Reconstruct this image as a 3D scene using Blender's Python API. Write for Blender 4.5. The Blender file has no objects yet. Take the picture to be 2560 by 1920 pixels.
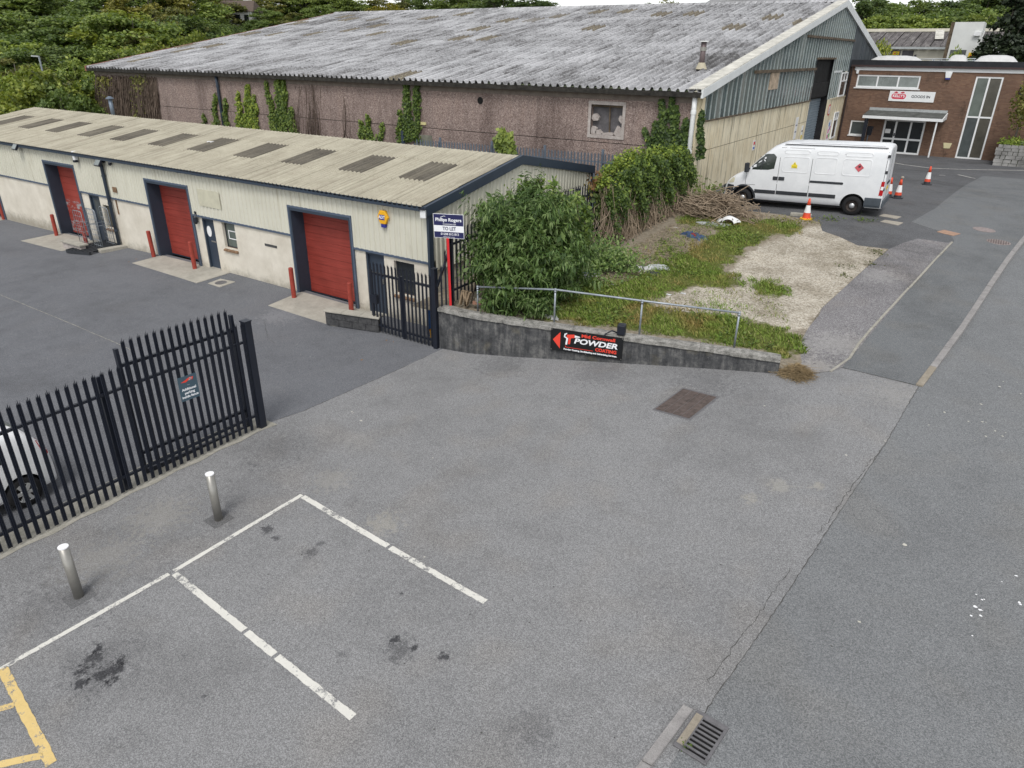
import bpy, bmesh, math, random
import numpy as np
from mathutils import Vector, Matrix

SC = bpy.context.scene
COL = SC.collection
R = math.radians

# ------------------------------------------------------------------ camera, sky, sun, exposure
CAM_H = 7.5
FPX, YAW, PITCH, ROLL = 1760.0, R(-33.37), R(25.25), R(-0.70)
def _cam_axes():
    cy, sy, cp, sp = math.cos(YAW), math.sin(YAW), math.cos(PITCH), math.sin(PITCH)
    fwd = Vector((sy*cp, cy*cp, -sp)); right = Vector((cy, -sy, 0)); down = fwd.cross(right)
    cr, sr = math.cos(ROLL), math.sin(ROLL)
    return cr*right + sr*down, -sr*right + cr*down, fwd
_r, _d, _f = _cam_axes()
cam_data = bpy.data.cameras.new('camera'); cam_ob = bpy.data.objects.new('camera', cam_data)
COL.objects.link(cam_ob); SC.camera = cam_ob
cam_ob.matrix_world = Matrix(((_r.x, -_d.x, -_f.x, 0), (_r.y, -_d.y, -_f.y, 0), (_r.z, -_d.z, -_f.z, CAM_H), (0, 0, 0, 1)))
cam_data.sensor_width = 36; cam_data.lens = FPX/2560*36
cam_data.clip_start = 0.1; cam_data.clip_end = 1500

SUN_EL, SUN_AZ = R(56), R(158)            # azimuth measured clockwise from +Y
world = bpy.data.worlds.new('World'); SC.world = world; world.use_nodes = True
wn = world.node_tree; wn.nodes.clear()
sky = wn.nodes.new('ShaderNodeTexSky'); sky.sky_type = 'NISHITA'; sky.sun_disc = False
sky.sun_elevation = SUN_EL; sky.sun_rotation = SUN_AZ; sky.air_density = 1.0; sky.dust_density = 1.0; sky.ozone_density = 1.0
hsv = wn.nodes.new('ShaderNodeHueSaturation'); hsv.inputs['Saturation'].default_value = 0.16   # overcast: pale grey sky
bg = wn.nodes.new('ShaderNodeBackground'); bg.inputs['Strength'].default_value = 0.15
wo = wn.nodes.new('ShaderNodeOutputWorld')
wn.links.new(sky.outputs[0], hsv.inputs['Color']); wn.links.new(hsv.outputs[0], bg.inputs['Color']); wn.links.new(bg.outputs[0], wo.inputs[0])
sd = bpy.data.lights.new('sun', 'SUN'); so = bpy.data.objects.new('sun', sd); COL.objects.link(so)
sd.energy = 1.4; sd.angle = R(20); sd.color = (1.0, 0.97, 0.93)
_sv = Vector((math.sin(SUN_AZ)*math.cos(SUN_EL), math.cos(SUN_AZ)*math.cos(SUN_EL), math.sin(SUN_EL)))
so.rotation_euler = _sv.to_track_quat('Z', 'Y').to_euler(); so.location = (0, 0, 40)
SC.view_settings.view_transform = 'Standard'; SC.view_settings.look = 'None'
SC.view_settings.exposure = 0.45; SC.view_settings.gamma = 1.0; SC.view_settings.use_curve_mapping = False

# ------------------------------------------------------------------ measuring: photograph pixel (2560 x 1920) -> point in the place
CO = Vector((0, 0, CAM_H))
def ray(p): return (float((p[0]-1280)/FPX)*_r + float((p[1]-960)/FPX)*_d + _f).normalized()
def onz(p, z): d = ray(p); z = float(z); return CO + d*((z-CO.z)/d.z)
def ony(p, y): d = ray(p); y = float(y); return CO + d*(y/d.y)
def onx(p, x): d = ray(p); x = float(x); return CO + d*(x/d.x)
def onplane(p, p0, n): d = ray(p); return CO + d*((Vector(p0)-CO).dot(n)/d.dot(n))

class TPS:
    def __init__(s, pts):
        P = np.array(pts, float); s.X = P[:, :2]; n = len(P)
        K = s.U(np.linalg.norm(s.X[:, None]-s.X[None], axis=2)) + np.eye(n)*.5
        A = np.zeros((n+3, n+3)); A[:n, :n] = K; A[:n, n] = 1; A[:n, n+1:] = s.X; A[n, :n] = 1; A[n+1:, :n] = s.X.T
        s.w = np.linalg.solve(A, np.r_[P[:, 2], 0, 0, 0])
    @staticmethod
    def U(r): return np.where(r > 1e-9, r*r*np.log(r+1e-12), 0)
    def __call__(s, x, y):
        r = np.hypot(s.X[:, 0]-x, s.X[:, 1]-y); n = len(s.X)
        return float(s.U(r) @ s.w[:n] + s.w[n] + s.w[n+1]*x + s.w[n+2]*y)
_hm = TPS([(-9.4,2,0),(-9.1,4.35,.1),(-8.95,6.75,.2),(-4.5,6.4,.33),(-4.8,4,.2),(-1.46,6.08,.45),(0,0,.2),(5,3,.45),(-11.7,8,.22),(-11.4,13.6,.22),
 (-11.8,3,0),(-14,2,-.05),(-20,8,.12),(-30,8,.05),(-40,8,-.05),(-13,14.5,.22),(-25,14.5,.27),(-33,14.5,.08),(-40,14.5,.02),(-7.2,14.7,.62),(-3.05,15.6,.97),
 (-.27,16,1.15),(1.4,30,1.87),(6,16,1.2),(8,30,1.9),(8,-4,.3),(-10,-4,-.2),(-4.2,29.3,2.1),(-8.3,29.3,1.97),(-10.4,29.2,1.95),(-10,58,1.28),(0,58.5,1.28),
 (10,58.5,1.35),(1.5,44,1.75),(8,44,1.85),(-10.3,48,1.6),(-25,26,1.2),(-45,26,.6),(-40,-4,-.3),(-2,24,1.7)])
def hm(x, y):                                # main ground level: yard, forecourt, road
    return _hm(min(max(x, -48), 12), min(max(y, -8), 62))
_edge = [(-2.55,15.75),(-2.95,16.85),(-3.07,18.08),(-3.0,19.67),(-2.57,23.38),(-2.27,25.6),(-3.2,25.5),(-3.9,26.2),(-4.6,26.6),(-4.9,27.7),(-6.5,28.3),(-8.5,28.5),(-10.4,28.6)]
_hp = TPS([(x, y, _hm(x, y)+.02) for x, y in _edge] + [(-12.4,14,1.2),(-11.3,13.8,1.22),(-7.2,14.9,1.24),(-4,15.5,1.16),(-10.8,21,1.6),(-11,17,1.4),(-6,21,1.52),(-12.4,22,1.6),(-12.4,28,1.9)])
def hp(x, y): return _hp(x, y)              # rough plot behind the retaining wall
def G(p, h=hm, off=0.0):
    z = .5
    for _ in range(40):
        q = onz(p, z); z += .6*(h(q.x, q.y)+off-z)
    return q

# ------------------------------------------------------------------ small modelling kit
PM = {}
def tag(o, label=None, cat=None, group=None, kind=None):
    if label: o['label'] = label
    if cat: o['category'] = cat
    if group: o['group'] = group
    if kind: o['kind'] = kind
    return o
def thing(name, label, cat, loc=(0,0,0), rz=0.0, group=None, rot=None):
    o = bpy.data.objects.new(name, None); COL.objects.link(o); o.empty_display_size = .2
    o.location = loc; o.rotation_euler = rot if rot else (0, 0, rz)
    PM[o.name] = Matrix.Translation(loc) @ o.rotation_euler.to_matrix().to_4x4()
    return tag(o, label, cat, group)
def adopt(o, parent, local=False):
    o.parent = parent
    if not local:
        m = PM.get(parent.name)
        if m is not None: o.matrix_parent_inverse = m.inverted()
def copy_tree(o, parent=None):
    c = o.copy(); COL.objects.link(c)
    if parent is not None: c.parent = parent
    for ch in o.children: copy_tree(ch, c)
    return c
class MB:
    def __init__(s): s.v = []; s.f = []; s.m = []
    def add(s, vs, fs, mi=0):
        b = len(s.v); s.v += [tuple(q) for q in vs]; s.f += [tuple(b+i for i in f) for f in fs]; s.m += [mi]*len(fs); return s
    def box(s, x0, x1, y0, y1, z0, z1, mi=0):
        if x0 > x1: x0, x1 = x1, x0
        if y0 > y1: y0, y1 = y1, y0
        if z0 > z1: z0, z1 = z1, z0
        return s.add([(x0,y0,z0),(x1,y0,z0),(x1,y1,z0),(x0,y1,z0),(x0,y0,z1),(x1,y0,z1),(x1,y1,z1),(x0,y1,z1)],
            [(3,2,1,0),(4,5,6,7),(0,1,5,4),(1,2,6,5),(2,3,7,6),(3,0,4,7)], mi)
    def obox(s, c, size, rot=None, mi=0):
        hx, hy, hz = size[0]/2, size[1]/2, size[2]/2
        if rot is None: M = Matrix.Identity(3)
        elif isinstance(rot, (int, float)): M = Matrix.Rotation(rot, 3, 'Z')
        else: M = rot
        c = Vector(c); vs = [c + M @ Vector(q) for q in ((-hx,-hy,-hz),(hx,-hy,-hz),(hx,hy,-hz),(-hx,hy,-hz),(-hx,-hy,hz),(hx,-hy,hz),(hx,hy,hz),(-hx,hy,hz))]
        return s.add(vs, [(3,2,1,0),(4,5,6,7),(0,1,5,4),(1,2,6,5),(2,3,7,6),(3,0,4,7)], mi)
    def bar(s, p0, p1, w, h, mi=0, up=(0,0,1)):
        p0, p1 = Vector(p0), Vector(p1); d = p1-p0; L = d.length; d = d/L
        u = Vector(up); sd_ = d.cross(u)
        if sd_.length < 1e-6: sd_ = d.cross(Vector((1,0,0)))
        sd_.normalize(); u = sd_.cross(d)
        M = Matrix((d, sd_, u)).transposed()
        return s.obox((p0+p1)/2, (L, w, h), M, mi)
    def tube(s, pts, r, n=8, mi=0, cap=True):
        pts = [Vector(p) for p in pts]; k = len(pts); rr = r if isinstance(r, (list, tuple)) else [r]*k
        vs = []; fs = []; prev = None
        for i, p in enumerate(pts):
            d = (pts[min(i+1, k-1)]-pts[max(i-1, 0)])
            d = d.normalized() if d.length > 1e-9 else Vector((0,0,1))
            a = prev - d*prev.dot(d) if prev is not None else d.cross(Vector((0,0,1)) if abs(d.z) < .9 else Vector((1,0,0)))
            if a.length < 1e-6: a = d.cross(Vector((0,1,0)))
            a.normalize(); prev = a; b = d.cross(a)
            for j in range(n):
                t = 2*math.pi*j/n; vs.append(p + (a*math.cos(t)+b*math.sin(t))*rr[i])
        for i in range(k-1):
            for j in range(n):
                fs.append((i*n+j, i*n+(j+1) % n, (i+1)*n+(j+1) % n, (i+1)*n+j))
        if cap: fs.append(tuple(range(n-1, -1, -1))); fs.append(tuple((k-1)*n+j for j in range(n)))
        return s.add(vs, fs, mi)
    def lathe(s, prof, c=(0,0,0), n=16, mi=0, axis='Z', cap=True):
        c = Vector(c); vs = []; fs = []
        for r, h in prof:
            for j in range(n):
                t = 2*math.pi*j/n; a, b = r*math.cos(t), r*math.sin(t)
                vs.append(c + (Vector((a,b,h)) if axis == 'Z' else Vector((a,h,b)) if axis == 'Y' else Vector((h,a,b))))
        for i in range(len(prof)-1):
            for j in range(n): 
                q = (i*n+j, i*n+(j+1) % n, (i+1)*n+(j+1) % n, (i+1)*n+j)
                fs.append(q if axis != 'Y' else q[::-1])
        if cap: fs.append(tuple(range(n-1,-1,-1))); fs.append(tuple((len(prof)-1)*n+j for j in range(n)))
        return s.add(vs, fs, mi)
    def prism(s, poly, o, ax, ay, az, depth, mi=0):
        """poly in (a,b) -> o + a*ax + b*ay, extruded by depth along az"""
        o, ax, ay, az = Vector(o), Vector(ax), Vector(ay), Vector(az); n = len(poly)
        a = [o + ax*p[0] + ay*p[1] for p in poly]; b = [q + az*depth for q in a]
        fl = ax.cross(ay).dot(az)*depth > 0
        f = [tuple(range(n))[::-1] if fl else tuple(range(n)), tuple(range(n, 2*n)) if fl else tuple(range(n, 2*n))[::-1]]
        for i in range(n):
            j = (i+1) % n; q = (i, j, n+j, n+i); f.append(q if fl else q[::-1])
        area = sum(poly[i][0]*poly[(i+1) % n][1]-poly[(i+1) % n][0]*poly[i][1] for i in range(n))
        if area < 0: f = [q[::-1] for q in f]
        return s.add(a+b, f, mi)
    def sheet(s, rows, mi=0):
        """grid of points rows[i][j]"""
        n = len(rows[0]); vs = [p for r_ in rows for p in r_]
        fs = [(i*n+j, i*n+j+1, (i+1)*n+j+1, (i+1)*n+j) for i in range(len(rows)-1) for j in range(n-1)]
        return s.add(vs, fs, mi)
    def mesh(s, name, mats, smooth=False):
        me = bpy.data.meshes.new(name); me.from_pydata(s.v, [], s.f)
        for m in (mats if isinstance(mats, (list, tuple)) else [mats]): me.materials.append(m)
        if any(s.m): me.polygons.foreach_set('material_index', s.m)
        if smooth: me.polygons.foreach_set('use_smooth', [True]*len(s.f))
        me.update(); return me
    def build(s, name, mats, parent=None, smooth=False, local=False, bevel=0.0, kind=None, auto=None):
        o = bpy.data.objects.new(name, s.mesh(name, mats, smooth)); COL.objects.link(o)
        if parent is not None: adopt(o, parent, local)
        if bevel:
            b = o.modifiers.new('bevel', 'BEVEL'); b.width = bevel; b.segments = 2; b.limit_method = 'ANGLE'; b.angle_limit = R(40)
        if kind: o['kind'] = kind
        return o
def linked(name, me, parent=None, loc=None, rot=None, scale=None, local=False):
    o = bpy.data.objects.new(name, me); COL.objects.link(o)
    if loc is not None: o.location = loc
    if rot is not None: o.rotation_euler = rot
    if scale is not None: o.scale = scale
    if parent is not None: adopt(o, parent, local)
    return o
def np_mesh(name, V, F, mats, mi=None, smooth=False):
    """V (n,3) array, F (m,4) or (m,3) array"""
    me = bpy.data.meshes.new(name); k = F.shape[1]; m = len(F)
    me.vertices.add(len(V)); me.vertices.foreach_set('co', np.ascontiguousarray(V, np.float32).ravel())
    me.loops.add(m*k); me.loops.foreach_set('vertex_index', np.ascontiguousarray(F, np.int32).ravel())
    me.polygons.add(m); me.polygons.foreach_set('loop_start', np.arange(0, m*k, k, dtype=np.int32))
    if mi is not None: me.polygons.foreach_set('material_index', np.ascontiguousarray(mi, np.int32))
    if smooth: me.polygons.foreach_set('use_smooth', np.ones(m, bool))
    for q in (mats if isinstance(mats, (list, tuple)) else [mats]): me.materials.append(q)
    me.update(calc_edges=True); me.validate(); return me
_fontcache = {}
def text(s_, size, mat, parent, M, align='CENTER', ext=.002, bold=0.0, shear=0.0, space=1.0, xs=1.0, name='lettering'):
    cu = bpy.data.curves.new('t', 'FONT'); cu.body = s_; cu.size = size; cu.align_x = align; cu.align_y = 'CENTER'
    cu.extrude = ext; cu.offset = bold; cu.shear = shear; cu.space_character = space; cu.resolution_u = 3
    ob = bpy.data.objects.new('t', cu); COL.objects.link(ob)
    dg = bpy.context.evaluated_depsgraph_get(); me = bpy.data.meshes.new_from_object(ob.evaluated_get(dg))
    bpy.data.objects.remove(ob); me.materials.clear(); me.materials.append(mat)
    o = bpy.data.objects.new(name, me); COL.objects.link(o)
    o.matrix_world = M @ Matrix.Diagonal((xs, 1, 1, 1))
    if parent is not None: adopt(o, parent)
    return o
def frame(o, ax, ay):
    """4x4 with x axis ax, y axis ay"""
    ax = Vector(ax).normalized(); az = ax.cross(Vector(ay)).normalized(); ay = az.cross(ax)
    m = Matrix((ax, ay, az)).transposed().to_4x4(); m.translation = Vector(o); return m
# ------------------------------------------------------------------ procedural materials
class NT:
    def __init__(s, name):
        s.mat = bpy.data.materials.new(name); s.mat.use_nodes = True; s.t = s.mat.node_tree; s.t.nodes.clear()
    def n(s, typ, **kw):
        nd = s.t.nodes.new(typ)
        for k, v in kw.items():
            if k in nd.inputs: s.set(nd.inputs[k], v)
            else: setattr(nd, k, v)
        return nd
    def set(s, sock, v):
        if hasattr(v, 'is_output'): s.t.links.new(v, sock)
        elif isinstance(v, (tuple, list)) and len(v) == 3 and sock.type == 'RGBA': sock.default_value = (*v, 1)
        else: sock.default_value = v
    def pos(s): return s.n('ShaderNodeNewGeometry').outputs['Position']
    def obj(s): return s.n('ShaderNodeTexCoord').outputs['Object']
    def island(s): return s.n('ShaderNodeNewGeometry').outputs['Random Per Island']
    def rnd(s): return s.n('ShaderNodeObjectInfo').outputs['Random']
    def map(s, v, scale=(1,1,1), loc=(0,0,0), rot=(0,0,0)):
        nd = s.n('ShaderNodeMapping', Vector=v); nd.inputs['Scale'].default_value = scale; nd.inputs['Location'].default_value = loc; nd.inputs['Rotation'].default_value = rot
        return nd.outputs[0]
    def noise(s, v, scale, detail=4, rough=.6, dist=0.0):
        return s.n('ShaderNodeTexNoise', Vector=v, Scale=scale, Detail=detail, Roughness=rough, Distortion=dist).outputs['Fac']
    def noisec(s, v, scale, detail=2):
        return s.n('ShaderNodeTexNoise', Vector=v, Scale=scale, Detail=detail).outputs['Color']
    def vor(s, v, scale, feature='F1', out='Distance', rand=1.0):
        nd = s.n('ShaderNodeTexVoronoi', Vector=v, Scale=scale); nd.feature = feature; nd.inputs['Randomness'].default_value = rand
        return nd.outputs[out]
    def ramp(s, f, pts, interp='LINEAR'):
        nd = s.n('ShaderNodeValToRGB', Fac=f); cr = nd.color_ramp; cr.interpolation = interp
        while len(cr.elements) < len(pts): cr.elements.new(.5)
        for e, (p, c) in zip(cr.elements, pts):
            e.position = p; e.color = (*c, 1) if isinstance(c, (tuple, list)) else (c, c, c, 1)
        return nd.outputs['Color']
    def mix(s, f, a, b, mode='MIX'):
        nd = s.n('ShaderNodeMix'); nd.data_type = 'RGBA'; nd.blend_type = mode
        s.set(nd.inputs[0], f); s.set(nd.inputs[6], a); s.set(nd.inputs[7], b); return nd.outputs[2]
    def math(s, op, a, b=0.0, c=0.0, clamp=False):
        nd = s.n('ShaderNodeMath'); nd.operation = op; nd.use_clamp = clamp
        s.set(nd.inputs[0], a); s.set(nd.inputs[1], b); s.set(nd.inputs[2], c); return nd.outputs[0]
    def step(s, v, a, b):
        nd = s.n('ShaderNodeMapRange', Value=v); nd.interpolation_type = 'SMOOTHSTEP'
        nd.inputs[1].default_value = a; nd.inputs[2].default_value = b; return nd.outputs[0]
    def sep(s, v): nd = s.n('ShaderNodeSeparateXYZ', Vector=v); return nd.outputs
    def bump(s, h, strength=.3, dist=.01): return s.n('ShaderNodeBump', Height=h, Strength=strength, Distance=dist).outputs[0]
    def dist(s, v, c):
        nd = s.n('ShaderNodeVectorMath'); nd.operation = 'DISTANCE'; s.set(nd.inputs[0], v); nd.inputs[1].default_value = c; return nd.outputs['Value']
    def out(s, col, rough=.8, metal=0.0, spec=.4, normal=None, **kw):
        p = s.n('ShaderNodeBsdfPrincipled'); s.set(p.inputs['Base Color'], col); s.set(p.inputs['Roughness'], rough); s.set(p.inputs['Metallic'], metal)
        s.set(p.inputs['Specular IOR Level'], spec)
        if normal is not None: s.set(p.inputs['Normal'], normal)
        for k, v in kw.items(): s.set(p.inputs[k], v)
        o = s.n('ShaderNodeOutputMaterial'); s.t.links.new(p.outputs[0], o.inputs[0]); s.bsdf = p; return s.mat
def plain(name, c, rough=.6, metal=0.0, spec=.4, var=.12, scale=3.0, coords='obj', bump=0.0, bscale=40):
    """a colour with slight wear and unevenness"""
    t = NT(name); v = t.obj() if coords == 'obj' else t.pos()
    f = t.noise(v, scale, 5, .65)
    a = tuple(max(0, x*(1-var)) for x in c); b = tuple(min(1, x*(1+var)) for x in c)
    col = t.ramp(f, [(.3, a), (.7, b)])
    nrm = t.bump(t.noise(v, bscale, 3), bump, .01) if bump else None
    rr = t.ramp(f, [(.3, min(1, rough*1.1)), (.7, rough*.9)])
    return t.out(col, rr, metal, spec, nrm)
def asphalt(name, dark, mid, light, tint=(.5,.5,.5), chip=95.0, dark_marks=(), pale=(), patch=.35, warm=0.25):
    t = NT(name); v = t.pos()
    ch = t.vor(v, chip*1.3, 'F1', 'Color'); chv = t.math('MULTIPLY', t.sep(ch)[0], 1.0)
    fine = t.noise(v, chip*.8, 2, .7)
    m = t.math('ADD', t.math('MULTIPLY', chv, .55), t.math('MULTIPLY', fine, .45))
    col = t.ramp(m, [(.08, dark), (.5, mid), (.92, light)])
    big = t.noise(v, .35, 3, .6, .4); med = t.noise(v, 1.7, 3, .7)
    bl = t.math('ADD', t.math('MULTIPLY', big, .6), t.math('MULTIPLY', med, .4))
    col = t.mix(1.0, col, t.ramp(bl, [(.32, 1-patch), (.52, 1.0), (.7, 1+patch*.35)]), 'MULTIPLY')
    hue = t.noise(v, .9, 1); col = t.mix(t.math('MULTIPLY', t.step(hue, .5, .75), warm), col, t.mix(1.0, col, (1.1,1.0,.88), 'MULTIPLY'))
    sn = t.math('MULTIPLY', t.math('SUBTRACT', t.noise(v, 8.5, 5, .8), .5), 4.2) if (dark_marks or pale) else None
    for (c, r_, amt) in dark_marks:                       # oil drips and broad faint darker areas, each at its own place
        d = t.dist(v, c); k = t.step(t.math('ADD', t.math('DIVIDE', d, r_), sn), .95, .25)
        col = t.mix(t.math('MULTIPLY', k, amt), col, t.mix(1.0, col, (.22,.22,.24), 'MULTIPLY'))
    for (c, r_, amt, pc) in pale:                     # dried mud and pale scuffs
        d = t.dist(v, c); k = t.step(t.math('ADD', t.math('DIVIDE', d, r_), sn), .95, .3)
        col = t.mix(t.math('MULTIPLY', k, amt), col, pc)
    nrm = t.bump(m, .5, .006)
    return t.out(col, .92, 0, .25, nrm)
def leafmat(name, cols, rough=.55, trans=.32, spec=.35):
    t = NT(name); f = t.island(); f2 = t.rnd()
    n_ = len(cols); col = t.ramp(f, [(i/(n_-1), c) for i, c in enumerate(cols)])
    col = t.mix(1.0, col, t.ramp(f2, [(0, (.62,.68,.68)), (.5, (1,1,1)), (1, (1.5,1.38,1.15))]), 'MULTIPLY')
    big = t.noise(t.pos(), .6, 3); col = t.mix(1.0, col, t.ramp(big, [(.3, (.78,.8,.78)), (.7, (1.18,1.12,1.0))]), 'MULTIPLY')
    p = t.n('ShaderNodeBsdfPrincipled'); t.set(p.inputs['Base Color'], col); p.inputs['Roughness'].default_value = rough; p.inputs['Specular IOR Level'].default_value = spec
    tr = t.n('ShaderNodeBsdfTranslucent'); t.set(tr.inputs['Color'], t.mix(1.0, col, (1.25,1.3,.6), 'MULTIPLY'))
    mx = t.n('ShaderNodeMixShader'); mx.inputs[0].default_value = trans
    t.t.links.new(p.outputs[0], mx.inputs[1]); t.t.links.new(tr.outputs[0], mx.inputs[2])
    o = t.n('ShaderNodeOutputMaterial'); t.t.links.new(mx.outputs[0], o.inputs[0]); return t.mat

M = {}
WP = [G(p) for p in ((250,1670),(225,1625),(255,1690),(300,1650),(640,1335),(775,1380),(1000,1600),(1105,1645),(590,1740),(690,1360))]
def _v(p, dz=0): return (p.x, p.y, p.z+dz)
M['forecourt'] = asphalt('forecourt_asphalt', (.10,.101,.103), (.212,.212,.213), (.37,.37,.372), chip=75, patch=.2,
    dark_marks=[(_v(G(p)),r_,a_) for p, r_, a_ in (((246,1622),.10,.9),((234,1648),.16,.75),((206,1678),.13,.9),((301,1650),.13,.8),((275,1680),.21,.85),((198,1710),.12,.85),((273,1714),.10,.9),((291,1698),.07,.8),((255,1665),.7,.3),
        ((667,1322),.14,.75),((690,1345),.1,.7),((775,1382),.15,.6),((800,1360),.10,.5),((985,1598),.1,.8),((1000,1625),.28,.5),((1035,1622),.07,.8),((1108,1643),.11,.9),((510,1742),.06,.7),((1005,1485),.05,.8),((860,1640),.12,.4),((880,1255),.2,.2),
        ((300,1395),1.4,.22),((120,1530),1.0,.22),((640,1230),1.2,.18),((1250,915),.9,.28),((1500,930),.9,.28),((1750,955),.9,.25),((700,1120),.9,.25),((1330,1830),.4,.3),((1900,1000),1.0,.15),((1750,1500),1.2,.12))],  # broad, faint darker areas by the bay row, gate and wall foot
    pale=[(_v(G((1950,1215))),.25,.35,(.36,.345,.30)),(_v(G((2040,1215))),.16,.35,(.40,.37,.30)),(_v(G((1880,1250))),.2,.3,(.40,.37,.30)),(_v(G((830,1200))),.5,.28,(.36,.34,.30)),
          (_v(G((400,1290))),.7,.3,(.36,.34,.30)),(_v(G((900,1100))),.5,.18,(.34,.33,.31)),(_v(G((260,1400))),.7,.25,(.36,.34,.30)),(_v(G((960,1310))),.4,.3,(.40,.37,.30)),(_v(G((2250,985))),.9,.22,(.36,.34,.31))])
M['yard'] = asphalt('yard_asphalt', (.065,.068,.074), (.135,.139,.150), (.23,.235,.25), chip=85, patch=.22, warm=.1,
    pale=[(_v(G((700,790))),.8,.3,(.3,.3,.31)),(_v(G((600,660))),.6,.2,(.28,.28,.29))])
M['road'] = asphalt('road_asphalt', (.085,.089,.091), (.170,.176,.180), (.29,.295,.30), chip=70, patch=.15, warm=.2)
M['path'] = asphalt('footpath_asphalt', (.065,.07,.074), (.14,.147,.152), (.26,.265,.265), chip=90, patch=.25)
M['strip'] = asphalt('old_strip_asphalt', (.06,.058,.062), (.165,.158,.162), (.42,.41,.41), chip=60, patch=.4,
    pale=[(_v(G((2090,860))),1.0,.35,(.4,.39,.37)),(_v(G((2200,690))),.8,.3,(.4,.39,.37)),(_v(G((2040,920))),.7,.4,(.42,.4,.37))])
M['tarmac'] = asphalt('dark_tarmac', (.042,.044,.048), (.098,.10,.105), (.19,.19,.195), chip=80, patch=.35)
M['bollardpatch'] = asphalt('patch_asphalt', (.06,.06,.062), (.13,.13,.132), (.22,.22,.222), chip=85, patch=.2)

def concrete(name, a, b, dirt=.5, scale=2.0, bump=.3, speck=0.0):
    t = NT(name); v = t.pos(); f = t.noise(v, scale, 8, .7); col = t.ramp(f, [(.3, a), (.7, b)])
    sp = t.noise(v, 55, 3, .8); col = t.mix(1.0, col, t.ramp(sp, [(.35, 1-.35*dirt), (.55, 1.0)]), 'MULTIPLY')
    if speck: col = t.mix(t.step(t.vor(v, 28), .16, .05), col, (.09,.085,.08))
    return t.out(col, .9, 0, .25, t.bump(t.math('ADD', sp, f), bump, .01))
M['apron'] = concrete('apron_concrete', (.30,.285,.245), (.46,.43,.37))
M['kerb'] = concrete('kerb_granite', (.23,.22,.215), (.35,.335,.325), .7, 5)
M['kerb_tan'] = concrete('kerb_weathered', (.24,.21,.165), (.36,.32,.26), .6, 5)
M['coping'] = concrete('lichen_coping', (.10,.097,.088), (.50,.485,.45), 1.6, 6, 1.0, speck=1)
M['edging'] = concrete('edging_concrete', (.26,.25,.21), (.42,.40,.35), .8, 6)
def wallmat():
    t = NT('blackened_render'); v = t.pos()
    drip = t.noise(t.map(v, (5,5,.55)), 1.6, 6, .7); f = t.noise(v, 3.2, 8, .75)
    m = t.math('ADD', t.math('MULTIPLY', f, .6), t.math('MULTIPLY', drip, .4))
    col = t.ramp(m, [(.36, (.022,.023,.026)), (.5, (.075,.076,.078)), (.66, (.21,.205,.195))])
    sp = t.noise(v, 26, 4, .8); col = t.mix(t.step(sp, .63, .76), col, (.34,.33,.31))
    z = t.sep(v)[2]; low = t.noise(v, 1.3, 4); col = t.mix(t.math('MULTIPLY', t.step(low, .56, .72), .45), col, (.17,.15,.10))
    return t.out(col, .93, 0, .2, t.bump(t.math('ADD', sp, f), .5, .012))
M['wall'] = wallmat()
M['drybrick'] = concrete('dark_low_wall', (.035,.035,.038), (.10,.10,.10), .8, 9)
def plotmat():
    t = NT('rough_plot_ground'); v = t.pos()
    x, y, z = t.sep(v)
    peb = t.vor(v, 26, 'F1', 'Color'); pf = t.math('ADD', t.math('MULTIPLY', t.sep(peb)[0], .5), t.math('MULTIPLY', t.noise(v, 30, 4, .8), .5))
    grav = t.ramp(pf, [(.2, (.22,.195,.155)), (.48, (.395,.36,.30)), (.8, (.55,.515,.45))])
    dust = t.noise(v, .8, 6, .65, .4); grav = t.mix(1.0, grav, t.ramp(dust, [(.3, (.60,.57,.51)), (.55, (1,.99,.97)), (.75, (1.18,1.16,1.13))]), 'MULTIPLY')
    sp = t.noise(v, 5.5, 5, .8); grav = t.mix(t.math('MULTIPLY', t.step(sp, .56, .68), .6), grav, (.13,.115,.08))
    dirt = t.ramp(t.noise(v, 9, 8, .8), [(.3, (.12,.10,.07)), (.5, (.24,.205,.155)), (.72, (.38,.34,.275))])
    turf = t.ramp(t.noise(v, 7, 6, .8), [(.3, (.05,.06,.015)), (.5, (.095,.11,.025)), (.72, (.17,.16,.06))])
    at = lambda n_: t.n('ShaderNodeAttribute', attribute_name=n_).outputs['Fac']
    jit = t.math('MULTIPLY', t.math('SUBTRACT', t.noise(v, 2.2, 7, .8), .5), 2.1)
    col = t.mix(t.step(t.math('ADD', at('gravel'), jit), .35, .65), dirt, grav)
    col = t.mix(t.step(t.math('ADD', at('turf'), jit), .38, .7), col, turf)
    return t.out(col, .95, 0, .2, t.bump(t.math('ADD', pf, t.noise(v, 12, 4)), .6, .02))
M['plot'] = plotmat()
t = NT('field_soil'); v = t.pos(); M['ground'] = t.out(t.ramp(t.noise(v, .4, 8, .75), [(.3, (.02,.03,.012)), (.6, (.05,.065,.02)), (.8, (.08,.085,.035))]), .95)
def paint_line(name, c, wear=.5):
    t = NT(name); v = t.pos(); n1 = t.noise(v, 9, 8, .8); n2 = t.noise(v, 2.2, 4, .7); n3 = t.noise(v, 60, 3, .8)
    m = t.math('ADD', t.math('MULTIPLY', n1, .5), t.math('ADD', t.math('MULTIPLY', n2, .3), t.math('MULTIPLY', n3, .2)))
    k = t.step(m, .5+.12*wear, .56+.12*wear)
    base = t.ramp(n1, [(.3, tuple(x*.84 for x in c)), (.6, c)])
    asp = t.ramp(n3, [(.35, (.09,.09,.094)), (.65, (.28,.28,.28))])
    return t.out(t.mix(k, base, asp), .85, 0, .25, t.bump(n3, .3, .004))
M['line_white'] = paint_line('worn_white_paint', (.68,.665,.61), .12)
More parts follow.
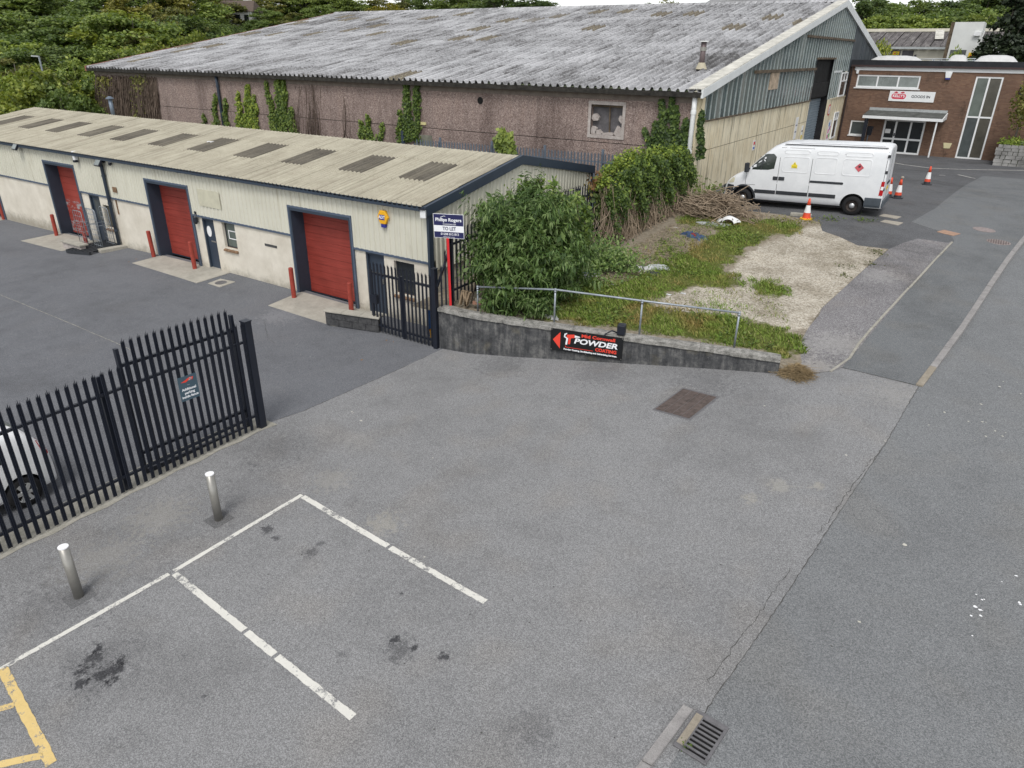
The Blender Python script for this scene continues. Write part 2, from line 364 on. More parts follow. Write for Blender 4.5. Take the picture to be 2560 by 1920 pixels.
M['line_yellow'] = paint_line('worn_yellow_paint', (.70,.52,.22), .1)
M['slab'] = plain('beige_slab', (.33,.30,.25), .9, var=.2, scale=8, coords='pos')
M['slab_orange'] = plain('terracotta_cover', (.34,.215,.15), .9, var=.2, scale=8, coords='pos')
M['iron_pink'] = plain('rusty_iron_cover', (.25,.21,.20), .85, 0.0, var=.3, scale=14, coords='pos', bump=.5, bscale=60)
M['iron_brown'] = plain('brown_iron', (.125,.098,.088), .75, .2, var=.35, scale=10, coords='pos', bump=.4, bscale=70)
M['iron_grate'] = plain('grey_iron', (.17,.165,.17), .55, .4, var=.2, scale=12, coords='pos')
M['black'] = plain('black_void', (.004,.004,.004), .9, var=0)
# metals, paints, plastics
M['navy'] = plain('navy_steel', (.034,.048,.070), .45, 0, .4, .12, 1.5)
M['navy_lit'] = plain('lit_navy_flashing', (.075,.10,.145), .5, 0, .4, .15, 2)  # lighter copy of the navy steel, light put into its colour
M['fence'] = plain('black_blue_powdercoat', (.011,.014,.023), .38, 0, .45, .15, 4)
M['galv'] = plain('galvanised_blue', (.145,.18,.225), .5, .35, .5, .2, 6)
M['galv_rail'] = plain('galvanised_tube', (.30,.33,.36), .45, .5, .5, .2, 10)
M['steel'] = plain('brushed_stainless', (.30,.29,.265), .38, .55, .5, .12, 5)
M['white_cap'] = plain('bright_cap', (.86,.86,.87), .4, 0, .5, .03)
M['bollard_red'] = plain('red_bollard_paint', (.30,.048,.032), .6, 0, .35, .28, 7)
t = NT('cream_cladding'); v = t.pos(); f_ = t.noise(v, .8, 4); col = t.ramp(f_, [(.3, (.555,.54,.45)), (.7, (.62,.605,.51))])
stk = t.noise(t.map(v, (4.5,4.5,.35)), 1.3, 5, .7); col = t.mix(t.math('MULTIPLY', t.step(stk, .54, .74), .42), col, (.33,.30,.215)); sp_ = t.vor(v, 3.2); col = t.mix(t.step(sp_, .035, .015), col, (.10,.09,.08))
M['cream'] = t.out(col, .5, 0, .4)
t = NT('ridged_render'); v = t.pos(); zc = t.sep(v)[2]
fr_ = t.noise(v, 1.1, 6, .65); col = t.ramp(fr_, [(.3, (.55,.505,.42)), (.65, (.70,.655,.565))])
dirtz = t.math('ADD', zc, t.math('MULTIPLY', t.math('SUBTRACT', t.noise(v, 4, 6, .75), .5), .9)); col = t.mix(t.math('MULTIPLY', t.step(dirtz, .62, .12), .62), col, (.16,.14,.10))
col = t.mix(t.math('MULTIPLY', t.step(t.noise(t.map(v, (3,3,.35)), 1.5, 5, .7), .58, .75), .3), col, (.36,.30,.22))
M['render'] = t.out(col, .92, 0, .25, t.bump(t.noise(t.map(v, (1,1,2.2)), 22, 4, .7), .55, .02))
def shedroof(name, a, b, c):
    t = NT(name); v = t.pos(); f = t.noise(v, 1.3, 6, .7, .3); sp = t.noise(v, 17, 5, .85)
    col = t.ramp(f, [(.3, a), (.65, b)]); col = t.mix(t.step(sp, .57, .7), col, c)
    col = t.mix(t.math('MULTIPLY', t.step(t.noise(t.map(v, (2.2,.25,.25)), 1.2, 5, .7), .55, .75), .35), col, c)
    stk = t.noise(t.map(v, (11.0,.3,.3)), 1.0, 3, .6); col = t.mix(t.math('MULTIPLY', t.step(stk, .48, .68), .36), col, c)
    return t.out(col, .95, 0, .2, t.bump(sp, .5, .012))
M['shed_roof'] = shedroof('mossy_fibre_cement', (.35,.32,.25), (.46,.43,.34), (.17,.15,.115))
M['shed_light'] = shedroof('dirty_rooflight', (.088,.079,.066), (.15,.137,.112), (.28,.25,.19))
M['pink_edge'] = plain('faded_red_sheet_edge', (.28,.15,.13), .8, var=.25, scale=8)
t = NT('sectional_door_red'); v = t.pos(); f = t.noise(v, 1.0, 5); lat = t.noise(t.map(v, (.5,.5,9)), 2, 4, .6)
M['door_red'] = t.out(t.mix(1.0, t.ramp(f, [(.3, (.225,.034,.024)), (.7, (.30,.050,.037))]), t.ramp(lat, [(.35, .82), (.65, 1.08)]), 'MULTIPLY'), .5, 0, .35)
t = NT('peeling_red_door'); v = t.pos(); f = t.noise(v, 1.0, 5); zc = t.sep(v)[2]
pl = t.math('MULTIPLY', t.step(t.noise(t.map(v, (1,1,3.2)), 2.2, 7, .75), .50, .56), t.math('ADD', t.step(t.math('ABSOLUTE', t.math('SUBTRACT', zc, 1.32)), .30, .12), t.step(t.math('ABSOLUTE', t.math('SUBTRACT', zc, .42)), .38, .15)), clamp=True)
M['door_peel'] = t.out(t.mix(pl, t.ramp(f, [(.3, (.235,.037,.027)), (.7, (.31,.055,.04))]), (.29,.27,.28)), .6, 0, .3)
M['brown_tile'] = plain('brown_sill_tile', (.19,.115,.065), .7, var=.35, scale=9)
M['frame_dark'] = plain('dark_window_frame', (.02,.025,.032), .5)
M['white_pvc'] = plain('white_pvc', (.76,.77,.77), .4, 0, .5, .05, 2)
M['white_paint'] = plain('white_paint', (.72,.72,.71), .55, 0, .4, .08, 3)
M['paper'] = plain('paper', (.78,.78,.78), .8, var=.05)
M['wood'] = plain('weathered_wood', (.27,.20,.13), .8, var=.35, scale=14)
def glass(name, c, rough=.06, spec=.6):
    t = NT(name); v = t.pos(); f = t.noise(v, 1.2, 4); f2 = t.noise(t.map(v, (1,1,.3)), 3, 4)
    col = t.ramp(f, [(.3, tuple(x*.7 for x in c)), (.7, tuple(x*1.3 for x in c))])
    return t.out(col, t.ramp(f2, [(.3, rough), (.7, rough+.12)]), 0, spec)
M['glass_dark'] = glass('dark_glass', (.018,.022,.024))
M['glass_grey'] = glass('grey_glass', (.065,.075,.075), .08)
M['glass_green'] = glass('green_grey_glass', (.11,.13,.115), .1)
M['glass_brown'] = glass('brown_glass', (.075,.07,.055), .08)
M['glass_net'] = glass('netted_glass', (.21,.235,.225), .2)
# ------------------------------------------------------------------ the ground
def patch(name, poly, mat, h, off=0.0, step=1.0, skirt=0.0):
    bm = bmesh.new(); bm.faces.new([bm.verts.new((x, y, 0)) for x, y in poly]); bmesh.ops.triangulate(bm, faces=bm.faces[:])
    xs = [p[0] for p in poly]; ys = [p[1] for p in poly]
    for a, lo, hi in ((0, min(xs), max(xs)), (1, min(ys), max(ys))):
        k = math.ceil(lo/step)*step
        while k < hi:
            co = [0,0,0]; no = [0,0,0]; co[a] = k; no[a] = 1
            bmesh.ops.bisect_plane(bm, geom=bm.verts[:]+bm.edges[:]+bm.faces[:], plane_co=co, plane_no=no); k += step
    for f in bm.faces:
        f.normal_update()
        if f.normal.z < 0: f.normal_flip()
    for v in bm.verts: v.co.z = h(v.co.x, v.co.y)+off
    if skirt:
        r = bmesh.ops.extrude_edge_only(bm, edges=[e for e in bm.edges if e.is_boundary])
        for v in r['geom']:
            if isinstance(v, bmesh.types.BMVert): v.co.z -= skirt
    for f in bm.faces: f.smooth = True
    me = bpy.data.meshes.new(name); bm.to_mesh(me); bm.free(); me.materials.append(mat)
    o = bpy.data.objects.new(name, me); COL.objects.link(o); o['kind'] = 'structure'; return o
def sstep(a, b, x): t_ = min(1, max(0, (x-a)/(b-a))); return t_*t_*(3-2*t_)
def terrain(x, y):
    z = hm(x, y) - .24
    d = math.hypot(x+5, y-20)
    left = sstep(-20, -80, x)
    z += sstep(60, 230, d)*(4+10*left) + sstep(62, 110, y)*2.5
    z -= .5*sstep(14.7, 20, y)*sstep(-11.6, -12.4, x)*sstep(24, 40, -x)
    return z
def grid_terrain():
    xs = sorted(set([*range(-420, -60, 20), *range(-60, 20, 3), *range(20, 300, 20)])); ys = sorted(set([*range(-60, -9, 10), *range(-9, 66, 3), *range(66, 440, 20)]))
    b = MB(); b.sheet([[(x, y, terrain(x, y)) for x in xs] for y in ys])
    o = b.build('ground', M['ground'], smooth=True, kind='structure'); return o
grid_terrain()
W0, W1 = Vector((-11.32, 13.67)), Vector((-2.99, 15.49))          # retaining wall foot
WALL = [Vector((-11.34,13.64)), Vector((-10.4,13.68)), Vector((-9.19,13.93)), Vector((-7.8,14.27)), Vector((-6.43,14.6)), Vector((-4.7,15.05)), Vector((-2.98,15.48))]
RE = [(-1.75,-8),(-1.62,0),(-1.47,4.0),(-1.36,5.55),(-1.26,6.5),(-1.08,7.9),(-.78,10.7),(-.45,13.6),(-.24,16.1)]          # edge between forecourt and road
patch('yard', [(-48,-8),(-11.98,-8),(-11.98,3.1),(-11.7,8.2),(-11.5,9.05),(-11.28,13.2),(-11.2,13.8),(-12.3,14.9),(-48,14.9)], M['yard'], hm, 0.0, 1.5)
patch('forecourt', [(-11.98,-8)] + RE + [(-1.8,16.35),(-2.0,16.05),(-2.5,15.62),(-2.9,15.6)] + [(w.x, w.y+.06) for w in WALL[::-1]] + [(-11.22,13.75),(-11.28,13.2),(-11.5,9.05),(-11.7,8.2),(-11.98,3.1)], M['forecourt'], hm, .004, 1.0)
def hroad(x, y): return hm(x, y) - .085*sstep(16.0, 18.5, y)*(1-sstep(44, 50, y))
patch('road', RE + [(-.18,16.1),(.0,17.6),(.3,20),(.62,23.2),(1.05,27),(1.42,30),(2.7,40),(3.4,47),(3.4,54),(12,56),(13,-8)], M['road'], hroad, 0.0, 1.0)
patch('footpath', [(-1.8,16.35),(-.30,16.12),(.22,20.1),(.97,27.0),(1.33,30),(2.6,40),(3.3,47.5),(-.5,47.5),(-1.07,41.7),(-1.64,32.9),(-2.1,29.6),(-.75,28.6),(-.58,27.85),(-1.44,20.2),(-1.70,18.0)], M['path'], hm, .008, 1.0)
patch('old_asphalt_strip', [(-1.95,16.08),(-1.80,16.35),(-1.74,18.0),(-1.48,20.2),(-.62,27.8),(-.72,27.45),(-1.64,27.35),(-1.94,26.65),(-2.27,25.6),(-2.57,23.4),(-3.0,19.7),(-3.07,18.1),(-2.95,16.9),(-2.5,15.65)], M['strip'], hm, .012, 1.0)
patch('dark_tarmac', [(-3.16,25.5),(-3.88,26.2),(-4.53,26.6),(-4.88,27.7),(-6.4,28.2),(-8.5,28.4),(-10.6,28.5),(-10.6,58.6),(3.4,58.6),(3.4,47.3),(-.5,47.5),(-1.07,41.7),(-1.64,32.9),(-2.1,29.6),(-.75,28.6),(-.58,27.85),(-.72,27.3),(-1.64,27.3),(-1.94,26.6),(-2.27,25.55)], M['tarmac'], hm, .004, 1.5)
plot = patch('rough_plot', [(-12.42,13.75)] + [(w.x-.02, w.y+.10) for w in WALL] + [(-2.6,15.7),(-2.95,16.88),(-3.07,18.1),(-3.0,19.7),(-2.57,23.4),(-2.27,25.6),(-3.2,25.52),(-3.9,26.2),(-4.55,26.62),(-4.9,27.72),(-6.4,28.25),(-8.5,28.45),(-10.3,28.55),(-10.4,29.2),(-12.42,29.2)], M['plot'], hp, 0.0, .3)
# kerb stones, edging, gutter kerb
kerb = MB(); kr = thing('kerb', 'row of pale granite kerb stones between footpath and road', 'kerb', (-.25,16.1,hm(-.25,16.1))); 
KL = [Vector((-.235,16.12)), Vector((.285,20.1)), Vector((1.035,27.0)), Vector((1.395,30)), Vector((2.66,40)), Vector((3.36,47.5))]
def along(L, s):
    for a, b in zip(L, L[1:]):
        d = (b-a).length
        if s <= d: return a+(b-a)*(s/d), (b-a).normalized()
        s -= d
    return L[-1], (L[-1]-L[-2]).normalized()
tot = sum((b-a).length for a, b in zip(KL, KL[1:])); s0 = 0.0; i = 0; random.seed(4)
while s0 < tot-.5:
    ln = 1.25 if i else 1.15; (a, d), (b_, d2) = along(KL, s0+.012), along(KL, min(tot, s0+ln-.012)); n_ = Vector((-d.y, d.x))
    w = .07; top = .012+random.uniform(-.006,.008); drop = 0 if i else -.05
    q = MB(); vs = []
    for p in (a, b_):
        za = hm(p.x, p.y) + top; zb = hroad(p.x, p.y)-.08
        if p is a and i == 0: za = zb+.115
        for o_ in (-w, w):
            r_ = p - n_*o_; vs += [(r_.x, r_.y, zb), (r_.x, r_.y, za)]
    q.add(vs, [(0,1,3,2),(4,6,7,5),(1,5,7,3),(0,4,5,1),(2,3,7,6),(0,2,6,4)])
    q.build('kerb_stone', M['kerb_tan'] if i == 0 else M['kerb'], kr, bevel=.012)
    s0 += ln; i += 1
ed = thing('path_edging', 'thin pale concrete edging strip along the footpath', 'edging', (-1.86,16.1,hm(-1.86,16.1)))
EL = [Vector((-1.98,16.02)), Vector((-1.77,16.4)), Vector((-1.72,18.0)), Vector((-1.46,20.2)), Vector((-1.02,24.0)), Vector((-.60,27.85))]
tot = sum((b-a).length for a, b in zip(EL, EL[1:])); s0 = 0
while s0 < tot-.3:
    (a, d), (b_, d2) = along(EL, s0+.004), along(EL, min(tot, s0+.9)); n_ = Vector((-d.y, d.x)); q = MB(); vs = []
    j = random.uniform(-.012,.012)
    for p in (a, b_):
        for o_ in (-.028, .028):
            r_ = p - n_*(o_+j); z = hm(p.x, p.y); vs += [(r_.x, r_.y, z-.05), (r_.x, r_.y, z+.028+j)]
    q.add(vs, [(0,1,3,2),(4,6,7,5),(1,5,7,3),(0,4,5,1),(2,3,7,6),(0,2,6,4)]); q.build('edging_stone', M['edging'], ed); s0 += .9
gk = thing('gutter_kerb', 'short pale kerb beside the slotted drain grate', 'kerb', (-1.48,6.14,hm(-1.48,6.14)))
for (y0, y1) in ((5.24,6.15),(4.3,5.225),(3.36,4.285)):
    q = MB(); vs = []
    for y in (y0, y1):
        xk = -1.475 - (6.15-y)*.135
        for o_ in (-.062, .062): vs += [(xk+o_, y, hm(xk, y)-.1), (xk+o_, y, hm(xk, y)+.03)]
    q.add(vs, [(0,2,3,1)[::-1],(4,6,7,5),(1,3,7,5)[::-1],(0,1,5,4),(2,6,7,3),(0,4,6,2)]); q.build('kerb_stone', M['kerb'], gk, bevel=.01)
# slotted drain grate
gx, gy = -1.215, 5.86; gz = hm(gx, gy); sl = math.atan2(hm(gx, gy+.3)-hm(gx, gy-.3), .6); slx = math.atan2(hm(gx+.3, gy)-hm(gx-.3, gy), .6)
gr = thing('drain_grate', 'grey iron gully grate with a row of slots at the road edge', 'drain grate', (gx,gy,gz+.02), rot=(sl,-slx,R(-7)))
b = MB(); b.box(-.19,.19,-.285,.285,-.016,-.011); b.build('gully_shade_sheet', M['black'], gr, local=True)  # black sheet just above the ground stands in for the gully's shade
b = MB(); b.box(-.2,.2,.245,.295,-.045,.006); b.box(-.2,.2,-.295,-.25,-.045,.006); b.box(-.2,-.085,-.25,.245,-.045,.006); b.box(.165,.2,-.25,.245,-.045,.006)
b.build('frame', M['iron_grate'], gr, local=True, bevel=.006)
for k in range(8):
    yb = -.25+.03+k*.0625; b = MB(); b.box(-.086,.166,yb,yb+.027,-.009,.003); b.build('bar', M['iron_grate'], gr, local=True)
b = MB(); b.box(-.184,-.1,-.24,.24,.006,.011); b.build('silt', M['kerb_tan'], gr, local=True)
# painted bay lines
def jag(pts, w, name, mat, gaps=(), seed=0):
    rnd = random.Random(seed); a, b_ = Vector(pts[0]), Vector(pts[1]); d = (b_-a); L = d.length; d /= L; n_ = Vector((-d.y, d.x)); q = MB(); s_ = 0.0; rows = []
    while s_ <= L+1e-6:
        p = a+d*s_; l = p+n_*(w/2+rnd.uniform(-.006,.005)); r_ = p-n_*(w/2+rnd.uniform(-.006,.005))
        rows.append((s_, [(r_.x, r_.y, hm(r_.x, r_.y)+.009), (l.x, l.y, hm(l.x, l.y)+.009)])); s_ += .06
    for (s1, r1), (s2, r2) in zip(rows, rows[1:]):
        if any(g0 < s1 < g1 for g0, g1 in gaps): continue
        q.add(r1+r2, [(0,2,3,1)[::-1]] if False else [(0,1,3,2)[::-1]])
    o = q.build(name, mat, kind='structure'); return o
pA, pB, pC = (-9.0,6.80), (-9.15,4.35), (-9.38,2.0)
jag([(-9.385,1.95),(-9.155,4.33)], .085, 'parking_line', M['line_white'], seed=1); jag([(-9.152,4.36),(-9.01,6.84)], .085, 'parking_line', M['line_white'], seed=2)
jag([(-8.955,6.79),(-4.54,6.345)], .105, 'parking_line', M['line_white'], gaps=[(2.27,2.33)], seed=3)
jag([(-9.09,4.33),(-4.79,3.95)], .105, 'parking_line', M['line_white'], gaps=[(1.9,1.97),(2.3,2.34),(2.62,2.7)], seed=4)
yl = [G(p) for p in ((6,1672),(50,1770),(130,1912),(118,1900),(-60,1925),(-60,1790),(42,1768))]
jag([yl[0].xy, yl[2].xy], .12, 'yellow_line', M['line_yellow'], seed=5); jag([(yl[3].x-.1,yl[3].y), (yl[4].x,yl[4].y)], .10, 'yellow_line', M['line_yellow'], seed=6); jag([(yl[6].x-.06,yl[6].y), (yl[5].x,yl[5].y)], .10, 'yellow_line', M['line_yellow'], seed=7)
# old white line in front of the brick building
wl = [G(p).xy for p in ((2215,404),(2262,412),(2325,420.5),(2400,423.5),(2470,425),(2640,427))]
for a, b_ in zip(wl, wl[1:]): jag([a, b_], .13, 'road_line', M['line_white'], seed=9)
for a, b_ in ((( 2348,438),(2366,439)),((2395,437),(2440,447))): jag([G(a).xy, G(b_).xy], .09, 'road_line', M['line_white'], seed=11)
# covers and slabs set into the ground
def flat_poly(name, pts, mat, h=hm, z=.012, thick=.03):
    q = MB(); n_ = len(pts); top = [(p[0], p[1], h(p[0], p[1])+z) for p in pts]; bot = [(x, y, zz-thick) for x, y, zz in top]
    ar = sum(pts[i][0]*pts[(i+1) % n_][1]-pts[(i+1) % n_][0]*pts[i][1] for i in range(n_))
    if ar < 0: top = top[::-1]; bot = bot[::-1]
    q.add(top+bot, [tuple(range(n_))]+[((i+1) % n_, i, n_+i, n_+(i+1) % n_) for i in range(n_)]); return q.build(name, mat)
cv = [G(p) for p in ((1707,971.5),(1796.6,992.7),(1724,1050),(1634,1024))]; cc = sum(cv, Vector())/4
mc = thing('access_cover', 'large brown ribbed iron access cover in the forecourt', 'manhole cover', (cc.x,cc.y,cc.z))
ex = (cv[1]-cv[0]+cv[2]-cv[3])/2; ey = (cv[0]-cv[3]+cv[1]-cv[2])/2
def cpt(u, v, z): p = cc + ex*(u-.5) + ey*(v-.5); return (p.x, p.y, hm(p.x, p.y)+z)
q = MB()
for (u0,u1,v0,v1) in ((-.02,1.02,-.02,.02),(-.02,1.02,.98,1.02),(-.02,.02,.02,.98),(.98,1.02,.02,.98)):
    q.add([cpt(u0,v0,.008),cpt(u1,v0,.008),cpt(u1,v1,.008),cpt(u0,v1,.008)], [(0,1,2,3)])
q.build('frame', M['iron_grate'], mc)
for i in range(4):
    u0, u1 = .025+i*.2375, .025+(i+1)*.2375-.012
    q = MB(); q.add([cpt(u0,.025,.012),cpt(u1,.025,.012),cpt(u1,.975,.012),cpt(u0,.975,.012)], [(0,1,2,3)])
    for j in range(24):
        v0 = .04+j*.0388
        for k in range(2):
            a0 = u0+.012+k*(u1-u0)/2; a1 = a0+(u1-u0)/2-.02
            q.add([cpt(a0,v0+(.012 if k else 0),.017),cpt(a1,v0+(0 if k else .012),.017),cpt(a1,v0+.02+(0 if k else .012),.017),cpt(a0,v0+.02+(.012 if k else 0),.017)], [(0,1,2,3)])
    q.build('cover_plate', M['iron_brown'], mc)
def ellipse_cover(px, rx, name, label, mat, ribs=False):
    p = G(px); t_ = thing(name, label, 'manhole cover', (p.x,p.y,hm(p.x,p.y)))
    pts = [(p.x+rx*math.cos(k*math.pi/12), p.y+rx*math.sin(k*math.pi/12)) for k in range(24)]
    o = flat_poly('frame', pts, M['iron_pink'], z=.016); adopt(o, t_)
    o = flat_poly('lid', [(p.x+(x-p.x)*.9, p.y+(y-p.y)*.9) for x, y in pts], mat, z=.02); adopt(o, t_)
    if ribs:
        for k in range(-4, 5):
            xx = k*rx*.2; hh = math.sqrt(max(.01, (rx*.86)**2-xx*xx)); q = MB(); z0 = hm(p.x+xx, p.y)
            q.box(p.x+xx-rx*.04, p.x+xx+rx*.04, p.y-hh, p.y+hh, z0+.015, z0+.034); q.build('rib', M['iron_brown'], t_)
ellipse_cover((2460,575), .36, 'round_cover', 'plain round pinkish manhole cover in the footpath', M['iron_pink'])
ellipse_cover((2496,606), .36, 'round_cover', 'ribbed round rusty manhole cover in the footpath', M['iron_pink'], True)
def slabq(px4, name, label, mat, cat='slab'):
    pts = [G(p).xy for p in px4]; o = flat_poly(name, pts, mat, z=.018); tag(o, label, cat); return o
z8 = lambda x, y: (1920+x/3.456, 380+y/3.456)
slabq([z8(960,553),z8(1000,538),z8(1152,562),z8(1110,580)], 'paving_slab', 'beige paving slab nearer the van in the dark tarmac', M['slab'])
slabq([z8(970,604),z8(1010,589),z8(1168,614),z8(1125,636)], 'paving_slab', 'beige paving slab at the edge of the old tarmac patch', M['slab'])
slabq([z8(1458,692),z8(1520,676),z8(1664,710),z8(1600,728)], 'chamber_cover', 'orange brown rectangular chamber cover in the footpath', M['slab_orange'], 'cover')
# concrete aprons before the roller doors
for pts, lab in (([(-17.95,13.3),(-15.0,13.27),(-14.3,13.9),(-14.3,14.72),(-18.05,14.72)], 'pale concrete apron before the roller door by the gate'),
                 ([(-25.95,13.55),(-21.75,13.38),(-21.7,14.72),(-25.9,14.72)], 'pale concrete apron before the middle red roller door'),
                 ([(-33.6,13.1),(-30.2,13.1),(-29.9,14.72),(-33.6,14.72)], 'pale concrete apron before the peeling red roller door'),
                 ([(-41.5,13.3),(-38.7,13.3),(-38.55,14.72),(-41.5,14.72)], 'pale concrete apron at the far end of the yard')):
    o = flat_poly('concrete_apron', pts, M['apron'], z=.014, thick=.06); o['kind'] = 'structure'; o['label'] = lab
z5 = lambda x, y: (x/3.456, 380+y/3.456)
mp = [G(z5(*p)).xy for p in ((1796,1138),(1905,1098),(2034,1124),(1900,1170))]
o = flat_poly('manhole_surround', mp, M['apron'], z=.016); cen = sum((Vector(p) for p in mp), Vector((0,0)))/4
ms = thing('yard_manhole', 'small round manhole lid in a square pale concrete surround', 'manhole cover', (cen.x,cen.y,hm(*cen))); adopt(o, ms)
o = flat_poly('lid', [(cen.x+.2*math.cos(k*.4488), cen.y+.2*math.sin(k*.4488)) for k in range(14)], M['iron_grate'], z=.022); adopt(o, ms)
# darker patches round the steel bollards
# ------------------------------------------------------------------ cream workshop terrace
YS, XR, XL = 14.7, -12.46, -43.1; YB, YR = 24.1, 19.25; ZE, ZR = 3.70, 4.50
sh = thing('workshop_terrace', 'long cream corrugated workshop terrace with red roller doors', 'workshop', (XR, YS, .2))
CORR = .2
def corr_wall(x0, x1, z0, z1, y, parent, name='cladding_panel'):
    q = MB(); xs = []; x = x0
    pr = [(0,0),(.05,0),(.07,-.03),(.13,-.03),(.15,0)]
    k = 0
    pts = []
    n_ = int(math.ceil((x1-x0)/CORR))
    for i in range(n_):
        for a, d in pr:
            xx = x0+i*CORR+a
            if xx < x1: pts.append((xx, y+d))
    pts.append((x1, y))
    q.sheet([[(a, d, z1) for a, d in pts], [(a, d, z0) for a, d in pts]]); return q.build(name, M['cream'], parent)
doors = [(-33.33,-30.93,3.14,.06), (-25.9,-23.34,3.11,.27), (-18.08,-15.42,3.05,.20), (-41.4,-38.55,3.14,.0)]
pdoors = [(-30.35,-29.55), (-22.87,-22.2), (-14.94,-14.2)]
wins = [(-29.4,-28.82,.9,1.8), (-21.74,-21.05,1.22,2.1), (-13.82,-13.05,1.05,2.03)]
ZM = 2.17
openings = sorted([(a, b, zt, zb) for a, b, zt, zb in doors])
# upper cladding between and above the roller doors (each run of sheeting a panel)
edges = [XL] + [v_ for a, b, zt, zb in openings for v_ in (a, b)] + [XR]
for i in range(0, len(edges), 2):
    a, b = edges[i], edges[i+1]; n_ = max(1, round((b-a)/2.6))
    for k in range(n_): corr_wall(a+(b-a)*k/n_, a+(b-a)*(k+1)/n_, ZM, ZE, YS-.02, sh)
for a, b, zt, zb in openings: corr_wall(a, b, zt, ZE, YS-.02, sh)
# rendered lower wall, built round its openings
T = .25
cuts = sorted([(a, b, -1, 9) for a, b, zt, zb in openings] + [(a, b, -1, ZM) for a, b in pdoors] + [(a, b, z0, z1) for a, b, z0, z1 in wins])
x = XL
def rw(a, b, z0, z1): MB().box(a, b, YS, YS+T, z0, z1).build('rendered_wall', M['render'], sh)
for a, b, z0, z1 in cuts:
    rw(x, a, -.35, ZM)
    if z0 > 0: rw(a, b, -.35, z0); rw(a, b, z1, ZM)
    x = b
rw(x, XR, -.35, ZM)
q = MB(); q.box(XL, XR, YB-.2, YB, -.3, ZE-.1); q.box(XL, XL+.2, YS+T, YB-.2, -.3, ZE-.1); q.build('rear_wall', M['render'], sh)
q = MB(); q.box(XR-.2, XR-.06, YS+T, YB-.2, -.3, 2.1); q.build('side_wall', M['render'], sh)
# gable cladding in sheets
def gable_z(y): return ZE-.02 + (ZR-ZE)*(1-abs(y-YR)/(YR-YS if y < YR else YB-YR))
ys = [YS+.02+i*.2 for i in range(int((YB-YS)/.2))]
for s0 in range(0, len(ys), 8):
    pts = []
    for y in ys[s0:s0+8]:
        for a, d in ((0,0),(.05,0),(.07,.03),(.13,.03),(.15,0),(.2,0)): pts.append((y+a, d))
    q = MB(); q.sheet([[(XR+d, y, 1.9) for y, d in pts], [(XR+d, y, gable_z(min(y, YB))) for y, d in pts]]); q.build('gable_cladding', M['cream'], sh)
# steel trims
q = MB(); q.box(XR-.02, XR+.06, YS-.07, YS+.12, .0, ZE-.02); q.build('corner_post', M['navy'], sh, bevel=.01)
q = MB(); q.box(XR-.02, XR+.06, YB-.1, YB+.03, .0, ZE-.12); q.build('corner_post', M['navy'], sh, bevel=.01)
for i in range(0, len(edges), 2):
    q = MB(); q.box(edges[i], edges[i+1]-.02, YS-.055, YS-.002, ZM-.045, ZM+.02); q.build('drip_flashing', M['navy_lit'], sh)
q = MB(); poly = [(0,0),(.15,0),(.17,.13),(.15,.13),(.14,.02),(.01,.02),(0,.13)]
q.prism(poly, (XL, YS-.22, ZE-.09), (0,1,0), (0,0,1), (1,0,0), XR-XL+.02); q.build('gutter', M['navy'], sh)
q = MB(); q.box(XL, XR, YS-.05, YS-.03, ZE-.13, ZE+.02); q.build('fascia', M['navy'], sh)
for (y0, z0, y1, z1) in ((YS-.2, ZE-.03, YR, ZR+.02), (YR, ZR+.02, YB+.12, ZE-.05)):
    q = MB(); q.add([(XR-.02,y0,z0-.2),(XR+.09,y0,z0-.2),(XR+.09,y1,z1-.2),(XR-.02,y1,z1-.2),(XR-.02,y0,z0+.07),(XR+.09,y0,z0+.07),(XR+.09,y1,z1+.07),(XR-.02,y1,z1+.07)],
        [(3,2,1,0),(4,5,6,7),(0,1,5,4),(1,2,6,5),(2,3,7,6),(3,0,4,7)]); q.build('barge_board', M['navy'], sh)
# roof sheets: corrugated, in two courses per slope, dirty rooflights let in
P6 = .178; NS = 6; SW = P6*NS
def shed_sheet(name, mat):
    q = MB(); n_ = NS*6+1; r0 = []; r1 = []
    for i in range(n_):
        a = i*SW/(n_-1); h_ = .045*math.cos(2*math.pi*a/P6); r0.append((a, 0, h_)); r1.append((a, 1, h_))
    q.sheet([r0, r1]); q.sheet([[(x_, y_, z_-.012) for x_, y_, z_ in r0], r0]); return q.mesh(name, mat, True)
me_sheet, me_light = shed_sheet('roof_sheet', M['shed_roof']), shed_sheet('rooflight', M['shed_light'])
slope = math.atan2(ZR-ZE, YR-YS+.18)
ncol = int((XR-XL-.05)/SW); SWx = (XR-XL-.06)/ncol
y_e, z_e = YS-.2, ZE+.02; Ls = (YR-YS+.2)/math.cos(slope)
courses = [(0, 1.7), (1.62, 3.62), (3.52, Ls)]
lx = [-16.15,-18.75,-21.45,-24.2,-26.85,-29.6,-32.2,-34.8,-37.5,-40.2]
lights_cols = set(range(1, ncol, 3))
lcols = set(int(round((XR - x_)/SWx-.5)) for x_ in [ony(p, 17.0).x for p in ((1065,435),(920,415),(772,396),(647,379),(530,365),(427,352),(335,341),(252,330),(175,320),(105,311),(40,303))])
for c in range(ncol):
    x0 = XR-.03-(c+1)*SWx
    for k, (a, b) in enumerate(courses):
        me = me_sheet
        y0 = y_e+a*math.cos(slope); z0 = z_e+a*math.sin(slope)+.012*k+(.006 if c % 2 else 0)
        o = linked('rooflight' if me is me_light else 'roof_sheet', me, sh, (x0, y0, z0), (slope, 0, 0), (SWx/SW, b-a, 1))
lp = sorted(onplane(p, (0,y_e,z_e), Vector((0,-math.sin(slope),math.cos(slope)))).x for p in ((1077,436),(921,415),(772,396),(645,380),(530,365),(427,351),(335,340),(252,330),(175,320),(105,311),(42,303)))
fit = np.polyfit(range(len(lp)), lp, 1)
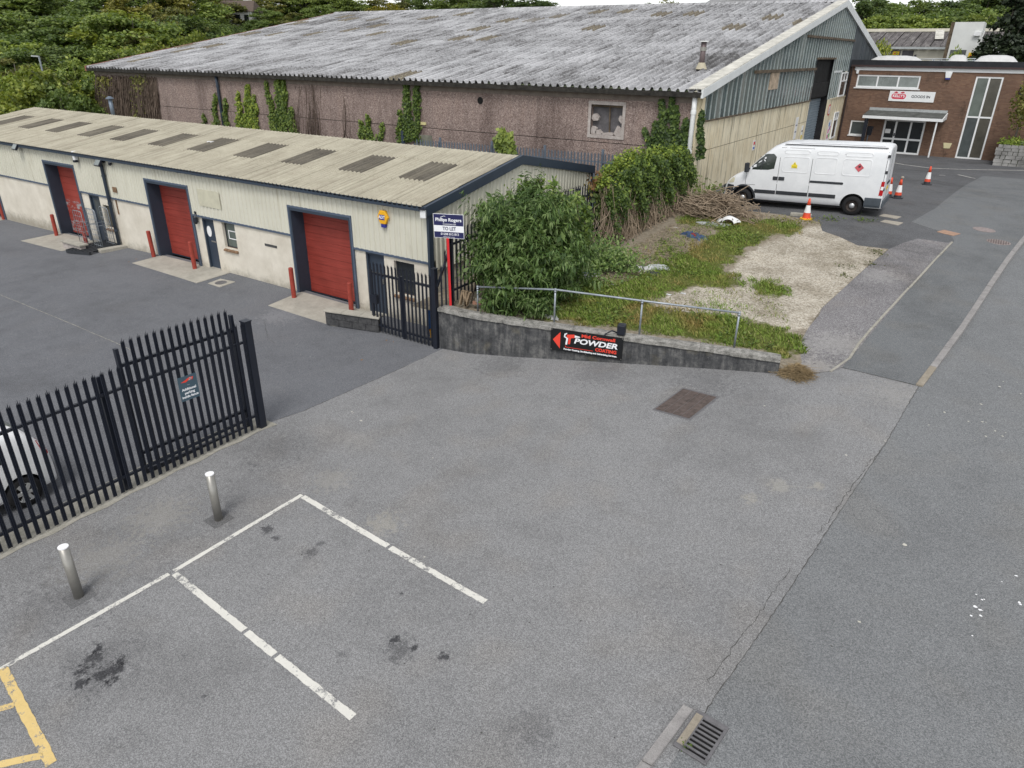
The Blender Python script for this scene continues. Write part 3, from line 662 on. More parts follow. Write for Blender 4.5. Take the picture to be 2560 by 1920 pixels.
for i in range(len(lp)):
    xc = fit[1]+fit[0]*i; a, b = courses[1]
    pw = SWx/NS; xq = XR-.03-round((XR-.03-(xc-.53))/pw)*pw
    linked('rooflight', me_light, sh, (xq, y_e+(a+.15)*math.cos(slope), z_e+(a+.15)*math.sin(slope)+.026), (slope, 0, 0), (SWx/SW, b-a-.36, 1))
slope2 = math.atan2(ZR-ZE+.05, YB-YR); q = MB()
n_ = int((XR-XL)/P6*2); rows = [[], []]
for i in range(n_+1):
    x_ = XL+(XR-XL)*i/n_; d = .028*(1 if i % 2 else -1); rows[0].append((x_, YR, ZR+.03+d)); rows[1].append((x_, YB+.12, ZE-.03+d))
q.sheet(rows); q.build('rear_roof_slope', M['shed_roof'], sh, smooth=True)
for k in range(13):
    x0 = XL+(XR-XL)*k/13; x1 = XL+(XR-XL)*(k+1)/13-.01; q = MB()
    q.add([(x0,YR-.28,ZR-.005),(x1,YR-.28,ZR-.005),(x1,YR,ZR+.075),(x0,YR,ZR+.075),(x1,YR+.28,ZR-.005),(x0,YR+.28,ZR-.005)], [(0,1,2,3),(3,2,4,5)]); q.build('ridge_tile', M['shed_roof'], sh)
q = MB(); 
for i in range(int((XR-XL)/P6)):
    x_ = XL+.1+i*P6; q.box(x_-.06, x_+.06, y_e-.02, y_e+.02, z_e-.03, z_e+.004)
q.build('eaves_filler', M['pink_edge'], sh, kind='stuff')
# roller doors
def roller(a, b, zt, zb, mat, seed):
    rd = MB(); d = MB()
    for s_, xx in ((1, a), (-1, b)): d.box(xx, xx+s_*.07, YS-.06, YS+.52, zb-.1, zt)
    d.box(a+.07, b-.07, YS-.06, YS+.52, zt-.09, zt); d.build('door_jamb', M['navy'], sh, bevel=.008)
    f = MB()
    f.box(a-.06, a, YS-.065, YS-.01, zb, zt+.05); f.box(b, b+.06, YS-.065, YS-.01, zb, zt+.05); f.box(a-.06, b+.06, YS-.067, YS-.012, zt, zt+.06)
    f.build('door_trim', M['navy_lit'], sh)
    n_ = 11; h_ = (zt-.09-zb-.03)/n_
    dr = MB(); dr.box(a+.07, b-.07, YS+.44, YS+.5, zb-.02, zb+.03); root = dr.build('roller_door', M['navy'], sh)
    for i in range(n_):
        z0 = zb+.03+i*h_; q = MB(); q.box(a+.075, b-.075, YS+.42+.004*(i % 2), YS+.47, z0+.003, z0+h_-.003)
        o = q.build('door_slat', mat, bevel=.006); o.parent = root; o.matrix_parent_inverse = PM[sh.name].inverted() @ Matrix.Identity(4) if False else Matrix.Identity(4)
        if i == 0:
            q = MB(); q.box(b-.42, b-.22, YS+.40, YS+.425, z0+.12, z0+.24)
            v_ = q.build('vent', M['frame_dark']); v_.parent = root
    g_ = MB(); g_.box(a+.07, b-.07, YS+.52, YS+.6, zb-.1, zt); g_.build('door_void', M['black'], sh)
for i, (a, b, zt, zb) in enumerate(doors): roller(a, b, zt, zb, M['door_peel'] if i == 0 else M['door_red'] if i < 3 else plain('shaded_doorway_colour', (.05,.012,.012), .7), i)  # last door coloured near-black in place of an open, shaded doorway
# personnel doors, windows
def subpart(q, name, mat, parent, **k):
    o = q.build(name, mat, **k); o.parent = parent
    return o
for i, (a, b) in enumerate(pdoors):
    zb = hm((a+b)/2, YS-.1)+.02; q = MB(); q.box(a, b, YS+.14, YS+.22, zb-.3, ZM); q.box(a, a+.06, YS+.02, YS+.14, zb-.1, ZM); q.box(b-.06, b, YS+.02, YS+.14, zb-.1, ZM); q.box(a+.06, b-.06, YS+.02, YS+.14, ZM-.12, ZM)
    fr = q.build('door_frame', M['navy'], sh)
    q = MB(); q.box(a+.065, b-.065, YS+.09, YS+.135, zb, ZM-.125); dl = q.build('personnel_door', M['navy'], sh, bevel=.006)
    if i == 0:
        q = MB(); q.box(a+.16, b-.16, YS+.082, YS+.088, zb+.9, ZM-.25); subpart(q, 'door_pane', M['glass_grey'], dl)
    q = MB(); q.box(a+.25, a+.5, YS+.08, YS+.088, zb+.95, zb+1.0) if i == 1 else q.box(b-.2, b-.14, YS+.05, YS+.088, zb+.95, zb+1.1)
    subpart(q, 'letter_plate' if i == 1 else 'handle', M['steel'], dl)
    if i == 1:
        q = MB(); q.lathe([(.001,0),(.13,0),(.13,.004),(.001,.004)], (a+.22, YS+.078, zb+1.32), 16, axis='Y'); q.v = [(x_, y_, zb+1.32+(z_-zb-1.32)*1.5) for x_, y_, z_ in q.v]; subpart(q, 'notice', M['paper'], dl)
    q = MB(); q.box(a-.02, b+.02, YS-.02, YS+.1, zb-.12, zb+.01); q.build('threshold', M['apron'], sh)
for i, (a, b, z0, z1) in enumerate(wins):
    q = MB(); q.box(a, b, YS+.10, YS+.15, z1-.05, z1); q.box(a, b, YS+.10, YS+.15, z0, z0+.05); q.box(a, a+.05, YS+.10, YS+.15, z0+.05, z1-.05); q.box(b-.05, b, YS+.10, YS+.15, z0+.05, z1-.05)
    w = q.build('window_frame', M['frame_dark'], sh)
    q = MB(); q.box(a+.05, b-.05, YS+.115, YS+.125, z0+.05, z1-.05); subpart(q, 'pane', (M['glass_brown'], M['glass_green'], M['glass_dark'])[i], w)
    q = MB(); q.box(a, b, YS+.2, YS+.23, z0, z1); subpart(q, 'reveal_back', M['black'], w)
    if i == 1:
        q = MB(); x0, x1, t0, t1 = a+.15, b-.12, z0+.3, z1-.28
        q.box(x0,x1,YS+.105,YS+.112,t1-.03,t1); q.box(x0,x1,YS+.105,YS+.112,t0,t0+.03); q.box(x0,x0+.03,YS+.105,YS+.112,t0+.03,t1-.03); q.box(x1-.03,x1,YS+.105,YS+.112,t0+.03,t1-.03); subpart(q, 'tape_frame', M['paper'], w)
    n_ = 4; sl = MB()
    for k in range(n_):
        x0 = a-.03+(b-a+.06)*k/n_; q = MB()
        q.add([(x0,YS+.1,z0+.01),(x0+(b-a+.06)/n_-.01,YS+.1,z0+.01),(x0+(b-a+.06)/n_-.01,YS-.07,z0-.07),(x0,YS-.07,z0-.07),(x0,YS+.1,z0-.11),(x0+(b-a+.06)/n_-.01,YS+.1,z0-.11),(x0+(b-a+.06)/n_-.01,YS-.07,z0-.12),(x0,YS-.07,z0-.12)],
              [(0,3,2,1),(3,7,6,2),(0,4,7,3),(1,2,6,5),(4,5,6,7)]); q.build('sill_tile', M['brown_tile'], sh)
# downpipes and brackets
for xd in (-28.6,):
    q = MB(); q.tube([(xd,YS-.14,ZE-.08),(xd,YS-.14,ZE-.2),(xd,YS-.11,ZE-.35),(xd,YS-.11,.12)], .065, 10); dp = q.build('downpipe', M['navy'], sh, smooth=True)
    for z_ in (3.0, 1.95, .9):
        q = MB(); q.lathe([(.078,-.04),(.078,.04)], (xd,YS-.11,z_), 10); subpart(q, 'collar', M['navy'], dp)
q = MB(); q.box(-28.3,-28.26,YS-.04,YS-.005,1.55,2.15); q.build('bracket', M['brown_tile'], sh)
q = MB(); q.box(-28.25,-27.98,YS-.07,YS-.045,2.42,2.62); q.build('wall_plate', M['brown_tile'], sh)
q = MB(); q.box(-18.95+-.6,-18.95,YS-.012,YS-.001,1.60,1.68); q.build('old_sign_glue', M['drybrick'], sh)
q = MB(); q.box(-22.75,-21.55,YS-.058,YS-.0515,2.55,3.12); q.build('sign_ghost', plain('faded_panel_ghost', (.52,.50,.385), .6), sh)
# flue on the rear slope
p = ony((282,282), 21.5); fl = thing('roof_flue', 'small grey capped flue rising behind the workshop ridge', 'flue', (p.x,21.5,4.1))
q = MB(); q.tube([(p.x,21.5,4.05),(p.x,21.5,5.05)], .1, 10); q.build('pipe', M['galv'], fl, smooth=True)
q = MB(); q.lathe([(.2,5.03),(.2,5.06),(.06,5.16)], (p.x,21.5,0), 12); q.build('cowl', M['galv'], fl)
# fittings on the front: floodlights, cameras, alarm
def floodlight(px, label, yaw=.3):
    p = ony(px, YS-.3); t_ = thing('floodlight', label, 'floodlight', (p.x,YS-.06,p.z))
    q = MB(); q.bar((p.x,YS-.02,p.z+.1),(p.x,YS-.2,p.z+.06),.05,.05); q.box(p.x-.06,p.x+.06,YS-.06,YS-.02,p.z,p.z+.16); q.build('bracket', M['fence'], t_)
    Mx = Matrix.Rotation(R(-35), 3, 'X'); q = MB(); q.obox((p.x,YS-.27,p.z), (.36,.09,.26), Mx); hd = q.build('lamp_head', M['fence'], t_, bevel=.01)
    q = MB(); q.obox(Vector((p.x,YS-.27,p.z))+Mx @ Vector((0,-.048,0)), (.31,.006,.21), Mx); q.build('lens', M['glass_net'], t_)
floodlight((243,408), 'black floodlight beside the grey downpipe on the workshop'); floodlight((36,368), 'black twin floodlight under the gutter at the far unit')
p = ony((182,390), YS-.2); t_ = thing('wall_camera', 'small white box camera above the peeling roller door', 'camera', (p.x,YS-.05,p.z)); q = MB(); q.box(p.x-.07,p.x+.07,YS-.2,YS-.05,p.z-.16,p.z+.18); q.build('housing', M['white_pvc'], t_, bevel=.015); q = MB(); q.box(p.x-.06,p.x+.1,YS-.22,YS-.08,p.z-.24,p.z-.165); q.build('lens', M['fence'], t_)
p = ony((270,500-6), YS-.2)
p = ony((268,404), YS-.2); t_ = thing('dome_camera', 'white bracket with a dome camera right of the downpipe', 'camera', (p.x,YS-.05,p.z)); q = MB(); q.box(p.x-.06,p.x+.1,YS-.14,YS-.05,p.z-.03,p.z+.1); q.build('bracket', M['white_pvc'], t_); q = MB(); q.lathe([(.01,-.16),(.06,-.12),(.07,-.04),(.05,-.028)], (p.x+.02,YS-.13,p.z), 10); q.build('dome', M['fence'], t_, smooth=True)
p = ony((486,538), YS-.1); t_ = thing('wall_lamp', 'dark wall lamp left of the navy door with the notice', 'lamp', (p.x,YS-.02,p.z)); q = MB(); q.box(p.x-.07,p.x+.07,YS-.05,YS-.005,p.z-.05,p.z+.12); q.build('bracket', M['fence'], t_); q = MB(); q.lathe([(.04,-.3),(.09,-.22),(.08,-.07)], (p.x+.05,YS-.12,p.z), 10); q.build('shade', M['fence'], t_); q = MB(); q.bar((p.x,YS-.05,p.z+.03),(p.x+.05,YS-.12,p.z-.08),.03,.03); q.build('arm', M['fence'], t_)
p = ony((958,543), YS-.1); al = thing('alarm_box', 'yellow hexagonal burglar alarm box on the cream cladding', 'alarm box', (p.x,YS-.06,p.z))
M['alarm_yellow'] = plain('alarm_yellow', (.78,.40,.015), .35, 0, .5, .05)
hexa = [(.2*math.cos(R(60*k)), .22*math.sin(R(60*k))) for k in range(6)]
q = MB(); q.prism(hexa, (p.x,YS-.05,p.z), (1,0,0), (0,0,1), (0,-1,0), .09); q.build('case', M['alarm_yellow'], al, bevel=.02)
M['blue_label'] = plain('blue_label', (.02,.03,.25), .4, 0, .5, .05)
q = MB(); q.box(p.x-.115,p.x+.085,YS-.147,YS-.141,p.z-.07,p.z+.07); q.build('badge', M['blue_label'], al)
text('ADT', .12, M['white_pvc'], al, frame((p.x-.015,YS-.1475,p.z), (1,0,0), (0,0,1)), bold=.004)
q = MB(); q.box(p.x-.08,p.x+.08,YS-.13,YS-.05,p.z-.29,p.z-.195); q.build('strobe', M['blue_label'], al, bevel=.01)
p = Vector((XR+.0,YS-.16,ZE-.02)); cl = thing('corner_security_light', 'white security light on the corner post under the gutter', 'security light', tuple(p)); q = MB(); q.obox((p.x+.02,p.y-.06,p.z-.12), (.16,.14,.22), R(25)); q.build('body', M['white_pvc'], cl, bevel=.02); q = MB(); q.obox((p.x+.02,p.y-.09,p.z+.01), (.2,.18,.02), R(25)); q.build('solar_cap', M['fence'], cl)
p = ony((528,363), 17.3); z_ = z_e+(p.y-y_e)*math.tan(slope)+.05
tag((lambda q_: q_.build('roof_litter', M['paper']))(MB().obox((p.x,p.y,z_), (.25,.12,.03), .4)), 'scrap of white plastic lying on a dirty rooflight', 'litter')
# ------------------------------------------------------------------ big pebbledashed warehouse
def pebbledash():
    t = NT('pink_pebbledash'); v = t.pos(); p = t.vor(v, 34, 'F1', 'Color'); m = t.math('ADD', t.math('MULTIPLY', t.sep(p)[0], .4), t.math('MULTIPLY', t.noise(v, 13, 3, .8), .6))
    col = t.ramp(m, [(.25, (.115,.085,.078)), (.45, (.235,.178,.158)), (.62, (.30,.235,.21)), (.8, (.46,.39,.355))])
    st = t.noise(t.map(v, (.9,.9,.16)), 1.0, 6, .72); col = t.mix(1.0, col, t.ramp(st, [(.30, (.55,.53,.53)), (.52, (1,1,1)), (.75, (1.08,1.04,1.0))]), 'MULTIPLY')
    return t.out(col, .95, 0, .2, t.bump(m, .7, .02))
M['dash'] = pebbledash()
M['ringbeam'] = concrete('grey_ring_beam', (.14,.115,.10), (.24,.205,.18), .8, 3)
M['black_gutter'] = concrete('sooty_gutter', (.018,.017,.016), (.075,.07,.062), 1.2, 5)
def sheetroof():
    t = NT('lichened_roof_sheet'); v = t.pos(); x, y, z = t.sep(v)
    cx = t.math('FLOOR', t.math('DIVIDE', t.math('SUBTRACT', x, -55.4), 1.0988)); cy = t.math('FLOOR', t.math('DIVIDE', t.math('SUBTRACT', y, 28.72), 1.736))
    cell = t.n('ShaderNodeCombineXYZ', X=cx, Y=cy).outputs[0]; wn_ = t.n('ShaderNodeTexWhiteNoise', Vector=cell).outputs['Value']
    f = t.noise(t.map(v, (2.7,.22,.22)), 1.7, 5, .7, .15); sp = t.noise(v, 8, 5, .85); big = t.noise(v, .16, 3)
    m = t.math('ADD', t.math('ADD', t.math('MULTIPLY', f, .45), t.math('MULTIPLY', sp, .42)), t.math('ADD', t.math('MULTIPLY', t.math('SUBTRACT', wn_, .5), .06), t.math('MULTIPLY', t.math('SUBTRACT', big, .5), .28)))
    col = t.ramp(m, [(.33, (.50,.50,.508)), (.43, (.335,.335,.342)), (.50, (.175,.172,.173)), (.58, (.07,.068,.066))])
    brown = t.step(wn_, .935, .94); bc = t.ramp(sp, [(.35, (.10,.085,.065)), (.55, (.20,.175,.135)), (.68, (.40,.37,.24))]); col = t.mix(brown, col, bc)
    return t.out(col, .85, 0, .3, t.bump(sp, .4, .02))
M['bigroof'] = sheetroof()
M['verge'] = plain('cream_lichen_verge', (.53,.515,.46), .9, var=.3, scale=2.5, coords='pos', bump=.4, bscale=20)
M['barge_white'] = plain('white_barge_board', (.66,.68,.68), .6, var=.08, scale=1.5, coords='pos')
def creamwall():
    t = NT('stained_cream_wall'); v = t.pos(); f = t.noise(v, 1.0, 6, .65); col = t.ramp(f, [(.3, (.62,.53,.36)), (.65, (.76,.69,.52))])
    st = t.noise(t.map(v, (3.6,3.6,.2)), 1.4, 6, .75); col = t.mix(t.math('MULTIPLY', t.step(st, .49, .66), .8), col, (.13,.105,.07))
    sp = t.noise(v, 14, 4, .8); col = t.mix(t.math('MULTIPLY', t.step(sp, .58, .75), .3), col, (.30,.24,.15))
    return t.out(col, .92, 0, .25, t.bump(sp, .3, .02))
M['creamwall'] = creamwall()
t = NT('wired_factory_glass'); v = t.pos(); r_ = t.rnd(); f = t.noise(t.map(v, (.6,.6,.35)), 1.1, 4, .6)
_c = t.ramp(t.math('ADD', t.math('MULTIPLY', r_, .35), t.math('MULTIPLY', f, .65)), [(.25, (.026,.046,.050)), (.45, (.066,.100,.103)), (.6, (.105,.13,.12)), (.78, (.21,.225,.21))])
M['patent'] = t.out(_c, t.ramp(f, [(.3, .12), (.7, .3)]), 0, .55)
M['bar'] = plain('weathered_glazing_bar', (.31,.35,.345), .6, var=.2, scale=4)
M['rusty'] = plain('rusty_mossy_rail', (.10,.075,.05), .9, var=.6, scale=3, coords='pos')
M['slatewall'] = plain('slate_blue_cladding', (.040,.050,.060), .6, var=.25, scale=.8, coords='pos')
M['shutter'] = plain('grey_roller_shutter', (.23,.28,.32), .5, .2, .4, .12, 1)
WX, WY, WXL, WZ, RY, RZ = -10.3, 29.1, -55.36, 6.13, 53.0, 10.52; FY = 77.0
wh = thing('warehouse', 'big pinkish pebbledashed warehouse with lichened grey sheet roof', 'warehouse', (WX, WY, 1.95))
# front wall in concrete panels, two tiers and a ring beam
wx0, wx1, wz0, wz1 = -15.22, -13.72, 4.28, 5.50
xs = [WXL+.3+i*(WX-.25-WXL-.3)/6 for i in range(7)]
for i in range(6):
    a, b = xs[i]+(.012 if i else 0), xs[i+1]
    q = MB(); q.box(a, b, WY, WY+.25, -.5, 3.955); q.build('wall_panel', M['dash'], wh)
    q = MB()
    if a < wx0 < b:
        o_ = [(a,3.985),(b,3.985),(b,5.72),(a,5.72)]; n_ = [(wx0,wz0),(wx1,wz0),(wx1,wz1),(wx0,wz1)]
        vs = [(x_, WY, z_) for x_, z_ in o_+n_] + [(x_, WY+.25, z_) for x_, z_ in o_+n_]
        q.add(vs, [(0,1,5,4),(1,2,6,5),(2,3,7,6),(3,0,4,7)] + [(4,5,13,12),(5,6,14,13),(6,7,15,14),(7,4,12,15),(0,8,9,1),(3,2,10,11)])
    else: q.box(a, b, WY, WY+.25, 3.985, 5.72)
    q.build('wall_panel', M['dash'], wh)
q = MB(); q.box(WXL+.3, WX-.25, WY+.06, WY+.25, 3.955, 3.985); q.build('panel_joint', M['black_gutter'], wh)
q = MB(); q.box(WXL+.3, WX-.25, WY-.025, WY+.25, 5.725, WZ-.1); q.build('ring_beam', M['ringbeam'], wh)
# broken-out window
q = MB(); q.box(wx0-.13, wx1+.13, WY-.03, WY+.05, wz1, wz1+.14); q.box(wx0-.13, wx1+.13, WY-.03, WY+.05, wz0-.14, wz0); q.box(wx0-.13, wx0, WY-.03, WY+.05, wz0, wz1); q.box(wx1, wx1+.13, WY-.03, WY+.05, wz0, wz1)
M['plaster'] = concrete('broken_plaster', (.30,.255,.235), (.52,.48,.45), .6, 6)
ws = q.build('window_surround', M['plaster'], wh)
def chunk(px_, pz, r_, sx, seed, name='broken_block'):
    rr = random.Random(seed); n_ = 9; poly = [((px_+math.cos(2*math.pi*k/n_)*r_*sx*rr.uniform(.7,1.2)), (pz+math.sin(2*math.pi*k/n_)*r_*rr.uniform(.7,1.2))) for k in range(n_)]
    q = MB(); q.prism(poly, (0, WY+.06, 0), (1,0,0), (0,0,1), (0,1,0), .16); o = q.build(name, M['plaster']); o.parent = ws
for k, (px_, pz, r_, sx) in enumerate(((-15.05,4.98,.17,1.0),(-15.1,4.42,.2,.9),(-14.85,4.36,.12,1.4),(-13.9,4.45,.24,.8),(-13.82,4.95,.15,.7),(-14.4,4.31,.08,3.5))): chunk(px_, pz, r_, sx, k)
q = MB(); q.box(wx0, wx1, WY+.2, WY+.24, wz0, wz1); o = q.build('opening', plain('dim_boarding', (.10,.095,.10), .9, var=.3, scale=4)); o.parent = ws
q = MB(); q.bar((-14.33,WY+.1,wz0+.02),(-14.38,WY+.1,wz1-.02),.06,.05); q.box(wx0,wx1,WY+.08,WY+.14,wz1-.09,wz1-.03); o = q.build('old_frame', M['rusty']); o.parent = ws
q = MB(); q.lathe([(.16,0),(.16,-.02)], (-21.16,WY-.003,5.4), 14, axis='Y'); q.build('vent_hole', M['black'], wh)
q = MB(); q.box(-24.9,-24.55,WY-.05,WY-.004,4.1,4.24); q.build('lamp_box', plain('yellowed_box', (.55,.5,.25), .7), wh)
q = MB(); q.box(-25.3,-24.2,WY-.03,WY-.005,1.2,3.62); q.build('side_door', plain('grey_green_door', (.17,.17,.135), .8, var=.3, scale=2), wh)
# eaves gutter and downpipes
q = MB(); q.prism([(0,0),(.32,0),(.36,.19),(.31,.19),(.28,.04),(.04,.04),(0,.19),(-.04,.19)], (WXL, WY-.36, WZ-.17), (0,1,0), (0,0,1), (1,0,0), WX-WXL+.05); q.build('gutter', M['black_gutter'], wh)
for (xd, mat, r_, zb) in ((ony((548,235), WY-.1).x, M['navy'], .085, .8), (-10.58, M['white_pvc'], .10, 1.75)):
    q = MB(); q.tube([(xd,WY-.16,WZ-.15),(xd,WY-.13,WZ-.6),(xd,WY-.13,zb)], r_, 10); dp = q.build('downpipe', mat, wh, smooth=True)
    for z_ in (5.4, 3.9, 2.45):
        q = MB(); q.lathe([(r_*1.18,-.07),(r_*1.18,.07)], (xd,WY-.13,z_), 10); o = q.build('collar', mat); o.parent = dp
xd = ony((1008,330), WY-.1).x; q = MB(); q.tube([(xd,WY-.13,3.75),(xd,WY-.13,1.0)], .11, 8); q.build('pipe_stub', M['navy'], wh)
# roof sheets with rolls: 41 columns x 14 courses on the slope in view
NC, NR = 41, 14; cw = (WX-.02-WXL)/NC; sl_ = math.atan2(RZ-WZ, RY-WY+.38); y_e2, z_e2 = WY-.38, WZ+.02; LL = math.hypot(RY-y_e2, RZ-z_e2)/NR
def rollprof():
    pts = []; pt = cw/3
    for k in range(3):
        c_ = (k+.5)*pt
        for a, h_ in ((-.5*pt,0.0),(-.26*pt,0.0),(-.22*pt,.035),(-.13*pt,.105),(0,.13),(.13*pt,.105),(.22*pt,.035),(.26*pt,0.0)): pts.append((c_+a, h_))
    pts.append((cw+.05, 0.0)); return pts
pp = rollprof()
def roll_sheet(flip=0):
    q = MB(); a = [(x_, 0, z_) for x_, z_ in pp]; b = [(x_, LL+.12, z_) for x_, z_ in pp]; u = [(x_, 0, z_-.016) for x_, z_ in pp]
    q.sheet([a, b]); q.sheet([u, a]); e_ = pp[-1][0]; q.add([(e_,0,0),(e_,LL+.12,0),(e_,LL+.12,-.03),(e_,0,-.03)], [(0,3,2,1)]); q.add([(0,0,0),(0,LL+.12,0),(0,LL+.12,-.03),(0,0,-.03)], [(0,1,2,3)]); return q.mesh('roof_sheet', M['bigroof'])
me_roll = roll_sheet(); cs, sn = math.cos(sl_), math.sin(sl_)
cells = []
for c in range(NC):
    for r_ in range(NR):
        x0 = WXL+c*cw; yy = y_e2+r_*LL*cs; zz = z_e2+r_*LL*sn; cells.append((math.hypot(x0+cw/2, yy)**2, c, r_, x0, yy, zz))
cells.sort(); random.seed(9); far = MB(); tilt = .03/LL
def lay(x0, yy, zz, c): return (x0, yy, zz + (.028 if c % 2 else 0) + random.uniform(-.006,.006))
for i, (d_, c, r_, x0, yy, zz) in enumerate(cells):
    L_ = lay(x0, yy, zz, c)
    if i < 300: linked('roof_sheet', me_roll, wh, L_, (sl_-tilt, 0, 0))
    else:
        Mx = Matrix.Translation(L_) @ Matrix.Rotation(sl_-tilt, 4, 'X'); far.add([Mx @ Vector(v_.co) for v_ in me_roll.vertices], [tuple(p.vertices) for p in me_roll.polygons])
far.build('roof_sheets_beyond', M['bigroof'], wh, kind='stuff')
q = MB(); q.add([(WXL,RY,RZ),(WX,RY,RZ),(WX,FY,WZ+.1),(WXL,FY,WZ+.1)], [(0,1,2,3)]); q.build('rear_roof_slope', M['bigroof'], wh)
for k in range(NC):
    x0 = WXL+k*cw; q = MB(); q.add([(x0,RY-.35,RZ+.02),(x0+cw-.02,RY-.35,RZ+.02),(x0+cw-.02,RY,RZ+.2),(x0,RY,RZ+.2),(x0+cw-.02,RY+.35,RZ+.02),(x0,RY+.35,RZ+.02)], [(0,1,2,3),(3,2,4,5)]); q.build('ridge_tile', M['bigroof'], wh)
# verge, barge boards
def slopebox(q, x0, x1, y0, z0, y1, z1, d0, d1): q.add([(x0,y0,z0+d0),(x1,y0,z0+d0),(x1,y1,z1+d0),(x0,y1,z1+d0),(x0,y0,z0+d1),(x1,y0,z0+d1),(x1,y1,z1+d1),(x0,y1,z1+d1)], [(3,2,1,0),(4,5,6,7),(0,1,5,4),(1,2,6,5),(2,3,7,6),(3,0,4,7)])
nb = 9
for k in range(nb):
    a0, a1 = k/nb, (k+1)/nb; f = lambda s: (y_e2+(RY-y_e2)*s, z_e2+(RZ-z_e2)*s); (y0, z0), (y1, z1) = f(a0), f(a1-.0015)
    q = MB(); slopebox(q, WX-.48, WX+.10, y0, z0, y1, z1, .115, .15); q.build('verge_board', M['verge'], wh)
    q = MB(); slopebox(q, WX+.03, WX+.12, y0, z0, y1, z1, -.21, .112); q.build('barge_board', M['barge_white'], wh)
q = MB(); slopebox(q, WX-.1, WX+.12, RY, RZ, FY+.4, WZ+.1, -.28, .16); q.build('barge_board', M['barge_white'], wh)
q = MB(); slopebox(q, WXL-.12, WXL+.02, y_e2, z_e2, RY, RZ, -.2, .12); q.build('barge_board', plain('red_brown_verge', (.25,.10,.07), .8, var=.4, scale=3, coords='pos'), wh)
q = MB(); q.add([(WXL+.3,WY+.25,-.5),(WXL+.3,FY,-.5),(WXL+.3,FY,WZ),(WXL+.3,RY,RZ-.1),(WXL+.3,WY+.25,WZ)], [(0,1,2,3,4)]); q.build('far_gable', M['dash'], wh)
# gable: stained cream wall below, factory glazing above, shutter door
GB = 5.05; DY0, DY1, DZ = 47.8, 52.9, 7.3; KY = 58.6
for (a, b) in ((WY+.0, 35.4),(35.42,41.6),(41.62,DY0)):
    q = MB(); q.box(WX-.25, WX, a+(.26 if a == WY else 0), b, .5, 3.86); q.build('wall_panel', M['creamwall'], wh)
    q = MB(); q.box(WX-.25, WX, a+(.26 if a == WY else 0), b, 3.885, GB); q.build('wall_panel', M['creamwall'], wh)
q = MB(); q.box(WX-.245, WX+.02, WY-.03, WY+.255, .5, WZ-.18); q.build('corner_pier', M['creamwall'], wh)
q = MB(); q.box(WX-.2, WX-.03, WY+.3, DY0, 3.85, 3.9); q.build('panel_joint', M['black_gutter'], wh)
q = MB(); q.box(WX-.25, WX, DY1+.35, KY+.3, .5, 4.9); q.build('wall_panel', M['creamwall'], wh)
q = MB(); q.box(WX-.25, WX+.03, DY1, DY1+.35, .5, 4.9); q.build('door_pier', M['creamwall'], wh)
def roofz(y): return (z_e2+(RZ-z_e2)*(y-y_e2)/(RY-y_e2) if y < RY else RZ+(WZ+.1-RZ)*(y-RY)/(FY-RY)) - .28
def pane(y0, y1, z0, zt0, zt1):
    if min(zt0, zt1)-z0 < .05: return
    q = MB(); q.add([(WX,y0+.02,z0),(WX,y1-.02,z0),(WX,y1-.02,zt1),(WX,y0+.02,zt0),(WX-.03,y0+.02,z0),(WX-.03,y1-.02,z0),(WX-.03,y1-.02,zt1),(WX-.03,y0+.02,zt0)], [(0,1,2,3),(0,4,5,1),(3,2,6,7)])
    o = q.build('glass_pane', M['patent'], wh); o.rotation_euler = (0, 0, 0); o.location = (random.uniform(-.006,.006), 0, 0)
random.seed(12); y = WY+.35; pit = .612
while y < 57.9:
    y1 = min(y+pit, 57.95); ym = (y+y1)/2
    zb = GB+.03
    if DY0-.1 < ym < DY1+.1: zb = DZ+.12
    elif ym > DY1: zb = 4.95 if ym < 55.6 else 6.6
    lev = [zb]
    if 35.5 < ym < DY0: lev.append(6.8)
    if 44.5 < ym < 57.7: lev.append(8.46)
    for k, z0 in enumerate(lev):
        if k+1 < len(lev): pane(y, y1, z0+(.04 if k else 0), lev[k+1]-.04, lev[k+1]-.04)
        else: pane(y, y1, z0+(.04 if k else 0), roofz(y), roofz(y1))
    if roofz(y) - zb > .1:
        q = MB(); q.box(WX-.02, WX+.045, y-.017, y+.017, zb-.05, roofz(y)); q.build('glazing_bar', M['bar'], wh)
    y = y1
q = MB(); q.box(WX-.03, WX+.07, WY+.3, DY0, GB-.03, GB+.03); q.build('glazing_sill', M['rusty'], wh)
q = MB(); q.box(WX-.03, WX+.11, 35.5, DY0-.1, 6.73, 6.86); q.build('transom', M['rusty'], wh)
q = MB(); q.box(WX-.03, WX+.11, 44.4, 57.8, 8.40, 8.52); q.build('transom', M['rusty'], wh)
q = MB(); q.box(WX-.16, WX-.10, WY+.4, 58.0, GB+.1, 6.0); q.add([(WX-.2,WY+.4,WZ-.3),(WX-.2,RY,RZ-.4),(WX-.2,58.0,RZ-1.3),(WX-.2,58,GB),(WX-.2,WY+.4,GB)], [(0,4,3,2,1)]); q.build('dark_interior', M['black'], wh)
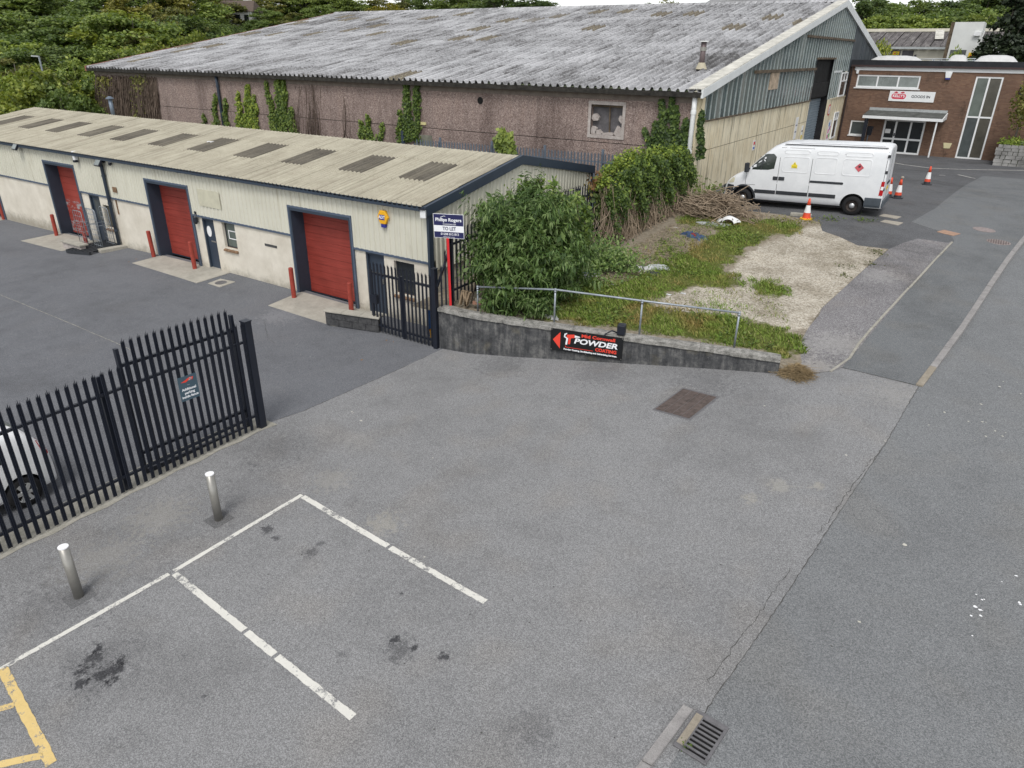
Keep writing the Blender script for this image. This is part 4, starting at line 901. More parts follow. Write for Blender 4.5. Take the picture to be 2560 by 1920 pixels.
# patched board in the glazing, cream boards, white upvc windows, slate cladding to the right
q = MB(); q.box(WX-.01, WX+.05, 38.25, 39.75, 5.95, 6.72); q.build('patch_board', plain('flaking_board', (.42,.33,.24), .9, var=.5, scale=4, coords='pos'), wh)
q = MB(); q.add([(WX,57.95,4.9),(WX,FY,4.9),(WX,FY,roofz(FY)),(WX,57.95,roofz(57.95))], [(0,1,2,3)]); q.box(WX-.02,WX+.05,57.85,58.05,4.9,roofz(58)); q.build('slate_cladding', M['slatewall'], wh)
for y in (61.5, 62.2, 63.4, 65.0, 66.2, 67.4, 69, 70.5): 
    q = MB(); q.box(WX-.01, WX+.02, y-.05, y+.05, 6.5, roofz(y)-.05); q.build('cover_strip', M['slatewall'] if y > 62.5 else plain('pale_strip', (.07,.085,.10), .5), wh)
def upvc(parent, x, y0, y1, z0, z1, split, glassm):
    q = MB(); w = .09
    q.box(x-.02,x+.06,y0,y1,z1-w,z1); q.box(x-.02,x+.06,y0,y1,z0,z0+w); q.box(x-.02,x+.06,y0,y0+w,z0+w,z1-w); q.box(x-.02,x+.06,y1-w,y1,z0+w,z1-w)
    q.box(x-.02,x+.06,y0+w,y1-w,split-.04,split+.04); ym = (y0+y1)/2; q.box(x-.02,x+.06,ym-.04,ym+.04,split+.04,z1-w)
    fr = q.build('window_frame', M['white_pvc'], parent); q = MB(); q.box(x-.01,x+.015,y0+w,y1-w,z0+w,z1-w); o = q.build('pane', glassm); o.parent = fr
upvc(wh, WX+.02, 55.75, 57.75, 4.95, 6.5, 5.95, M['glass_dark']); upvc(wh, WX+.01, 55.9, 57.3, 2.2, 3.95, 3.45, M['glass_dark'])
q = MB(); q.box(WX-.01,WX+.03,53.3,55.75,6.5,6.62); q.build('sill_board', M['barge_white'], wh)
q = MB(); q.box(WX-.02,WX+.05,53.4,58.5,4.88,4.94); q.build('ledge', M['creamwall'], wh)
# shutter in its recess
q = MB(); q.box(WX-.5,WX-.44,DY0,DY1,6.72,DZ); q.build('shutter_housing', plain('dark_brown_housing', (.035,.022,.022), .8), wh)
q = MB(); q.box(WX-.52,WX-.02,DY1-.02,DY1-.005,.6,DZ); q.build('door_reveal', plain('near_black_reveal', (.012,.012,.014), .8, var=.4), wh)  # far side of the recess, in a near-black colour
q = MB(); q.box(WX-.52,WX-.02,DY0+.0,DY0+.015,.6,DZ); q.build('door_reveal', M['creamwall'], wh)
q = MB(); q.box(WX-.52,WX+.06,DY0-.05,DY1+.05,DZ,DZ+.1); q.build('lintel', M['rusty'], wh)
q = MB(); q.box(WX-.5,WX-.47,DY0,DY1,.6,6.72); sr = q.build('roller_shutter', M['shutter'], wh)
for k in range(36):
    z0 = 1.0+k*.158; q = MB(); q.prism([(0,0),(.035,.03),(.035,.125),(0,.152)], (WX-.47,DY0+.02,z0), (1,0,0), (0,0,1), (0,1,0), DY1-DY0-.05); o = q.build('shutter_slat', M['shutter']); o.parent = sr
# flue on the slope
p = onplane((1752,150+28), (0,y_e2,z_e2), Vector((0,-sn,cs))); fz = p.z
fl = thing('roof_flue', 'brown insulated flue with flat cap on the warehouse roof', 'flue', (p.x,p.y,fz))
q = MB(); q.tube([(p.x,p.y,fz-.1),(p.x,p.y,fz+1.15)], .12, 12); q.build('pipe', plain('brown_flue', (.13,.10,.10), .5, .3), fl, smooth=True)
q = MB(); q.lathe([(.26,fz+.08),(.22,fz+.16),(.14,fz+.34)], (p.x,p.y,0), 12); q.build('collar', plain('tan_collar', (.42,.38,.28), .7), fl)
q = MB(); q.lathe([(.135,fz+.8),(.135,fz+.95)], (p.x,p.y,0), 12); q.build('band', M['steel'], fl)
q = MB(); q.lathe([(.2,fz+1.15),(.2,fz+1.19)], (p.x,p.y,0), 12); q.build('cap', M['white_paint'], fl)
# safety notices on the gable
def gnotice(y0, y1, z0, z1, label, strips):
    n_ = thing('safety_notice', label, 'sign', (WX+.01,(y0+y1)/2,z0)); q = MB(); q.box(WX+.004,WX+.02,y0,y1,z0,z1); q.build('board', M['white_paint'], n_)
    for k, (a, b, c_) in enumerate(strips):
        q = MB(); q.box(WX+.02,WX+.024,y0+(y1-y0)*.15,y1-(y1-y0)*.15,z0+(z1-z0)*a,z0+(z1-z0)*b); q.build('printed_band', plain('print%d' % k, c_, .6), n_)
p = onx((1882,373), WX); gnotice(p.y-.16, p.y+.22, p.z-.05, p.z+.42, 'white notice with red and blue print on the cream gable', [(.55,.85,(.6,.06,.06)),(.12,.32,(.03,.12,.45))])
p = onx((2002,340), WX); gnotice(p.y-.2, p.y+.2, p.z-.3, p.z+.6, 'small yellow and white notice left of the shutter', [(.05,.4,(.7,.55,.03)),(.6,.7,(.08,.08,.08))])
p = onx((1988,325), WX); gnotice(p.y-.25, p.y+.3, p.z-.5, p.z+.7, 'tall pale notice on the cream gable panel', [(.3,.36,(.2,.2,.25)),(.6,.66,(.2,.2,.25))])
p = onx((2072,275), WX); rs = thing('round_sign', 'round red-ringed speed sign on the cream door pier', 'sign', (WX+.03,53.9,p.z)); q = MB(); q.lathe([(.001,.0),(.36,.0),(.36,.012),(.001,.012)], (WX+.005,53.9,p.z), 20, axis='X'); q.build('ring', plain('sign_red', (.55,.03,.03), .5), rs); q = MB(); q.lathe([(.001,.0),(.27,.0),(.27,.006),(.001,.006)], (WX+.0175,53.9,p.z), 20, axis='X'); q.build('disc', M['white_paint'], rs)
text('5', .4, M['fence'], rs, frame((WX+.025,53.9,p.z), (0,1,0), (0,0,1)))
p = onx((2067,330), WX); nb_ = thing('notice_cluster', 'cluster of coloured safety stickers beside the lower white window', 'sign', (WX+.01,54.9,p.z))
q = MB(); q.box(WX+.004,WX+.015,54.55,55.5,p.z-.6,p.z+.75); q.build('board', M['white_paint'], nb_)
for k, (dy, dz, c_) in enumerate(((.1,.35,(.05,.2,.5)),(.5,.1,(.35,.06,.4)),(.1,-.1,(.65,.12,.3)),(.5,-.4,(.1,.4,.12)),(.1,-.45,(.6,.05,.25)))):
    q = MB(); q.box(WX+.015,WX+.019,54.6+dy,54.9+dy,p.z+dz,p.z+dz+.25); q.build('sticker', plain('sticker%d' % k, c_, .6), nb_)
# ------------------------------------------------------------------ brick goods-in building
def brickmat():
    t = NT('red_brown_brick'); v = t.pos()
    x, y, z = t.sep(v); uv = t.n('ShaderNodeCombineXYZ', X=x, Y=z).outputs[0]
    b = t.n('ShaderNodeTexBrick', Vector=uv, Scale=1.0); b.offset = .5
    for k, val in (('Mortar Size', .010), ('Brick Width', .225), ('Row Height', .075), ('Bias', 0.0), ('Mortar Smooth', .2)): b.inputs[k].default_value = val
    t.set(b.inputs['Color1'], (.14,.080,.054)); t.set(b.inputs['Color2'], (.20,.122,.082)); t.set(b.inputs['Mortar'], (.13,.10,.085))
    col = b.outputs['Color']; st = t.noise(t.map(v, (.9,.9,.5)), 1.1, 7, .75); col = t.mix(t.math('MULTIPLY', t.step(st, .52, .70), .72), col, (.035,.025,.02))
    f = t.noise(v, .5, 3); col = t.mix(1.0, col, t.ramp(f, [(.3, (.85,.85,.85)), (.7, (1.15,1.1,1.05))]), 'MULTIPLY')
    return t.out(col, .9, 0, .25, t.bump(b.outputs['Fac'], -.4, .01))
M['brick'] = brickmat(); M['felt'] = plain('black_roof_felt', (.018,.02,.024), .8, var=.3, scale=2, coords='pos')
M['canopy'] = plain('grey_canopy_felt', (.085,.09,.085), .85, var=.35, scale=2.5, coords='pos'); M['lead'] = plain('pale_lead', (.36,.38,.38), .6, var=.2, scale=5, coords='pos')
KY0 = 58.6
K = lambda px: ony(px, KY0)
kz = lambda x, y: (2080+x/5.925, 130+y/5.925)
GZ = lambda x: hm(x, KY0-.3)
kb = thing('brick_office', 'flat roofed brown brick goods-in building beside the warehouse', 'building', (-5,KY0,1.28))
KL_, KR_, KT = WX+.02, 8.5, K(kz(300,215)).z
def kopen(p_tl, p_br): a, b = K(p_tl), K(p_br); return a.x, b.x, b.z, a.z
w1 = kopen(kz(385,332), kz(1290,550)); w1 = (K(kz(385,332)).x, K(kz(1325,345)).x, w1[2], w1[3])
tw = (K((2441,192)).x, K((2511,192)).x, K((2387,395)).z, K((2441,191)).z)
dr = (K(kz(785,1005)).x, K(kz(1400,1025)).x, K(kz(1090,1515)).z, K(kz(960,1000)).z)
sw_ = (K(kz(285,1010)).x, K(kz(515,1010)).x+.12, K(kz(245,1225)).z, K(kz(285,1010)).z)
# wall cut round its openings
holes = sorted([w1, tw, dr, sw_], key=lambda h: h[0])
cutx = sorted(set([KL_, KR_]+[v_ for h in holes for v_ in h[:2]]))
q = MB()
for a, b in zip(cutx, cutx[1:]):
    m_ = (a+b)/2; segs = sorted([(h[2], h[3]) for h in holes if h[0] < m_ < h[1]]); z = .3
    for z0, z1 in segs: q.box(a, b, KY0, KY0+.25, z, z0); z = z1
    q.box(a, b, KY0, KY0+.25, z, KT)
bm = bmesh.new(); me = q.mesh('t', M['brick']); bm.from_mesh(me); bmesh.ops.remove_doubles(bm, verts=bm.verts[:], dist=.001)
me2 = bpy.data.meshes.new('brick_wall'); bm.to_mesh(me2); bm.free(); me2.materials.append(M['brick']); linked('brick_wall', me2, kb)
q = MB(); q.box(KR_-.25, KR_, KY0+.25, KY0+12, .3, KT); q.build('side_wall', M['brick'], kb)
q = MB(); q.box(KL_, KR_+.1, KY0+.1, KY0+12, KT, KT+.08); q.build('flat_roof', M['felt'], kb)
q = MB(); q.box(KL_-.02, KR_+.1, KY0-.12, KY0+.1, KT+.02, KT+.44); q.build('parapet_felt', M['felt'], kb)
q = MB(); q.box(KL_+.3, KR_+.1, KY0-.05, KY0-.005, KT-.22, KT-.005); q.build('white_fascia', M['white_pvc'], kb)
q = MB(); q.box(KL_+.05, KR_+.1, KY0-.19, KY0-.122, KT-.0, KT+.12); q.build('gutter', plain('brown_gutter', (.05,.03,.028), .6), kb)
q = MB(); q.tube([(KL_+.12,KY0-.1,KT),(KL_+.12,KY0-.1,1.2)], .06, 8); q.build('downpipe', plain('brown_pipe', (.025,.016,.015), .6), kb)
def kwin(h, cols, rows, mats, fw=.07, name='window'):
    a, b, z0, z1 = h; q = MB(); y0, y1 = KY0+.03, KY0+.10
    q.box(a,b,y0,y1,z1-fw,z1); q.box(a,b,y0,y1,z0,z0+fw); q.box(a,a+fw,y0,y1,z0+fw,z1-fw); q.box(b-fw,b,y0,y1,z0+fw,z1-fw)
    for c in cols: q.box(c-fw*.5,c+fw*.5,y0,y1,z0+fw,z1-fw)
    for r_ in rows:
        ce = [a+fw]+[v_ for c in cols for v_ in (c-fw*.5,c+fw*.5)]+[b-fw]
        for i in range(0, len(ce), 2): q.box(ce[i],ce[i+1],y0,y1,r_-fw*.5,r_+fw*.5)
    fr = q.build(name, M['white_pvc'], kb); xs_ = [a+fw]+list(cols)+[b-fw]; zs = [z0+fw]+list(rows)+[z1-fw]; k = 0
    for j in range(len(zs)-1):
        for i in range(len(xs_)-1):
            q = MB(); q.box(xs_[i],xs_[i+1],y0+.03,y0+.04,zs[j],zs[j+1]); o = q.build('pane', mats[k % len(mats)]); o.parent = fr; k += 1
    q = MB(); q.box(a,b,KY0+.2,KY0+.24,z0,z1); o = q.build('room_dark', M['black']); o.parent = fr
    return fr
w = w1[1]-w1[0]; kwin(w1, (w1[0]+w*.335, w1[0]+w*.665), (), [M['glass_net']], .10)
q = MB(); q.box(w1[0]-.1,w1[1]+.1,KY0-.08,KY0+.03,w1[2]-.07,w1[2]); q.build('window_sill', M['white_pvc'], kb)
kwin(tw, ((tw[0]+tw[1])/2,), (K(kz(0,0)).z*0 + K((2415,292)).z,), [M['glass_grey'], M['glass_brown'], M['glass_green'], M['glass_brown']], .10)
kwin(sw_, (), (), [M['glass_grey']], .09); q = MB(); q.box(sw_[0]-.06,sw_[1],KY0-.06,KY0+.03,sw_[2]-.06,sw_[2]); q.build('window_sill', M['white_pvc'], kb)
d1, d2 = dr[0]+(dr[1]-dr[0])*.30, dr[0]+(dr[1]-dr[0])*.66
ds = kwin(dr, (d1, d2), (dr[2]+(dr[3]-dr[2])*.43,), [M['glass_dark']], .12, 'entrance_doors')
q = MB(); q.box(d1-.03,d1+.05,KY0-.03,KY0+.03,dr[2]+1.15,dr[2]+1.35); o = q.build('handle', M['fence']); o.parent = ds
q = MB(); q.box(d1-.62,d1-.28,KY0+.045,KY0+.055,dr[2]+1.32,dr[2]+1.6); o = q.build('notice', M['paper']); o.parent = ds
q = MB(); q.box(dr[0]-.1,dr[1]+.1,KY0-.25,KY0+.2,dr[2]-.3,dr[2]-.02); q.build('step', M['apron'], kb)
# porch canopy
ca, cb_ = K(kz(565,810)).x, K(kz(1720,860)).x; cz = K(kz(565,830)).z; CP = 1.15
fz_ = ony(kz(460,930), KY0-CP).z; fx0, fx1 = ony(kz(460,930), KY0-CP).x, ony(kz(1640,985), KY0-CP).x
cn = thing('porch_canopy', 'grey felted porch canopy with white fascia over the brick entrance', 'canopy', ((fx0+fx1)/2,KY0-.6,fz_))
q = MB(); q.add([(fx0,KY0-CP,fz_),(fx1,KY0-CP,fz_),(cb_,KY0-.005,cz-.1),(ca,KY0-.005,cz-.1),(fx0,KY0-CP,fz_-.06),(fx1,KY0-CP,fz_-.06),(cb_,KY0-.005,cz-.2),(ca,KY0-.005,cz-.2)], [(0,1,2,3),(7,6,5,4),(4,5,1,0),(5,6,2,1),(7,4,0,3)]); q.build('roof', M['canopy'], cn)
q = MB(); q.box(ca,cb_,KY0-.06,KY0-.003,cz-.12,cz+.06); q.build('flashing', M['lead'], cn)
q = MB(); q.box(fx0,fx1,KY0-CP-.06,KY0-CP-.002,fz_-.2,fz_-.02); q.build('fascia', M['white_pvc'], cn)
q = MB(); q.add([(fx1,KY0-CP-.06,fz_-.2),(fx1+.05,KY0-CP-.06,fz_-.2),(fx1+.05,KY0-CP-.06,fz_),(fx1,KY0-CP-.06,fz_),(cb_,KY0-.005,fz_-.1),(cb_+.05,KY0-.005,fz_-.1),(cb_+.05,KY0-.005,cz-.1),(cb_,KY0-.005,cz-.1)], [(0,1,2,3),(1,5,6,2),(4,7,6,5),(0,3,7,4),(3,2,6,7),(0,4,5,1)]); q.build('end_board', M['white_pvc'], cn)
px_ = ony(kz(1560,1020), KY0-CP+.05).x; gz = hm(px_, KY0-CP)
q = MB(); q.tube([(px_,KY0-CP+.06,fz_-.06),(px_,KY0-CP+.06,gz-.02)], .055, 8); q.build('post', M['white_pvc'], cn)
q = MB(); x_ = ony(kz(510,1000), KY0-CP+.1).x; q.box(x_-.1,x_+.12,KY0-CP+.06,KY0-CP+.2,hm(x_,KY0-CP)-.02,fz_-.06); q.build('post', M['fence'], cn)
# sign with red lozenge and lettering
sa, sb = K(kz(865,572)), K(kz(1520,750)); sx1 = K(kz(1540,590)).x
sg = thing('goods_in_sign', 'white sign with a red lozenge and GOODS IN lettering', 'sign', ((sa.x+sx1)/2,KY0-.02,sb.z)); sz0, sz1 = sb.z, sa.z
q = MB(); q.box(sa.x,sx1,KY0-.05,KY0-.005,sz0,sz1); q.build('board', M['white_pvc'], sg)
M['sign_red'] = plain('sign_crimson', (.62,.045,.085), .5, var=.05); sh_ = sz1-sz0; cx, czn = sa.x+sh_*.92, sz0+sh_*.47
loz = []
for k in range(28):
    a = 2*math.pi*k/28; loz.append((cx+sh_*.68*math.copysign(abs(math.cos(a))**.45, math.cos(a))*(1+.06*math.sin(a)), czn+sh_*.27*math.copysign(abs(math.sin(a))**.6, math.sin(a))*(1+.05*math.cos(6*a))))
q = MB(); q.prism(loz, (0,KY0-.05,0), (1,0,0), (0,0,1), (0,-1,0), .006); q.build('emblem', M['sign_red'], sg)
for k, (dx, dz) in enumerate(((-.42,.37),(-.3,.41),(-.2,.36),(.2,.36),(.32,.41),(.42,.37),(-.3,.33),(.3,.33))):
    q = MB(); q.prism([(cx+sh_*dx-.05,czn+sh_*dz-.02),(cx+sh_*dx+.06,czn+sh_*dz-.01),(cx+sh_*dx+.03,czn+sh_*dz+.05),(cx+sh_*dx-.04,czn+sh_*dz+.04)], (0,KY0-.05,0), (1,0,0), (0,0,1), (0,-1,0), .005); q.build('emblem_flourish', M['sign_red'], sg)
text("KELLY'S", sh_*.36, M['white_pvc'], sg, frame((cx,KY0-.06,czn+.02), (1,0,0), (0,0,1)), bold=.008, xs=.95)
text('GOODS IN', sh_*.36, M['fence'], sg, frame((sa.x+(sx1-sa.x)*.70,KY0-.056,sz0+sh_*.5), (1,0,0), (0,0,1)), bold=.004)
# small fittings on the brick
def small(name, label, cat, px, size, mat, d=.12):
    p = K(px); t_ = thing(name, label, cat, (p.x,KY0,p.z)); q = MB(); w_, h_ = size; q.prism([(-w_*.35,-h_*.5),(w_*.35,-h_*.5),(w_*.5,h_*.5),(-w_*.5,h_*.5)], (p.x,KY0-.003,p.z), (1,0,0), (0,0,1), (0,-1,0), d); q.build('case', mat, t_, bevel=.02)
    return t_, p
t_, p = small('wall_sensor', 'small white sensor at the brick corner above the window', 'sensor', kz(383,290), (.2,.26), M['white_pvc'])
t_, p = small('alarm_siren', 'white wedge shaped alarm siren high on the brick', 'alarm box', kz(1728,338), (.42,.38), M['white_pvc']); q = MB(); q.box(p.x-.13,p.x+.15,KY0-.1,KY0-.004,p.z-.28,p.z-.2); q.build('strobe', M['blue_label'], t_)
t_, p = small('meter_box', 'pale yellow meter cover low on the brick wall', 'meter box', kz(1705,1388), (.52,.36), plain('cream_cover', (.55,.50,.30), .7), .03)
t_, p = small('post_box', 'black wall post box left of the entrance', 'post box', kz(560,1165), (.4,.6), M['fence']); q = MB(); q.tube([(p.x-.05,KY0-.06,p.z-.3),(p.x-.05,KY0-.06,1.2)], .04, 8); q.build('stand_pipe', M['galv'], t_)
t_, p = small('wall_lantern', 'black wall lantern at the edge of the brick wall', 'lamp', (2556,228), (.34,.5), M['fence'], .25); q = MB(); q.box(p.x-.1,p.x+.1,KY0-.26,KY0-.255,p.z-.12,p.z+.05); q.build('lens', M['brown_tile'], t_)
# roof domes and a rail on the flat roof
def dome(pxc, wpx, y, label, h_=.45):
    p = ony(pxc, y); wd = wpx/2*y/1700; t_ = thing('roof_dome', label, 'rooflight', (p.x,y,KT+.08)); z0 = KT+.085
    q = MB(); q.box(p.x-wd,p.x+wd,y-.8,y+.8,z0,z0+.3); q.build('kerb_frame', M['lead'], t_)
    q = MB(); pr = [(-wd*1.05,.3),(-wd*.95,.42),(-wd*.75,.3+h_*.8),(-wd*.4,.3+h_),(wd*.4,.3+h_),(wd*.75,.3+h_*.8),(wd*.95,.42),(wd*1.05,.3)]
    rows = []
    for yy, s_ in ((y-.85,.0),(y-.6,.75),(y-.25,1),(y+.25,1),(y+.6,.75),(y+.85,0)): rows.append([(p.x+a*(1-.04*(1-s_)), yy, z0+.3+(b-.3)*s_) for a, b in pr])
    q.sheet(rows); q.build('dome', plain('milky_acrylic', (.56,.56,.55), .3, 0, .5, .1, 3), t_, smooth=True)
dome((2240,152), 88, 62, 'broad low milky rooflight dome by the slate gable', .35); dome((2395,152), 32, 63.5, 'small milky rooflight dome on the flat roof'); dome((2491,150), 68, 62, 'rounded milky rooflight dome by the conifer')
rl = thing('roof_rail', 'thin galvanised guard rail on the flat roof', 'railing', (-3,67,KT+.08)); za = ony((2280,148), 67).z
for (a, b, z_) in ((2282,2440,148),(2282,2440,153)):
    q = MB(); pa, pb = ony((a,z_), 67), ony((b,z_-1), 67); q.tube([pa, pb], .035, 6); q.build('rail', M['galv_rail'], rl)
for x_ in (2290,2335,2352,2400,2436):
    pa = ony((x_,148), 67); q = MB(); q.tube([pa, (pa.x,67,KT+.06)], .035, 6); q.build('upright', M['galv_rail'], rl)
# ------------------------------------------------------------------ derelict white building further back
DYB = 84.0; D_ = lambda px, y=DYB: ony(px, y); dz = lambda x, y: (2120+x/5.027, 30+y/5.027)
M['offwhite'] = plain('dirty_white_render', (.58,.55,.46), .9, var=.12, scale=.6, coords='pos'); M['tower'] = plain('white_tower_render', (.62,.63,.61), .85, var=.12, scale=.5, coords='pos')
t = NT('tarred_slates'); v = t.pos(); st = t.noise(t.map(v, (2.4,.3,.3)), 1.6, 6, .8); M['oldroof'] = t.out(t.ramp(t.math('ADD', t.math('MULTIPLY', st, .7), t.math('MULTIPLY', t.noise(v, 3, 4, .8), .3)), [(.35, (.045,.04,.04)), (.5, (.10,.09,.088)), (.64, (.26,.245,.235))]), .9)
db = thing('derelict_factory', 'low derelict off-white factory with a dark streaked roof', 'building', (-2,DYB,1.5))
xl_, xr_ = D_(dz(330,430)).x-5, D_(dz(1900,430)).x+6; ze_ = D_(dz(600,430)).z
q = MB(); q.box(xl_, xr_, DYB, DYB+.3, .5, ze_); q.build('wall', M['offwhite'], db)
rz_ = ony(dz(800,250), DYB+7).z
nsl = 26
for k in range(nsl):
    a, b = xl_+(xr_-xl_)*k/nsl, xl_+(xr_-xl_)*(k+1)/nsl-.06; q = MB(); zo = .04*(k % 2)
    q.add([(a,DYB-.4,ze_-.05+zo),(b,DYB-.4,ze_-.05+zo),(b,DYB+7,rz_+zo),(a,DYB+7,rz_+zo),(a,DYB-.4,ze_-.12+zo),(b,DYB-.4,ze_-.12+zo)], [(0,1,2,3),(4,5,1,0)]); q.build('roof_strip', M['oldroof'], db)
q = MB(); q.add([(xl_,DYB+7,rz_),(xr_,DYB+7,rz_),(xr_,DYB+14,ze_),(xl_,DYB+14,ze_)], [(0,1,2,3)]); q.build('rear_roof_slope', M['oldroof'], db)
q = MB(); q.box(xl_,xr_,DYB+6.8,DYB+7.2,rz_+.02,rz_+.3); q.build('ridge', M['offwhite'], db)
q = MB(); q.box(xl_,xr_,DYB-.5,DYB-.41,ze_-.25,ze_-.05); q.build('gutter', M['lead'], db)
q = MB(); a, b = ony(dz(1100,245), DYB+6), ony(dz(1210,245), DYB+6); c_, d_ = D_(dz(1085,360), DYB+2.5), D_(dz(1195,360), DYB+2.5); q.add([c_+Vector((0,0,.15)), d_+Vector((0,0,.15)), b+Vector((0,0,.15)), a+Vector((0,0,.15))], [(0,1,2,3)]); q.build('patch_sheet', M['verge'], db)
def drect(a, b, mat, name, d=.05, par=None, y=DYB): p0, p1 = D_(a, y), D_(b, y); q = MB(); q.box(min(p0.x,p1.x),max(p0.x,p1.x),y-d,y-.003,min(p0.z,p1.z),max(p0.z,p1.z)); return q.build(name, mat, par or db)
M['boardup'] = plain('grey_boarding', (.10,.095,.10), .8, var=.2)
o = drect(dz(545,480), dz(640,600), M['boardup'], 'boarded_window'); o = drect(dz(690,482), dz(808,588), M['boardup'], 'boarded_window'); drect(dz(836,535), dz(856,566), M['boardup'], 'vent'); drect(dz(1065,588), dz(1082,640), M['white_pvc'], 'electric_box')
def warn(a, b, label, par_y):
    p0, p1 = D_(a, par_y), D_(b, par_y); t_ = thing('warning_sign', label, 'sign', ((p0.x+p1.x)/2,par_y-.08,p1.z)); q = MB(); q.box(p0.x,p1.x,par_y-.10,par_y-.07,p1.z,p0.z); q.build('board', plain('sign_yellow', (.75,.52,.03), .6), t_)
    zz = p0.z-p1.z; q = MB(); q.box(p0.x+.1,p1.x-.1,par_y-.108,par_y-.102,p1.z+zz*.25,p1.z+zz*.5); q.build('printed_band', plain('sign_red2', (.6,.04,.03), .6), t_)
warn(dz(570,493), dz(640,540), 'yellow and red warning sign on the boarded window', DYB)
TY = 80.5; tb = thing('white_tower', 'tall white rendered lift tower beside the derelict factory', 'tower', (D_(dz(1480,640), TY).x,TY,1.5))
ta, tb_ = D_(dz(1350,125), TY).x, D_(dz(1722,125), TY).x; tz = D_(dz(1500,125), TY).z
q = MB(); q.box(ta,tb_,TY,TY+3.5,.5,tz); q.build('shaft', M['tower'], tb)
q = MB(); q.box(ta-.3,ta-.002,TY+.1,TY+.25,.5,tz); q.build('side_flashing', M['rusty'], tb)
def trect(a, b, mat, name): p0, p1 = D_(a, TY), D_(b, TY); q = MB(); q.box(min(p0.x,p1.x),max(p0.x,p1.x),TY-.05,TY-.003,min(p0.z,p1.z),max(p0.z,p1.z)); return q.build(name, mat, tb)
trect(dz(1290,475), dz(1460,600), M['glass_grey'], 'window'); q = MB(); p = D_(dz(1628,275), TY); q.box(p.x-.25,p.x+.25,TY-.25,TY,p.z-.15,p.z+.15); q.build('lamp', M['white_pvc'], tb)
warn(dz(1522,510), dz(1588,585), 'yellow warning sign on the white tower', TY)
q = MB(); pa, pb = D_(dz(1650,400), TY+1), D_(dz(1720,240), TY+1); q.bar(pa, pb, .5, .1); q.build('loose_panel', M['white_paint'], tb)
pa, pb = D_(dz(1625,460), TY+2), D_(dz(1740,640), TY+2); q = MB(); q.box(pa.x,pb.x+.8,TY+2,TY+2.3,.5,pa.z); q.build('side_lobby', M['white_paint'], tb)
# far grey shed beyond the ridge
FS = 98.0; a, b = ony((1755,16), FS), ony((2016,8), FS); fs = thing('far_grey_shed', 'grey roofed shed with white rooflights behind the warehouse ridge', 'building', ((a.x+b.x)/2,FS,3))
tz_ = ony((1760,-22), FS+9).z
q = MB(); q.box(a.x,b.x,FS+.3,FS+.5,1.5,a.z); q.build('wall', M['offwhite'], fs)
M['greyroof'] = plain('grey_sheet_roof', (.24,.24,.24), .8, var=.1, scale=.5, coords='pos')
q = MB(); q.add([(a.x-.3,FS,a.z),(b.x+.3,FS,a.z),(b.x+.3,FS+9,tz_),(a.x-.3,FS+9,tz_),(a.x-.3,FS+18,a.z),(b.x+.3,FS+18,a.z)], [(0,1,2,3),(3,2,5,4)]); q.build('roof', M['greyroof'], fs)
q = MB(); q.add([(a.x,FS+.2,a.z),(a.x,FS+17.8,a.z),(a.x,FS+9,tz_-.05)], [(0,1,2)]); q.add([(b.x,FS+.2,a.z),(b.x,FS+17.8,a.z),(b.x,FS+9,tz_-.05)], [(2,1,0)]); q.build('gable', M['greyroof'], fs)
for k in range(12):
    if k in (4, 8): continue
    x0 = a.x+1.2+k*(b.x-a.x-2)/12; q = MB(); s_ = lambda f: (FS+9*f, a.z+(tz_-a.z)*f+.06); (y0, z0), (y1, z1) = s_(.32), s_(.62)
    q.add([(x0,y0,z0),(x0+.95,y0,z0),(x0+.95,y1,z1),(x0,y1,z1)], [(0,1,2,3)]); q.build('rooflight', M['white_paint'], fs)
# little white house in the trees
HD = 150.0; c0 = CO + ray((592,30))*HD; hs = thing('distant_house', 'small white house with brown roof among the trees', 'house', (c0.x,c0.y,c0.z-6)); u = Vector((_r.x,_r.y,0)).normalized(); n_ = Vector((-u.y,u.x,0))
def hb(q, u0, u1, z0, z1, d0, d1):
    vs = [c0+u*a+n_*d+Vector((0,0,z)) for z in (z0,z1) for (a, d) in ((u0,d0),(u1,d0),(u1,d1),(u0,d1))]; q.add(vs, [(3,2,1,0),(4,5,6,7),(0,1,5,4),(1,2,6,5),(2,3,7,6),(3,0,4,7)])
q = MB(); hb(q, -2.2, 2.6, -6, .2, 0, 7); q.build('wall', M['white_paint'], hs)
q = MB(); q.add([c0+u*-2.6+n_*-.3+Vector((0,0,.1)), c0+u*3+n_*-.3+Vector((0,0,.1)), c0+u*2.2+n_*3.5+Vector((0,0,2.0)), c0+u*-5.5+n_*3.5+Vector((0,0,2.0)), c0+u*-6+n_*.6+Vector((0,0,.3)), c0+u*3+n_*7.3+Vector((0,0,.1)), c0+u*-2.6+n_*7.3+Vector((0,0,.1))], [(0,1,2,3),(4,0,3),(1,5,2),(5,6,3,2)]); q.build('roof', plain('brown_tiles', (.10,.075,.06), .9, var=.2), hs)
for (a, b, z0, z1) in ((-.7,.5,-1.7,-.4),(1.2,2.0,-1.6,-.4)):
    q = MB(); hb(q, a, b, z0, z1, -.06, -.005); o = q.build('window', M['glass_dark'], hs)
q = MB(); hb(q, -4.6, -3.8, .6, 3.0, 3.0, 3.8); q.build('chimney', plain('chimney_brick', (.25,.10,.06), .9), hs)
